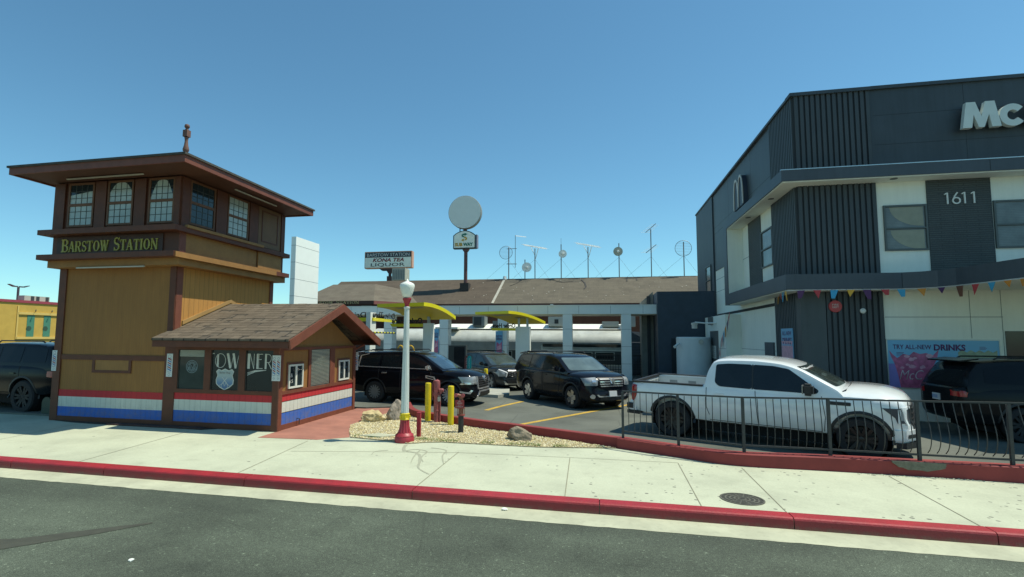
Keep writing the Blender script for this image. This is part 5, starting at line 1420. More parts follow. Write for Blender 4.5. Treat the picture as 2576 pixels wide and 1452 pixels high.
bx('wing_window', (-17.9,38.07,4.5), (-17.05,38.1,4.78), mat('vent_grey', (.15,.16,.14), .7), HL)
serif_text('lettering', 'BARSTOW STATION', (-22.35,37.87,4.88), (1,0,0), (0,0,1), 4.35, .25, mat('old_gold', (.42,.36,.17), .6, var=.4, ns=4), HL, .02, .82)
build('shield_outline', MB().strip([(-19.6,38.05,4.45),(-19.2,38.05,4.72),(-18.8,38.05,4.45)], .06, (0,-1,0), .02).strip([(-19.45,38.04,4.4),(-19.2,38.04,4.58),(-18.95,38.04,4.4)], .04, (0,-1,0), .02), mat('old_gold', (.42,.36,.17), .6), HL)
# equipment in front of the brick wall
def hvac(name, a, b, label, m, dark=None):
    t = thing(name, (a[0],a[1],a[2]), label, 'air conditioner')
    bx('housing', a, b, m, t, .02)
    if dark: bx('grille', (dark[0],a[1]-.02,dark[2]), (dark[1],a[1],dark[3]), mat('grille_dark', (.04,.05,.05), .6), t)
    return t
wbx = mat('unit_white', (.55,.55,.47), .6, var=.1, dirt=.1); gbx = mat('unit_grey', (.2,.23,.22), .6, var=.2)
hvac('air_conditioner', (-3.15,34,3.1), (-2.15,35,3.72), 'white boxy unit with a dark square opening on the rail car roof', wbx, (-2.75,-2.5,3.28,3.55))
hvac('air_conditioner', (-8.1,34,3.08), (-7.3,35,3.75), 'grey louvred unit on the rail car roof between the canopies', gbx, (-8.0,-7.5,3.15,3.7))
hvac('air_conditioner', (-6.75,34,3.08), (-6.1,35,3.45), 'low pale unit on the rail car roof left of the further canopy', gbx)
hvac('air_conditioner', (.2,34,3.08), (1.2,35,3.42), 'low cream unit on the rail car roof beside the right column', wbx)
hvac('air_conditioner', (1.5,34,3.1), (2.2,35,3.85), 'pale stepped unit at the right end of the rail car roof', wbx, (1.6,1.75,3.3,3.8))
t = hvac('evaporative_cooler', (-20.3,50,8.0), (-18.9,51.3,9.25), 'pale evaporative cooler on the hall roof under the liquor sign', mat('cooler_pale', (.42,.42,.34), .7, var=.2))
gl = MB()
for k in range(7): gl.box((-20.2+k*.18,49.985,8.1),(-20.1+k*.18,49.999,9.1))
build('grille', gl, gbx, t)

# ================================================================ pole signs
PY = thing('liquor_pylon_sign', (-21.5,52,7), 'white pole sign reading Barstow Station, Kona Tea and Liquor', 'pole sign')
bx('cabinet', (-24.25,52,9.53), (-18.93,52.65,11.33), mat('cabinet_orange', (.62,.34,.22), .5), PY, .04)
bx('face', (-24.15,51.97,9.62), (-19.03,52.0,10.68), mat('face_white', (.82,.86,.74), .4), PY); bx('name_panel', (-24.15,51.97,10.69), (-19.03,52.0,11.24), mat('face_black', (.02,.03,.04), .4), PY)
text('lettering', 'BARSTOW STATION', (-23.95,51.965,10.79), (1,0,0), (0,0,1), 4.75, .34, mat('face_letter', (.6,.62,.6), .4), PY, .01)
text('lettering', 'KONA TEA', (-23.3,51.965,10.21), (1,0,0), (0,0,1), 3.5, .4, mat('face_red', (.2,.02,.03), .4), PY, .01, .03, .25)
text('lettering', 'LIQUOR', (-23.5,51.965,9.68), (1,0,0), (0,0,1), 3.8, .4, mat('face_dark', (.015,.03,.035), .4), PY, .01, .005)
build('bracket', MB().prism([(-22.6,52.1,9.52),(-20.4,52.1,9.52),(-20.7,52.1,9.3),(-22.3,52.1,9.3)], (0,.4,0)).prism([(-21.8,52.15,9.3),(-21.1,52.15,9.3),(-21.3,52.15,9.0),(-21.6,52.15,9.0)], (0,.3,0)), mat('pole_maroon', (.06,.03,.03), .6), PY)
build('pole', MB().tube([(-21.45,52.3,6.0),(-21.45,52.3,9.1)], .16, 10).box((-21.7,52.05,7.5),(-21.2,52.5,8.7)), _M['pole_maroon'], PY)
SB = thing('round_pole_sign', (-11.2,44.3,6.4), 'tall brown pole sign with a blank grey disc above a sandwich shop panel', 'pole sign')
mr = mat('pole_red_brown', (.13,.055,.05), .6, var=.3)
build('pole', MB().tube([(-11.2,44.3,6.4),(-11.2,44.3,10.1)], .16, 12), mr, SB, 40)
build('cap_bracket', MB().prism([(-11.5,44.1,9.99),(-10.9,44.1,9.99),(-11.05,44.1,9.75),(-11.35,44.1,9.75)], (0,.4,0)), mr, SB)
bx('roof_curb', (-11.6,43.9,6.15), (-10.85,44.7,7.0), mat('curb_dark', (.04,.035,.03), .8), SB)
build('disc', MB().lathe([(1.44,0),(1.46,.03),(1.46,.5),(1.44,.53)], (-11.27,44.0,13.2), 64, 'y'), mat('disc_side', (.22,.24,.22), .6), SB, 30)
build('disc_face', MB().lathe([(1.42,0),(1.42,-.02),(.01,-.021)], (-11.27,44.0,13.2), 64, 'y'), mat('disc_grey', (.66,.70,.66), .5, var=.06), SB)
bx('neck', (-11.4,44.1,11.5), (-11.1,44.3,11.8), mr, SB); bx('neck', (-11.75,44.15,11.45), (-11.68,44.25,11.9), ink, SB)
def bp(x0, x1, z0, z1, zt): return [(x0,z0),(x1,z0),(x1,z1)]+[(x1+(x0-x1)*k/10, z1+(zt-z1)*math.sin(math.pi*k/10)**.8) for k in range(1,10)]+[(x0,z1)]
build('panel_case', MB().prism([(a,44.0,c) for a, c in bp(-12.27,-10.27,10.0,11.15,11.58)], (0,.5,0)), mat('case_dark', (.02,.05,.05), .5), SB)
build('panel_face', MB().prism([(a,43.97,c) for a, c in bp(-12.18,-10.36,10.08,11.12,11.5)], (0,.03,0)), mat('panel_face', (.85,.88,.76), .4), SB)
bx('panel_side', (-10.27,44.05,10.05), (-10.15,44.6,11.2), mat('side_violet', (.2,.2,.26), .5), SB)
grn = mat('sub_green', (.0,.16,.10), .4); ylw = mat('sub_yellow', (.60,.34,.03), .4)
text('lettering', 'SUB', (-12.1,43.965,10.2), (1,0,0), (0,0,1), .68, .3, ylw, SB, .01, .05); text('lettering', 'WAY', (-11.36,43.965,10.2), (1,0,0), (0,0,1), .86, .3, grn, SB, .01, .05)
s1 = MB().strip([(-11.27+.19*math.cos(R_(a)),43.965,11.14+.1*math.sin(R_(a))+.0) for a in range(60,280,20)], .12, (0,-1,0), .01).prism([(-11.24,43.964,11.36),(-11.24,43.964,11.1),(-10.98,43.964,11.25)], (0,-.011,0))
build('emblem', s1, grn, SB)
s2 = MB().strip([(-11.27+.19*math.cos(R_(a)),43.962,10.86+.12*math.sin(R_(a))) for a in range(100,-100,-20)], .12, (0,-1,0), .01).prism([(-11.3,43.961,10.86),(-11.3,43.961,10.6),(-11.56,43.961,10.74)], (0,-.011,0))
build('emblem', s2, ylw, SB)
WS = thing('blank_white_pylon', (-15,25,.2), 'tall blank white sign pylon with panel joints behind the tower', 'pylon sign')
wsm = mat('pylon_white', (.86,.89,.82), .5, var=.04)
bx('slab', (-15.22,24,.2), (-14.96,26.3,7.42), wsm, WS)
jt = MB()
for k in range(8): jt.box((-15.225,23.997,.95+k*.86),(-14.957,26.3,.965+k*.86))
build('panel_joint', jt, jointm, WS)

# ================================================================ roof aerials
am = mat('aerial_metal', (.18,.19,.19), .5, metal=.5); aw = mat('aerial_white', (.85,.85,.78), .5, var=.1); ar = mat('aerial_rust', (.16,.10,.09), .6)
AYs = 46.0
def mast(label, x, z1, m=am, r=.045, guys=True):
    t = thing('roof_antenna', (x,AYs,7.5), label, 'antenna', 'antennas along the hall roof ridge')
    build('mast', MB().tube([(x,AYs,7.4),(x,AYs,z1)], r, 6), m, t)
    if guys:
        build('guy_wire', MB().tube([(x,AYs,9.2),(x-2.0,AYs,7.5)], .008, 3), am, t); build('guy_wire', MB().tube([(x,AYs,9.2),(x+1.2,AYs,7.5)], .008, 3), am, t)
    return t
def dish(t, x, z, r, m, yaw=0, solid=True):
    if solid:
        build('dish', MB().lathe([(r,0),(r*.95,.06),(r*.6,.14),(.02,.18)], (x,AYs-.12,z), 24, 'y'), m, t, 60)
        build('hub', MB().lathe([(.12,0),(.1,-.12),(.02,-.14)], (x,AYs-.12,z), 10, 'y'), aw, t)
    else:
        g = MB(); g.tube([(x+r*math.cos(R_(a*15)),AYs-.1,z+r*math.sin(R_(a*15))) for a in range(25)], .018, 4)
        build('rim', g, m, t)
        g = MB()
        for k in range(9):
            zz_ = -r+2*r*(k+1)/10; w = math.sqrt(max(0,r*r-zz_*zz_)); g.tube([(x-w,AYs-.1,z+zz_),(x+w,AYs-.1,z+zz_)], .008, 3)
        build('grid', g, m, t)
def yagi(t, p, d, n, span, m=None):
    g = MB(); P = Vector(p); d = Vector(d); g.tube([P-d*.5, P+d*.5], .028, 5)
    build('boom', g, am, t); g = MB()
    for k in range(n):
        q = P - d*.5 + d*(k+.5)/n; w = span*(1-.4*k/n)*.5
        g.tube([q-Vector((w,.0,0)), q+Vector((w,.4,0))], .010, 3)
    build('element', g, m or aw, t)
t = mast('rusty mast with a round wire grid dish at the left end of the aerial row', -7.71, 10.3, ar); dish(t, -7.95, 9.85, .58, am, solid=False)
build('side_bracket', MB().tube([(-7.9,AYs,10.2),(-7.0,AYs,10.2)], .025, 4).tube([(-7.9,AYs,8.85),(-7.0,AYs,8.83)], .03, 4), am, t)
build('side_mast', MB().tube([(-7.13,AYs,8.5),(-7.13,AYs,11.4)], .025, 5), am, t)
g = MB().tube([(-7.13,AYs,11.35),(-6.15,AYs,11.2)], .02, 4)
for k in range(9): g.tube([(-7.05+k*.1,AYs-.15,11.34-k*.016-.07),(-7.05+k*.1,AYs+.15,11.34-k*.016+.07)], .01, 3)
build('comb_array', g, aw, t)
t = mast('short mast with a low white dish', -6.27, 9.2, guys=False); dish(t, -6.1, 8.5, .43, aw)
def fan(label, x, z):
    t = mast(label, x, z)
    g = MB(); random.seed(int(x*10)+50)
    for k in range(13):
        u = -1+2*k/12; g.tube([(x+u*.9-.25,AYs-.5,z+.13-u*.2),(x+u*.9+.25,AYs+.5,z+.2-u*.2)], .012, 3)
    for k in range(4): g.tube([(x-1.0,AYs-.4+k*.25,z+.36),(x+1.0,AYs-.4+k*.25,z-.04)], .012, 3)
    build('wire_fan', g, aw, t)
    build('brace', MB().tube([(x,AYs,z-.6),(x-.35,AYs,z+.1)], .025, 4).tube([(x+.05,AYs,z-.9),(x+.3,AYs,z)], .03, 4), aw, t)
fan('mast with a flat spread wire fan next to the low white dish', -5.39, 10.15)
t = mast('thin tall mast with a white dish halfway up', -3.12, 10.45); dish(t, -2.98, 9.6, .35, aw)
build('whip', MB().tube([(-3.12,AYs,10.4),(-3.12,AYs,11.0)], .012, 4), am, t)
fan('mast with a wide tilted wire fan in the middle of the row', -.84, 10.15)
t = mast('mast with a flat beige round plate', 1.73, 10.4); dish(t, 1.65, 9.68, .39, mat('plate_beige', (.42,.42,.33), .6))
t = mast('tallest mast with two tilted comb aerials one above the other', 4.33, 11.5)
yagi(t, (4.33,AYs,11.6), (.85,.1,.75), 6, .9); yagi(t, (4.33,AYs,9.85), (.85,.1,.7), 6, .9)
t = mast('mast with a round wire grid dish beside the dark restaurant wall', 6.9, 10.35); dish(t, 6.86, 9.8, .65, am, solid=False)

# ================================================================ yellow building far left, lamp, cooler
YB = thing('yellow_building', (-56,42,.1), 'long yellow stucco building with a red roof edge and two green banners', 'building')
ym = mat('stucco_yellow', (.55,.36,.07), .85, var=.15, ns=1.5, bump=.1)
YX = -53.0
bx('wall', (-75,20,.0), (YX,56,5.3), ym, YB); bx('coping', (-75.1,19.9,5.3), (YX+.1,56.1,5.54), mat('coping_red', (.33,.05,.07), .6), YB)
bm_ = mat('band_yellow', (.66,.47,.13), .7, var=.1)
bx('upper_band', (YX,39.1,4.2), (YX+.12,56,4.42), bm_, YB); bx('lower_band', (YX,39.1,1.9), (YX+.12,56,2.1), bm_, YB); bx('pilaster', (YX,39.0,1.9), (YX+.08,39.12,5.0), bm_, YB)
gn = mat('banner_green', (.06,.22,.14), .7, var=.15)
for y in (39.95,41.5):
    b_ = bx('banner', (YX+.01,y,2.12), (YX+.03,y+.68,4.16), gn, YB)
    build('round_mark', MB().lathe([(.24,0),(.24,.006),(.02,.007)], (YX+.03,y+.2,2.9), 16, 'x'), mat('mark_dark', (.03,.08,.05), .7), b_)
    build('goose_lamp', MB().tube([(YX+.05,y+.7,4.45),(YX+.1,y+.65,4.68),(YX+.35,y+.5,4.72),(YX+.5,y+.35,4.55)], [.015,.015,.015,.06], 5), mat('cabinet_dark', (.035,.045,.045), .5), YB)
t = thing('rooftop_unit', (-54,41,5.5), 'pale rooftop unit with dark vents on the yellow building', 'rooftop unit')
bx('housing', (-54.4,40.0,5.5), (-53.6,42.4,6.05), mat('unit_pale', (.45,.46,.38), .7), t)
for y in (40.6,41.1,42.0): bx('vent', (-53.6,y,5.55), (-53.57,y+.3,6.02), mat('grille_dark', (.04,.05,.05), .6), t)
t = thing('lot_lamp', (-53.5,39,0), 'dark two-headed parking lot lamp above the yellow building', 'lamp')
build('pole', MB().tube([(-60,44.1,0),(-60,44.1,7.3)], .11, 8), mat('lamp_dark', (.06,.06,.07), .5), t)
for s in (-1,1): build('lamp_head', MB().box((-60.12,44.1+s*.1,7.3),(-59.9,44.1+s*.5,7.42)).prism([(-60.15,44.1+s*.5,7.3),(-60.15,44.1+s*1.0,7.5),(-60.15,44.1+s*1.0,7.56),(-60.15,44.1+s*.5,7.42)], (.35,0,0)), _M['lamp_dark'], t)
# low buildings and wall closing the view behind, seen only between things
t = thing('rear_wall', (-30,56,0), 'low pale wall at the back of the lot', 'wall')
bx('wall', (-52,56,0), (-25,56.3,1.6), mat('wall_pale', (.4,.38,.3), .9), t)
# ================================================================ vehicles
black_trim = mat('black_trim', (.018,.019,.02), .55, var=.2)
tyre_m = mat('tyre', (.022,.022,.023), .85, var=.25, ns=8)
well_m = mat('wheel_well', (.006,.006,.006), .9)
chrome = mat('chrome', (.72,.73,.73), .16, metal=.75, var=.04)
lens_m = glass('lamp_lens', (.30,.32,.33), .06, .9)
lens_d = glass('lamp_dark', (.03,.033,.035), .06, .8)
red_l = mat('tail_red', (.36,.006,.01), .15, var=.2, coat=.6)
car_glass = glass('car_glass', (.010,.013,.015), .07, .45)
wind_glass = glass('windscreen_glass', (.05,.075,.08), .04, .9)
plate_m = mat('plate_white', (.6,.62,.62), .4)
drl = mat('drl_white', (.8,.82,.82), .2)

def crom(st, n):
    """Catmull-Rom through station tuples"""
    out = []
    for i in range(len(st)-1):
        p0, p1, p2, p3 = (st[max(i-1,0)], st[i], st[i+1], st[min(i+2,len(st)-1)])
        for k in range(n):
            t = k/n
            out.append(tuple(.5*((2*b)+(c-a)*t+(2*a-5*b+4*c-d)*t*t+(3*b-a-3*c+d)*t*t*t) for a, b, c, d in zip(p0,p1,p2,p3)))
    out.append(st[-1]); return out

def body_mesh(P):
    """lower body: stations (x, halfwidth, z bottom, z shoulder, z top centre)"""
    st = crom(P['body'], 4)
    ring = P.get('ring', [(0,0,0),(.78,0,0),(.92,0,.05),(.975,0,.16),(1.0,.38,0),(1.0,.62,0),(.985,.86,0),(.955,.97,0),(.90,1.0,.012),(.6,None,.85),(0,None,1)])
    half = len(ring); vs = []; rows = []
    def pt(s, r, sg):
        x, w, zb, zs, zt = s; wf, zf, q = r
        if zf is None: z = zs + (zt-zs)*q
        elif zf == 0 and wf < 1: z = zb + q
        else: z = zb + (zs-zb)*zf + (q if zf == 1.0 else 0)
        return Vector((x, sg*wf*w, z))
    def row(s):
        r = [pt(s, q, -1) for q in ring[1:-1]]; l = [pt(s, q, 1) for q in ring[1:-1]]
        return [pt(s, ring[0], 1)] + r + [pt(s, ring[-1], 1)] + l[::-1]
    R = [row(s) for s in st]
    def cap(r, toward):
        c = sum(r, Vector())/len(r); c = Vector((r[0].x, 0, (r[0].z + r[half-1].z)/2)); out = []
        for k in (.8,.55,.28): out.append([c + (p-c)*k for p in r])
        return out, c
    ca, cc = cap(R[0], -1); cb, cd_ = cap(R[-1], 1)
    R = ca[::-1] + R + cb
    n = len(R[0])
    # nose / tail shaping
    fx = P['body'][-1][0]; rx = P['body'][0][0]
    fp = P.get('nose', lambda y, z: 0); rp = P.get('tail', lambda y, z: 0)
    V = []
    for r in R:
        for p in r:
            tf = max(0, 1-(fx-p.x)/.5); tr = max(0, 1-(p.x-rx)/.4)
            V.append(Vector((p.x + fp(abs(p.y), p.z)*tf - rp(abs(p.y), p.z)*tr, p.y, p.z)))
    fs = [(i*n+k, (i+1)*n+k, (i+1)*n+(k+1)%n, i*n+(k+1)%n) for i in range(len(R)-1) for k in range(n)]
    a = len(V); V.append(cc - Vector((rp(0,cc.z),0,0))); b = len(V); V.append(cd_ + Vector((fp(0,cd_.z),0,0)))
    fs += [(a, k, (k+1)%n) for k in range(n)] + [(b, (len(R)-1)*n+(k+1)%n, (len(R)-1)*n+k) for k in range(n)]
    return V, fs

def cabin_mesh(P):
    """greenhouse: roofline (x, z) from tail to cowl, base half width, belt height, tumblehome"""
    pts = P['roof']; zb, wb, tum = P['belt'], P['cabw'], P['tum']
    dense = []
    for (x0,z0),(x1,z1) in zip(pts, pts[1:]):
        m = max(2, round(math.hypot(x1-x0, z1-z0)/.09))
        dense += [(x0+(x1-x0)*k/m, z0+(z1-z0)*k/m) for k in range(m)]
    dense.append(pts[-1])
    for _ in range(2):
        dense = [dense[0]] + [((a[0]+2*b[0]+c[0])/4, (a[1]+2*b[1]+c[1])/4) for a, b, c in zip(dense, dense[1:], dense[2:])] + [dense[-1]]
    rows = []; cf, cr = P.get('bow', .1), P.get('bowr', .05)
    xm = (pts[0][0]+pts[-1][0])/2
    for x, zr in dense:
        h = max(zr-zb, .0); r = min(.09, h*.45); y = wb - tum*max(0, h-r)
        prof = [(wb+.01, zb-.12), (wb, zb), (wb-tum*h*.5, zb+h*.5), (y, zb+h-r), (y-r*.25, zb+h-r*.35), (y-r*.9, zb+h-.004), (y*.6, zb+h+.012*min(1,h*4)), (0, zb+h+.022*min(1,h*4))]
        row = []
        for sg, seq in ((-1, prof), (1, prof[::-1][1:])):
            for yy, z in seq:
                k = 1-(yy/wb)**2
                xx = x + (cf*k*min(1,max(0,(x-xm)/.6)) if x > xm else -cr*k*min(1,max(0,(xm-x)/.6)))*(1 if z > zb-.05 else .6)
                row.append(Vector((xx, sg*yy, z)))
        rows.append(row)
    n = len(rows[0]); V = [p for r in rows for p in r]
    fs = [(i*n+k, (i+1)*n+k, (i+1)*n+k+1, i*n+k+1) for i in range(len(rows)-1) for k in range(n-1)]
    fs += [tuple(range(n)), tuple(range((len(rows)-1)*n, len(rows)*n))[::-1]]
    return V, fs

def to_mesh(V, fs, name):
    me = bpy.data.meshes.new(name); me.from_pydata([tuple(v) for v in V], [], fs)
    bm = bmesh.new(); bm.from_mesh(me); bmesh.ops.remove_doubles(bm, verts=bm.verts, dist=.0005); bmesh.ops.recalc_face_normals(bm, faces=bm.faces); bm.to_mesh(me); bm.free(); return me

def bvh_of(*objs):
    V = []; F = []
    for o in objs:
        k = len(V); V += [v.co.copy() for v in o.data.vertices]; F += [tuple(i+k for i in p.vertices) for p in o.data.polygons]
    return BVHTree.FromPolygons(V, F)

def decal(name, poly, view, bv, m, parent, off=.006, step=.07, side=1, root=None):
    """polygon laid on the body by projection; view 'side' (x,z), 'front'/'rear' (y,z), 'top' (x,y)"""
    bm = bmesh.new()
    vs = [bm.verts.new((a, b, 0)) for a, b in poly]; bm.faces.new(vs)
    xs = [a for a, b in poly]; ys = [b for a, b in poly]
    for ax, lo, hi in ((0, min(xs), max(xs)), (1, min(ys), max(ys))):
        k = int((hi-lo)/step)
        for i in range(1, k+1):
            c = lo+(hi-lo)*i/(k+1); co = [0,0,0]; no = [0,0,0]; co[ax] = c; no[ax] = 1
            bmesh.ops.bisect_plane(bm, geom=bm.verts[:]+bm.edges[:]+bm.faces[:], plane_co=co, plane_no=no)
    dead = []
    for v in bm.verts:
        a, b = v.co.x, v.co.y
        if view == 'side': o, d = Vector((a, 3*side, b)), Vector((0,-side,0))
        elif view == 'front': o, d = Vector((5, a, b)), Vector((-1,0,0))
        elif view == 'rear': o, d = Vector((-5, a, b)), Vector((1,0,0))
        else: o, d = Vector((a, b, 4)), Vector((0,0,-1))
        hit = bv.ray_cast(o, d)
        if hit[0] is None: dead.append(v); continue
        v.co = hit[0] + (hit[1] if hit[1].dot(d) < 0 else -hit[1])*off*.5 - d*off*.5
    bmesh.ops.delete(bm, geom=dead, context='VERTS')
    # side skirt so that it has thickness
    r = bmesh.ops.extrude_face_region(bm, geom=bm.faces[:])
    for e in r['geom']:
        if isinstance(e, bmesh.types.BMVert):
            d = {'side': Vector((0,-side,0)), 'front': Vector((-1,0,0)), 'rear': Vector((1,0,0)), 'top': Vector((0,0,-1))}[view]
            e.co += d*(off*.9)
    bmesh.ops.recalc_face_normals(bm, faces=bm.faces)
    me = bpy.data.meshes.new(name); bm.to_mesh(me); bm.free()
    return link(name, me, m, parent, 40, keep=True)

def rounded(poly, r, n=3):
    out = []
    for i, p in enumerate(poly):
        a = Vector(poly[i-1]); b = Vector(p); c = Vector(poly[(i+1) % len(poly)])
        u = (a-b); v = (c-b); q = min(r, u.length*.45, v.length*.45); u.normalize(); v.normalize()
        P, Q = b+u*q, b+v*q
        for k in range(n+1):
            t = k/n; out.append(tuple((1-t)**2*P+2*t*(1-t)*b+t*t*Q))
    return out

def wheel(name, x, y, r, w, rim_m, spokes, T, style='multi', sc=1):
    sg = 1 if y > 0 else -1
    c = Vector((x, y, r))
    mb = MB().lathe([(r*.66,-w/2),(r*.93,-w/2),(r,-w*.36),(r,w*.36),(r*.93,w/2),(r*.66,w/2),(r*.64,w*.3),(r*.64,-w*.3)], c, 40, 'y', closed=True)
    wo_ = build('wheel', MB().lathe([(r*.62,-w*.2*sg),(r*.62,w*.12*sg),(.01,w*.12*sg)], c, 24, 'y'), mat('hub_dark', (.012,.012,.013), .6), None); wo_.parent = T
    ty = build('tyre', mb, tyre_m, None, 35); ty.parent = wo_
    rm = MB().lathe([(r*.66,w*.47*sg),(r*.68,w*.3*sg),(r*.62,w*.2*sg),(r*.6,w*.38*sg)], c, 40, 'y', cap=False).lathe([(r*.14,w*.2*sg),(r*.14,w*.36*sg),(r*.03,w*.4*sg)], c, 16, 'y')
    for k in range(spokes):
        a = 2*math.pi*k/spokes; d = Vector((math.cos(a),0,math.sin(a))); t = Vector((-math.sin(a),0,math.cos(a)))
        offs = (0,) if style != 'split' else (-.06,.06)
        wd = {'multi': .045, 'five': .15, 'split': .05}[style]*r/.35
        for q in offs:
            p0 = c + d*r*.1 + t*q*r*.5 + Vector((0,sg*w*.24,0)); p1 = c + d*r*.64 + t*q*r*2.0 + Vector((0,sg*w*.34,0))
            s = (p1-p0); tw = t*wd
            rm.obox(p0-tw*.5, s, tw, Vector((0,sg*.03,0)))
    ro = build('rim', rm, rim_m, None, 35); ro.parent = wo_
    return wo_

def vehicle(P, label, cat, name):
    T = thing(name, (0,0,0), label, cat)
    V, fs = body_mesh(P)
    me = to_mesh(V, fs, 'body'); body = link('body', me, P['paint'], T, keep=True)
    cuts = []
    for wx in P['wheels']:
        for s in (-1, 1):
            ra = P['arch']
            m = MB().lathe([(ra, 0), (ra, .5)], (wx, s*(P['hw']-.30) if s > 0 else -(P['hw']-.30)-.5, P['wr']+.02), 40, 'y')
            m.box((wx-ra, (P['hw']-.30) if s > 0 else -(P['hw']-.30)-.5, -.2), (wx+ra, (P['hw']-.30)+.5 if s > 0 else -(P['hw']-.30), P['wr']+.02-.001)) if False else None
            cuts.append(m)
    def boolean(target, mb):
        cm = bpy.data.meshes.new('c'); cm.from_pydata([tuple(v) for v in mb.v], [], mb.f)
        b_ = bmesh.new(); b_.from_mesh(cm); bmesh.ops.recalc_face_normals(b_, faces=b_.faces); b_.to_mesh(cm); b_.free()
        co_ = bpy.data.objects.new('c', cm); COL.objects.link(co_)
        md = target.modifiers.new('b', 'BOOLEAN'); md.operation = 'DIFFERENCE'; md.object = co_; md.solver = 'EXACT'
        dg = bpy.context.evaluated_depsgraph_get(); nm = bpy.data.meshes.new_from_object(target.evaluated_get(dg))
        target.modifiers.clear(); target.data = nm; bpy.data.objects.remove(co_)
    bv_raw = bvh_of(body)
    for m in cuts: boolean(body, m)
    if 'bed' in P: boolean(body, MB().box(*P['bed']))
    body.data.materials.clear(); body.data.materials.append(P['paint'])
    for p in body.data.polygons: p.use_smooth = True
    body.data.set_sharp_from_angle(angle=R_(38))
    V, fs = cabin_mesh(P)
    cab = link('cabin', to_mesh(V, fs, 'cabin'), P['paint'], T, 35, keep=True)
    bvb = bv_raw; bvc = bvh_of(cab); bva = bvh_of(body, cab)
    for wx in P['wheels']:
        for s in (-1, 1):
            y1 = s*(P['hw']-.29); ra = P['arch']-.004
            o = build('wheel_well', MB().lathe([(.02,-s*.02),(ra,-s*.02),(ra,s*.17)], (wx,y1-s*.03,P['wr']+.02), 32, 'y', cap=False), well_m, None); o.parent = T
            wheel('wheel', wx, s*(P['hw']-.14), P['wr'], .25, P['rim'], P['spokes'], T, P['wstyle'])
    # under body shadow mass (axles, chassis)
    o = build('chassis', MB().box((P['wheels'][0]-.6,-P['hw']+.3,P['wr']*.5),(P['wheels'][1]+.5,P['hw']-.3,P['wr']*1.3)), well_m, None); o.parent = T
    return T, body, cab, bvb, bvc, bva

def both(f):
    for s in (-1, 1): f(s)
def mirror_part(T, x, z, hw, m, sz=(.16,.2,.17), capm=None):
    for s in (-1, 1):
        o = build('mirror', MB().box((x-sz[0]/2, s*(hw+.02), z),(x+sz[0]/2, s*(hw+sz[1]+.02), z+sz[2])), capm or m, None, 40, .045); o.parent = T
        g = build('mirror_glass', MB().box((x-sz[0]/2-.003, s*(hw+.05), z+.03),(x-sz[0]/2+.01, s*(hw+sz[1]-.01), z+sz[2]-.03)), chrome, None); g.parent = o
        a = build('mirror_arm', MB().box((x-.03, s*(hw-.1), z-.0),(x+.05, s*(hw+.05), z+.05)), m, None); a.parent = o
def seams(T, lines, bv, m=None):
    m = m or mat('door_seam', (.03,.03,.03), .8)
    for pts in lines:
        for s in (-1, 1):
            P = []
            L = [Vector(p) for p in pts]
            w = .012
            nrm = []
            for i, p in enumerate(L):
                d = (L[min(i+1,len(L)-1)]-L[max(i-1,0)]).normalized(); nrm.append(Vector((-d.y, d.x))*w/2)
            poly = [tuple(p+q) for p, q in zip(L, nrm)] + [tuple(p-q) for p, q in list(zip(L, nrm))[::-1]]
            decal('door_seam', poly, 'side', bv, m, T, .006, .04, s)
def handles(T, pos, bv, m):
    for x, z in pos:
        for s in (-1, 1): decal('door_handle', rounded([(x-.1,z-.018),(x+.1,z-.018),(x+.1,z+.018),(x-.1,z+.018)], .016), 'side', bv, m, T, .03, .2, s)
def arch_trim(T, wx, wr, r0, r1, bv, m, a0=-8, a1=188):
    n = 18
    poly = [(wx+r1*math.cos(R_(a0+(a1-a0)*k/n)), wr+.02+r1*math.sin(R_(a0+(a1-a0)*k/n))) for k in range(n+1)] + [(wx+r0*math.cos(R_(a1+(a0-a1)*k/n)), wr+.02+r0*math.sin(R_(a1+(a0-a1)*k/n))) for k in range(n+1)]
    return poly
def arcs(T, wx, wr, r0, r1, bv, m, name='arch_trim', off=.02):
    """quads around the arch, laid on the side"""
    n = 20
    for s in (-1, 1):
        bm = bmesh.new(); rows = []
        for k in range(n+1):
            a = R_(-6+192*k/n); q = []
            for r in (r0, (r0+r1)/2, r1):
                x, z = wx+r*math.cos(a), wr+.02+r*math.sin(a)
                h = bv.ray_cast(Vector((x, 3*s, z)), Vector((0,-s,0)))
                y = h[0].y if h[0] is not None else (rows[-1][0].co.y if rows else s)
                q.append(bm.verts.new((x, y + s*(off if r != r1 else off*.3), z)))
            q.append(bm.verts.new((wx+r0*math.cos(a), q[0].co.y-s*.08, wr+.02+r0*math.sin(a))))
            rows.append(q)
        for a, b in zip(rows, rows[1:]):
            bm.faces.new((a[0],b[0],b[1],a[1])); bm.faces.new((a[1],b[1],b[2],a[2])); bm.faces.new((a[3],b[3],b[0],a[0]))
        bmesh.ops.recalc_face_normals(bm, faces=bm.faces)
        me = bpy.data.meshes.new(name); bm.to_mesh(me); bm.free(); link(name, me, m, T, 40, keep=True)
def place(T, x, y, z, a, s):
    T.location = (x, y, z); T.rotation_euler = (0, 0, R_(a)); T.scale = (s, s, s)
def place_by_wheels(T, rw, ang, s, P, z=.2):
    """right-hand rear wheel contact point on the ground"""
    a = R_(ang); f = Vector((math.cos(a), math.sin(a))); l = Vector((-math.sin(a), math.cos(a)))
    c = Vector(rw) - f*P['wheels'][0]*s + l*(P['hw']-.03)*s
    place(T, c.x, c.y, z, ang, s)
def badge(T, name, pts_fn): ...

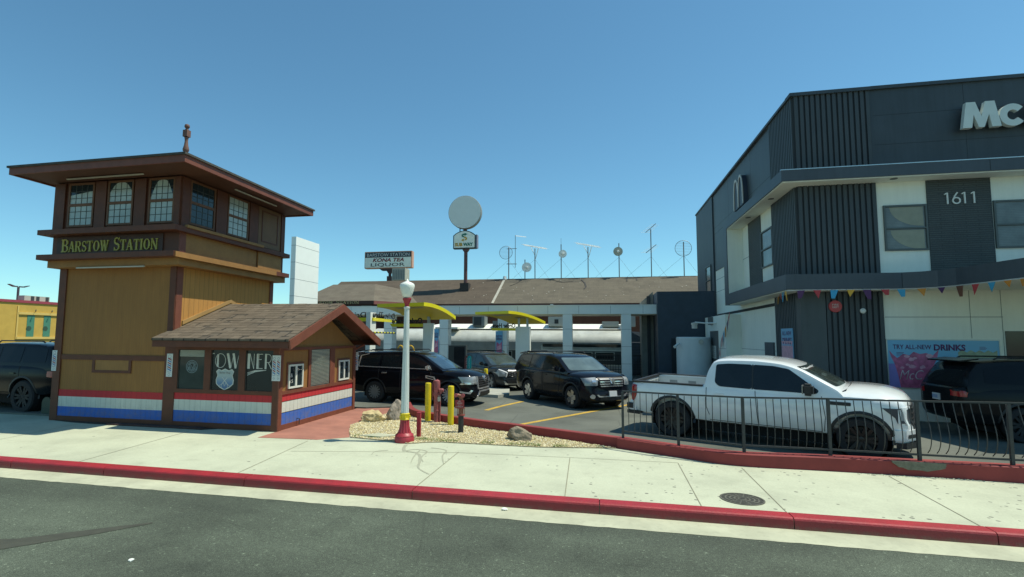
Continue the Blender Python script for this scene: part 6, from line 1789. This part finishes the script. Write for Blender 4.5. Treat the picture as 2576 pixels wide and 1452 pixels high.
# ---------------------------------------------------------------- white pickup
white_p = paint('paint_white', (.80,.83,.82), .22)
P = dict(body=[(-2.90,.93,.55,1.18,1.16),(-2.83,1.0,.50,1.23,1.21),(-2.5,1.02,.46,1.26,1.255),(-1.9,1.03,.46,1.265,1.26),(-1.12,1.03,.42,1.265,1.26),(-.4,1.03,.42,1.26,1.26),(.5,1.03,.42,1.24,1.25),(1.25,1.03,.42,1.25,1.34),(1.7,1.03,.42,1.27,1.41),(2.15,1.02,.42,1.26,1.40),(2.45,.995,.40,1.23,1.35),(2.62,.95,.40,1.19,1.28),(2.70,.90,.42,1.13,1.18)],
         nose=lambda y, z: -.16*(y/.95)**3 + (.05 if z < .75 else 0) - .02*max(0,(z-1.0)/.2), tail=lambda y, z: -.03*(y/.95)**4,
         roof=[(-1.12,1.23),(-1.05,1.60),(-.92,1.86),(-.6,1.90),(0,1.91),(.45,1.87),(.75,1.78),(1.50,1.38),(1.6,1.24)], belt=1.24, cabw=.985, tum=.30, bow=.14, bowr=.03,
         wheels=(-1.87,1.87), wr=.42, arch=.50, hw=1.03, paint=white_p, rim=mat('rim_black', (.03,.03,.03), .35, metal=.4), spokes=6, wstyle='split',
         bed=((-2.82,-.86,.78),(-1.2,.86,1.6)))
TKP, body, cab, bvb, bvc, bva = vehicle(P, 'white crew cab pickup truck with black wheels parked behind the railing', 'pickup truck', 'pickup_truck')
T = TKP
both(lambda s: decal('side_window', rounded([(-.88,1.36),(-.78,1.28),(-.1,1.265),(-.1,1.80),(-.60,1.80),(-.86,1.77)], .05), 'side', bvc, car_glass, T, .006, .1, s))
both(lambda s: decal('side_window', rounded([(-.07,1.265),(1.14,1.26),(1.18,1.33),(.62,1.74),(.32,1.79),(-.07,1.80)], .04), 'side', bvc, car_glass, T, .006, .1, s))
both(lambda s: decal('window_divider', [(-.10,1.265),(-.07,1.265),(-.07,1.80),(-.10,1.80)], 'side', bvc, black_trim, T, .009, .2, s))
decal('windscreen', rounded([(-.82,1.42),(.82,1.42),(.73,1.79),(-.73,1.79)], .06), 'front', bvc, glass('pickup_glass', (.03,.04,.035), .05, .7), T, .006, .08)
decal('rear_window', rounded([(-.7,1.42),(.7,1.42),(.64,1.78),(-.64,1.78)], .05), 'rear', bvc, car_glass, T, .006, .1)
seams(T, [[(-1.0,.62),(-1.06,.8),(-1.06,1.24)],[(.02,.5),(.0,.8),(-.03,1.24)],[(1.25,.5),(1.28,.8),(1.22,1.22)],[(-1.0,.5),(1.22,.49)]], bva)
handles(T, [(-.78,1.11),(.25,1.09)], bva, white_p)
for wx in P['wheels']: arcs(T, wx, P['wr'], .49, .55, bvb, black_trim)
mirror_part(T, 1.0, 1.24, .99, black_trim, (.2,.24,.24))
# bed
bd = mat('bed_liner_grey', (.5,.54,.53), .5, var=.1)
o = build('bed_liner', MB().box((-2.815,-.855,.785),(-1.205,.855,.80)).box((-2.815,-.855,.80),(-1.205,-.845,1.23)).box((-2.815,.845,.80),(-1.205,.855,1.23)).box((-1.215,-.845,.80),(-1.205,.845,1.23)).box((-2.815,-.845,.80),(-2.805,.845,1.18)), bd, None); o.parent = T
hs = MB()
for sx in (-1,1):
    for k in range(3): hs.box((-2.5+k*.5, sx*.84,1.03),(-2.3+k*.5, sx*.845,1.13)); hs.box((-2.68+k*.5, sx*.84,.92),(-2.63+k*.5, sx*.845,.97))
for k in range(14): hs.box((-2.804,-.8+k*.12,.82),(-2.79,-.76+k*.12,1.15))
o = build('liner_ribs', hs, mat('liner_dark', (.22,.25,.25), .6), None); o.parent = T  # ribs in a darker grey than the liner
both(lambda s: setattr(build('bed_rail', MB().box((-2.86,s*.855,1.25),(-1.14,s*1.0,1.285)), black_trim, None, 30, .012), 'parent', T))
o = build('tailgate_cap', MB().box((-2.89,-.86,1.2),(-2.79,.86,1.27)), black_trim, None, 30, .012); o.parent = T
both(lambda s: decal('tail_light', rounded([(-2.93,.80),(-2.80,.78),(-2.73,.94),(-2.73,1.18),(-2.93,1.20)], .03), 'side', bvb, red_l, T, .02, .05, s))
both(lambda s: decal('tail_light_face', rounded([(s*.80,.80),(s*.93,.80),(s*.93,1.17),(s*.80,1.16)], .02), 'rear', bvb, red_l, T, .02, .05))
o = build('rear_bumper', MB().prism([(-3.0,-.96,.5),(-2.72,-1.0,.5),(-2.72,1.0,.5),(-3.0,.96,.5)], (0,0,.26)), white_p, None, 35, .05); o.parent = T
o = build('bumper_step', MB().prism([(-3.01,-.97,.45),(-2.68,-1.01,.45),(-2.68,1.01,.45),(-3.01,.97,.45)], (0,0,.08)).box((-3.008,-.985,.58),(-2.84,-.70,.71)).box((-3.008,.70,.58),(-2.84,.985,.71)), black_trim, None); o.parent = T
# front
decal('grille', rounded([(-.66,.66),(.66,.66),(.72,1.12),(-.72,1.12)], .08), 'front', bvb, black_trim, T, .02, .06)
for k in range(4): decal('grille_bar', [(-.6,.74+k*.1),(.6,.74+k*.1),(.6,.765+k*.1),(-.6,.765+k*.1)], 'front', bvb, mat('bar_dark', (.05,.05,.05), .3, metal=.5), T, .04, .1)
both(lambda s: decal('headlight', [(s*.66,.82),(s*.97,.80),(s*.985,1.06),(s*.68,1.08)], 'front', bvb, lens_d, T, .015, .05))
both(lambda s: decal('headlight_side', [(2.22,1.08),(2.72,1.08),(2.72,.80),(2.60,.78),(2.42,.90)], 'side', bvb, lens_d, T, .014, .05, s))
both(lambda s: decal('running_light', [(s*.86,.76),(s*.90,.76),(s*.92,1.10),(s*.70,1.12),(s*.70,1.08),(s*.87,1.06)], 'front', bvb, drl, T, .028, .05))
both(lambda s: decal('headlight_lens', [(2.50,.86),(2.67,.84),(2.67,1.02),(2.50,1.03)], 'side', bvb, lens_m, T, .02, .05, s))
both(lambda s: decal('running_light_side', [(2.46,.80),(2.50,.79),(2.50,1.06),(2.46,1.06)], 'side', bvb, drl, T, .026, .05, s))
o = build('front_bumper', MB().prism([(2.36,-1.03,.42),(2.56,-1.0,.42),(2.74,-.7,.42),(2.8,0,.42),(2.74,.7,.42),(2.56,1.0,.42),(2.36,1.03,.42)], (0,0,.30)), white_p, None, 35, .05); o.parent = T
o = build('lower_valance', MB().prism([(2.42,-1.0,.32),(2.58,-.97,.32),(2.76,-.66,.32),(2.81,0,.32),(2.76,.66,.32),(2.58,.97,.32),(2.42,1.0,.32)], (0,0,.11)).prism([(2.62,-.93,.52),(2.77,-.66,.52),(2.82,0,.52),(2.77,.66,.52),(2.62,.93,.52)], (0,0,.07)), black_trim, None); o.parent = T
decal('badge_strip', rounded([(1.33,1.07),(1.72,1.07),(1.72,1.14),(1.33,1.14)], .02), 'side', bvb, black_trim, T, .008, .1, -1)
o = build('wiper_cowl', MB().prism([(1.5,-.86,1.27),(1.64,-.76,1.35),(1.70,0,1.42),(1.64,.76,1.35),(1.5,.86,1.27)], (0,0,.02)), black_trim, None); o.parent = T
o = build('paper', MB().obox((1.38,-.62,1.47),(.12,.0,-.07),(0,.2,0),(.01,0,.02)), mat('paper_green', (.5,.62,.5), .5), None); o.parent = T
place_by_wheels(T, (1.58,12.8), -25, .925, P, .235)
T.rotation_euler = (R_(2.6), R_(.7), R_(-25))

# ---------------------------------------------------------------- sport utility vehicles
def suv(kind, label, paint_m, opts):
    L = dict(opts)
    wb, fo, ro, w, h, belt, gc = L['wb'], L['fo'], L['ro'], L['w'], L['h'], L['belt'], L.get('gc', .3)
    fx, rx = wb/2+fo, -wb/2-ro; hood = L['hood']; hw = w/2
    cowl = L['cowl']
    P = dict(body=[(rx,hw*.86,gc+.22,belt-.08,belt-.08),(rx+.1,hw*.94,gc+.12,belt-.03,belt-.03),(rx+.5,hw*.985,gc+.04,belt,belt),(-wb/2+.3,hw,gc,belt,belt),(0,hw,gc,belt-.01,belt-.01),(cowl-.5,hw,gc,belt-.02,belt),(cowl+.1,hw,gc,belt-.06,belt+.02),(fx-.75,hw*.985,gc,hood-.04,hood+.05),(fx-.35,hw*.955,gc-.02,hood-.09,hood),(fx-.12,hw*.90,gc,hood-.16,hood-.09),(fx,hw*.82,gc+.06,hood-.24,hood-.2)],
             nose=L.get('nose', lambda y, z: -.22*(y/hw)**3 + (.04 if z < .6 else 0)), tail=lambda y, z: -.1*(y/hw)**3,
             roof=L['roof'], belt=belt-.02, cabw=hw*.955, tum=L.get('tum', .30), bow=.14, bowr=.06,
             wheels=(-wb/2, wb/2), wr=L['wr'], arch=L['wr']+.07, hw=hw, paint=paint_m, rim=L['rim'], spokes=L['spokes'], wstyle=L['ws'])
    T, body, cab, bvb, bvc, bva = vehicle(P, label, 'SUV', 'suv')
    for poly in L['windows']: both(lambda s: decal('side_window', rounded(poly, .05), 'side', bvc, L.get('sg', car_glass), T, .006, .1, s))
    for poly in L.get('wtrim', []): both(lambda s: decal('window_trim', poly, 'side', bva, chrome, T, .012, .15, s))
    zr = h
    decal('windscreen', rounded([(-hw*.80,belt+.04),(hw*.80,belt+.04),(hw*.70,zr-.12),(-hw*.70,zr-.12)], .06), 'front', bvc, L.get('wg', wind_glass), T, .006, .08)
    decal('rear_window', rounded([(-hw*.74,belt+.06),(hw*.74,belt+.06),(hw*.66,zr-.17),(-hw*.66,zr-.17)], .06), 'rear', bvc, car_glass, T, .006, .08)
    seams(T, L['seams'], bva)
    handles(T, L['handles'], bva, L.get('hm', paint_m))
    for wx in P['wheels']: arcs(T, wx, P['wr'], P['wr']+.062, P['wr']+.062+L.get('at', .05), bvb, L.get('atm', black_trim), off=.012)
    mirror_part(T, cowl-.32, belt+.0, hw*.955, black_trim, (.17,.2,.17), L.get('mm', paint_m))
    both(lambda s: decal('sill_trim', [(-wb/2+P['arch']+.03,gc+.02),(wb/2-P['arch']-.03,gc+.02),(wb/2-P['arch']-.03,gc+.13),(-wb/2+P['arch']+.03,gc+.13)], 'side', bvb, L.get('sill', black_trim), T, .012, .3, s))
    if L.get('rails'):
        both(lambda s: setattr(build('roof_rail', MB().tube([(L['rails'][0],s*hw*.70,zr+.01),(L['rails'][0]+.08,s*hw*.70,zr+.055),(L['rails'][1]-.1,s*hw*.70,zr+.06),(L['rails'][1],s*hw*.70,zr+.0)], .02, 6), L.get('railm', black_trim), None, 60), 'parent', T))
    if L.get('crossbars'):
        for x in L['crossbars']:
            o = build('cross_bar', MB().box((x-.04,-hw*.72,zr+.08),(x+.04,hw*.72,zr+.11)), mat('bar_silver', (.25,.26,.26), .35, metal=.7), None); o.parent = T
    both(lambda s: decal('tail_light', L['tail_poly'], 'side', bvb, red_l, T, .014, .06, s))
    both(lambda s: decal('tail_light_face', [(s*hw*.62,L['tz'][0]),(s*hw*.93,L['tz'][0]),(s*hw*.93,L['tz'][1]),(s*hw*.62,L['tz'][1])], 'rear', bvb, red_l, T, .014, .06))
    pr = decal('licence_plate', [(-.16,L['pz']-.08),(.16,L['pz']-.08),(.16,L['pz']+.08),(-.16,L['pz']+.08)], 'rear', bvb, plate_m, T, .02, .5)
    L['front'](T, bvb, hw, P)
    o = build('spoiler', MB().prism([(L['roof'][2][0]-.32,-hw*.68,zr-.06),(L['roof'][2][0]+.1,-hw*.70,zr-.0),(L['roof'][2][0]+.1,hw*.70,zr-.0),(L['roof'][2][0]-.32,hw*.68,zr-.06)], (0,0,.035)), paint_m, None, 35, .012); o.parent = T
    return T, P
rim_ch = mat('rim_silver', (.42,.43,.44), .25, metal=.9); rim_gr = mat('rim_grey', (.30,.31,.32), .35, metal=.5)
blk = paint('paint_black', (.006,.007,.010), .12); nvy = paint('paint_dark_navy', (.008,.010,.015), .14); gry = paint('paint_graphite', (.026,.032,.037), .2, metal=.2)

def front_a(T, bv, hw, P):
    # large chrome V grille with round emblem
    decal('grille', rounded([(-.52,.62),(.52,.62),(.60,1.05),(-.60,1.05)], .06), 'front', bv, black_trim, T, .014, .06)
    for k in range(4): decal('grille_bar', [(-.5,.72+k*.08),(.5,.72+k*.08),(.5,.745+k*.08),(-.5,.745+k*.08)], 'front', bv, mat('bar_grey', (.12,.12,.13), .3, metal=.5), T, .03, .1)
    both(lambda s: decal('grille_surround', [(s*.50,.60),(s*.56,.60),(s*.64,1.06),(s*.58,1.06)], 'front', bv, chrome, T, .035, .1))
    decal('grille_surround', [(-.5,.60),(.5,.60),(.5,.645),(-.5,.645)], 'front', bv, chrome, T, .035, .1)
    em = decal('emblem', [(.1*math.cos(R_(a)),.95+.1*math.sin(R_(a))) for a in range(0,360,24)], 'front', bv, chrome, T, .06, .3)
    decal('emblem_centre', [(.065*math.cos(R_(a)),.95+.065*math.sin(R_(a))) for a in range(0,360,24)], 'front', bv, black_trim, T, .065, .3)
    decal('emblem_bar', [(-.12,.93),(.12,.93),(.12,.97),(-.12,.97)], 'front', bv, chrome, T, .075, .3)
    both(lambda s: decal('headlight', [(s*.64,.86),(s*.98,.84),(s*.98,1.05),(s*.66,1.07)], 'front', bv, lens_m, T, .014, .05))
    fx = P['body'][-1][0]
    both(lambda s: decal('headlight_side', [(fx-.62,1.06),(fx-.05,1.06),(fx-.05,.84),(fx-.3,.84)], 'side', bv, lens_m, T, .012, .05, s))
    both(lambda s: decal('running_light', [(s*.62,.80),(s*.95,.82),(s*.97,.86),(s*.62,.85)], 'front', bv, chrome, T, .03, .05))
    both(lambda s: decal('running_light', [(fx-.55,.79),(fx-.04,.79),(fx-.04,.83),(fx-.5,.83)], 'side', bv, chrome, T, .02, .05, s))
    decal('bumper_trim', [(-.78,.30),(.78,.30),(.60,.40),(.5,.56),(-.5,.56),(-.60,.40)], 'front', bv, chrome, T, .03, .08)
    decal('intake', [(-.5,.36),(.5,.36),(.46,.52),(-.46,.52)], 'front', bv, black_trim, T, .045, .08)
    both(lambda s: decal('fog_trim', [(fx-.55,.50),(fx-.18,.46),(fx-.1,.58),(fx-.16,.60),(fx-.24,.52),(fx-.55,.56)], 'side', bv, chrome, T, .02, .05, s))
    both(lambda s: decal('fender_vent', rounded([(.62,.98),(1.05,.90),(.98,1.03),(.62,1.08)], .02), 'side', bv, chrome, T, .016, .06, s))
    both(lambda s: decal('vent_inset', [(.67,1.0),(.97,.935),(.93,1.0),(.67,1.045)], 'side', bv, black_trim, T, .02, .06, s))
A = dict(wb=3.08, fo=.98, ro=1.22, w=2.03, h=1.92, belt=1.27, gc=.32, hood=1.24, cowl=1.08, wr=.40, rim=rim_gr, spokes=14, ws='multi',
         roof=[(-2.60,1.22),(-2.52,1.5),(-2.28,1.84),(-1.6,1.90),(-.4,1.92),(.1,1.88),(.35,1.80),(1.22,1.30),(1.3,1.25)],
         windows=[[(-2.24,1.36),(-1.42,1.33),(-1.36,1.78),(-1.9,1.77),(-2.18,1.70)],[(-1.30,1.33),(-.48,1.32),(-.44,1.79),(-1.26,1.79)],[(-.40,1.32),(.82,1.32),(.86,1.36),(.3,1.72),(.04,1.78),(-.36,1.79)]],
         wtrim=[[(-2.3,1.32),(.84,1.28),(.84,1.305),(-2.26,1.35)],[(-2.32,1.33),(-2.27,1.34),(-2.22,1.72),(-2.27,1.72)],[(-2.25,1.72),(-1.9,1.80),(-1.9,1.825),(-2.29,1.75)]],
         seams=[[(-1.34,.7),(-1.38,1.0),(-1.36,1.32)],[(-.44,.5),(-.44,1.3)],[(.72,.5),(.86,.9),(.8,1.28)]], handles=[(-1.12,1.12),(-.2,1.1)], hm=chrome, mm=chrome,
         rails=(-1.9,.0), tail_poly=[(-2.8,1.0),(-2.45,1.05),(-2.45,1.2),(-2.8,1.2)], tz=(1.0,1.2), pz=.95, front=front_a, wg=glass('blue_glass', (.035,.065,.095), .04, .9))
T, P1 = suv('a', 'large black SUV with chrome grille and mirror stopped behind the street lamp', blk, A)
place_by_wheels(T, (-7.38,16.85), -8.0, .885, P1)

def front_b(T, bv, hw, P):
    fx = P['body'][-1][0]
    decal('grille', rounded([(-.46,.80),(.46,.80),(.54,1.06),(-.54,1.06)], .04), 'front', bv, black_trim, T, .014, .06)
    for k in range(3): decal('grille_bar', [(-.47,.84+k*.075),(.47,.84+k*.075),(.49,.875+k*.075),(-.49,.875+k*.075)], 'front', bv, chrome, T, .035, .1)
    decal('emblem', [(-.07,.88),(-.03,.88),(-.03,.94),(.03,.94),(.03,.88),(.07,.88),(.09,1.03),(.05,1.03),(.04,.97),(-.04,.97),(-.05,1.03),(-.09,1.03)], 'front', bv, chrome, T, .06, .3)
    decal('grille_surround', [(-.44,.77),(.44,.77),(.46,.80),(-.46,.80)], 'front', bv, chrome, T, .035, .1)
    both(lambda s: decal('headlight', [(s*.55,.82),(s*.90,.80),(s*.93,1.04),(s*.57,1.07)], 'front', bv, lens_m, T, .014, .05))
    both(lambda s: decal('headlight_side', [(fx-.42,1.02),(fx-.05,1.04),(fx-.05,.80),(fx-.25,.82)], 'side', bv, lens_m, T, .012, .05, s))
    both(lambda s: decal('headlight_reflector', [(s*.62,.87),(s*.74,.87),(s*.74,.99),(s*.62,.99)], 'front', bv, chrome, T, .024, .05))
    decal('bumper_trim', [(-.55,.44),(.55,.44),(.62,.52),(.56,.52),(.50,.475),(-.50,.475),(-.56,.52),(-.62,.52)], 'front', bv, chrome, T, .03, .08)
    decal('intake', [(-.5,.34),(.5,.34),(.5,.43),(-.5,.43)], 'front', bv, black_trim, T, .03, .08)
    decal('licence_plate', [(-.15,.46),(.15,.46),(.15,.61),(-.15,.61)], 'front', bv, plate_m, T, .05, .5)
    both(lambda s: decal('fog_lamp', [(s*.74+.07*math.cos(R_(a)),.46+.07*math.sin(R_(a))) for a in range(0,360,30)], 'front', bv, chrome, T, .03, .3))
B = dict(wb=2.775, fo=.93, ro=1.10, w=1.99, h=1.77, belt=1.20, gc=.28, hood=1.18, cowl=.98, wr=.375, rim=rim_ch, spokes=5, ws='five',
         roof=[(-2.40,1.15),(-2.34,1.45),(-2.16,1.74),(-1.6,1.76),(-.4,1.77),(.05,1.73),(.3,1.68),(1.10,1.22),(1.2,1.17)],
         windows=[[(-2.12,1.26),(-1.36,1.24),(-1.32,1.68),(-1.7,1.68),(-2.02,1.64)],[(-1.28,1.24),(-.40,1.23),(-.38,1.69),(-1.24,1.69)],[(-.34,1.23),(.72,1.23),(.76,1.27),(.24,1.62),(.0,1.67),(-.32,1.69)]],
         seams=[[(-1.24,.65),(-1.30,1.0),(-1.3,1.22)],[(-.36,.45),(-.36,1.2)],[(.66,.5),(.76,.9),(.72,1.18)]], handles=[(-1.08,1.05),(-.18,1.03)],
         rails=(-1.9,.0), crossbars=(-1.5,-.4), tail_poly=[(-2.5,1.0),(-2.3,.95),(-2.3,1.2),(-2.5,1.2)], tz=(.9,1.2), pz=.85, front=front_b, wg=glass('pale_glass', (.10,.14,.14), .05, .9))
T, P2 = suv('b', 'dark navy SUV with silver roof bars driving toward the exit next to the white pickup', nvy, B)
sh = build('dash_paper', MB().obox((.78,-.1,1.36),(.14,0,-.07),(0,.5,0),(.01,0,.02)), mat('paper_bright', (.6,.8,.7), .5), None); sh.parent = T
place_by_wheels(T, (-2.50,19.1), -51.0, .93, P2)

def front_c(T, bv, hw, P):
    fx = P['body'][-1][0]
    decal('grille', rounded([(-.56,.62),(.56,.62),(.62,.86),(-.62,.86)], .05), 'front', bv, black_trim, T, .014, .06)
    for k in range(5):
        for q in range(9): decal('grille_mesh', [(-.5+q*.12,.66+k*.04),(-.46+q*.12,.64+k*.04),(-.42+q*.12,.66+k*.04),(-.46+q*.12,.68+k*.04)], 'front', bv, rim_gr, T, .022, .5) if (k+q) % 2 else None
    both(lambda s: decal('headlight', [(s*.60,.66),(s*.86,.64),(s*.92,.84),(s*.64,.88)], 'front', bv, lens_m, T, .012, .05))
    both(lambda s: decal('running_light', [(s*.60,.62),(s*.64,.62),(s*.60,.80),(s*.84,.92),(s*.80,.95),(s*.55,.82)], 'front', bv, drl, T, .026, .05))
    both(lambda s: decal('headlight_side', [(fx-.45,.92),(fx-.08,.86),(fx-.08,.68),(fx-.28,.72)], 'side', bv, lens_m, T, .012, .05, s))
    decal('bumper_trim', [(-.66,.30),(.66,.30),(.74,.44),(.68,.44),(.60,.35),(-.60,.35),(-.68,.44),(-.74,.44)], 'front', bv, rim_ch, T, .03, .08)
    decal('intake', [(-.55,.36),(.55,.36),(.6,.48),(-.6,.48)], 'front', bv, black_trim, T, .02, .08)
    decal('licence_plate', [(-.15,.48),(.15,.48),(.15,.62),(-.15,.62)], 'front', bv, plate_m, T, .05, .5)
    decal('hood_trim', [(-.5,.885),(.5,.885),(.5,.91),(-.5,.91)], 'front', bv, chrome, T, .02, .1)
C = dict(wb=2.755, fo=.93, ro=.96, w=1.86, h=1.63, belt=1.06, gc=.26, hood=1.04, cowl=.95, wr=.36, rim=rim_gr, spokes=5, ws='split',
         roof=[(-2.22,1.04),(-2.1,1.3),(-1.8,1.54),(-1.3,1.61),(-.4,1.63),(.0,1.58),(.3,1.48),(1.12,1.09),(1.2,1.03)],
         windows=[[(-1.72,1.2),(-1.18,1.13),(-1.14,1.51),(-1.4,1.48)],[(-1.10,1.13),(-.36,1.11),(-.34,1.53),(-1.06,1.52)],[(-.30,1.11),(.70,1.11),(.74,1.15),(.24,1.44),(.0,1.50),(-.28,1.53)]],
         seams=[[(-1.14,.6),(-1.2,.9),(-1.14,1.1)],[(-.32,.45),(-.32,1.1)],[(.66,.5),(.74,.8),(.7,1.08)]], handles=[(-.98,.96),(-.14,.95)],
         rails=(-1.5,-.1), tail_poly=[(-2.3,.85),(-2.0,.9),(-2.0,1.05),(-2.3,1.05)], tz=(.85,1.05), pz=.75, front=front_c)
T, P3 = suv('c', 'graphite grey crossover with angular headlight, partly hidden behind the black and navy SUVs', gry, C)
place_by_wheels(T, (-6.08,24.0), -50.0, .93, P3)

def front_plain(T, bv, hw, P):
    fx = P['body'][-1][0]
    decal('grille', rounded([(-.5,.7),(.5,.7),(.55,.95),(-.55,.95)], .05), 'front', bv, black_trim, T, .014, .08)
    both(lambda s: decal('headlight', [(s*.6,.8),(s*.9,.78),(s*.92,.98),(s*.62,1.0)], 'front', bv, lens_m, T, .014, .06))
D = dict(A); D.update(front=front_plain, rim=mat('rim_matte', (.014,.014,.014), .7), tail_poly=[(-2.8,1.02),(-2.62,1.04),(-2.62,1.16),(-2.8,1.16)], tz=(1.02,1.14), spokes=6, ws='split', wtrim=[], hm=blk, mm=blk, wg=car_glass, h=1.9)
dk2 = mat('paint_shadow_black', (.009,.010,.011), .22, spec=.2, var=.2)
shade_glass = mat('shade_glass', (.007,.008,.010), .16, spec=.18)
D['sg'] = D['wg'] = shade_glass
T, P4 = suv('d', 'dark SUV seen from behind at the right end of the railing, in the restaurant shade', dk2, D)
for o in T.children:
    if o.name.startswith('licence_plate'):
        text('plate_number', '8TKR', (0,0,0), (0,-1,0), (0,0,1), .24, .08, mat('plate_blue', (.05,.2,.5), .5), T, .002, keep=True)
        q = [c for c in T.children if c.name.startswith('plate_number')][0]; q.location = (-2.80,.12,.91); q.parent = T; break
place(T, 10.4, 14.8, .2, -2.0, .93)
E2 = dict(A); E2.update(front=front_plain, rim=mat('rim_matte', (.014,.014,.014), .7), spokes=6, ws='split', wtrim=[], hm=blk, mm=blk, wg=car_glass, wr=.46, gc=.45, belt=1.36, hood=1.32, h=1.98,
    roof=[(-2.60,1.32),(-2.50,1.6),(-2.32,1.90),(-1.6,1.96),(-.4,1.98),(.1,1.94),(.35,1.86),(1.22,1.39),(1.3,1.34)],
    windows=[[(-2.3,1.44),(-1.42,1.43),(-1.36,1.86),(-1.9,1.86),(-2.22,1.82)],[(-1.30,1.43),(-.48,1.42),(-.44,1.87),(-1.26,1.87)],[(-.40,1.42),(.82,1.42),(.86,1.46),(.3,1.80),(.04,1.85),(-.36,1.87)]])
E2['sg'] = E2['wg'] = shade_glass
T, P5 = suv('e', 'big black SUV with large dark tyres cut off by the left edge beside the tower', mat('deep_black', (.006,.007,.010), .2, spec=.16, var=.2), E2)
place(T, -17.5, 13.2, .15, 176.0, 1.0)
F2 = dict(C); F2.update(front=front_plain, rim=rim_ch, mm=None)
wht2 = paint('paint_silver_white', (.55,.6,.62), .2)
F2['mm'] = wht2
T, P6 = suv('f', 'white car just showing between the barber shop wall and the large black SUV', wht2, F2)
place(T, -11.25, 21.9, .2, -18.0, .95)
c = copy_tree(T); c['label'] = 'pale car roof showing between the tower corner and the far yellow building'
place(c, -23.6, 19.4, .2, 176.0, 1.0)
# lettering of the front plate of the navy SUV is left unreadable as in the photo
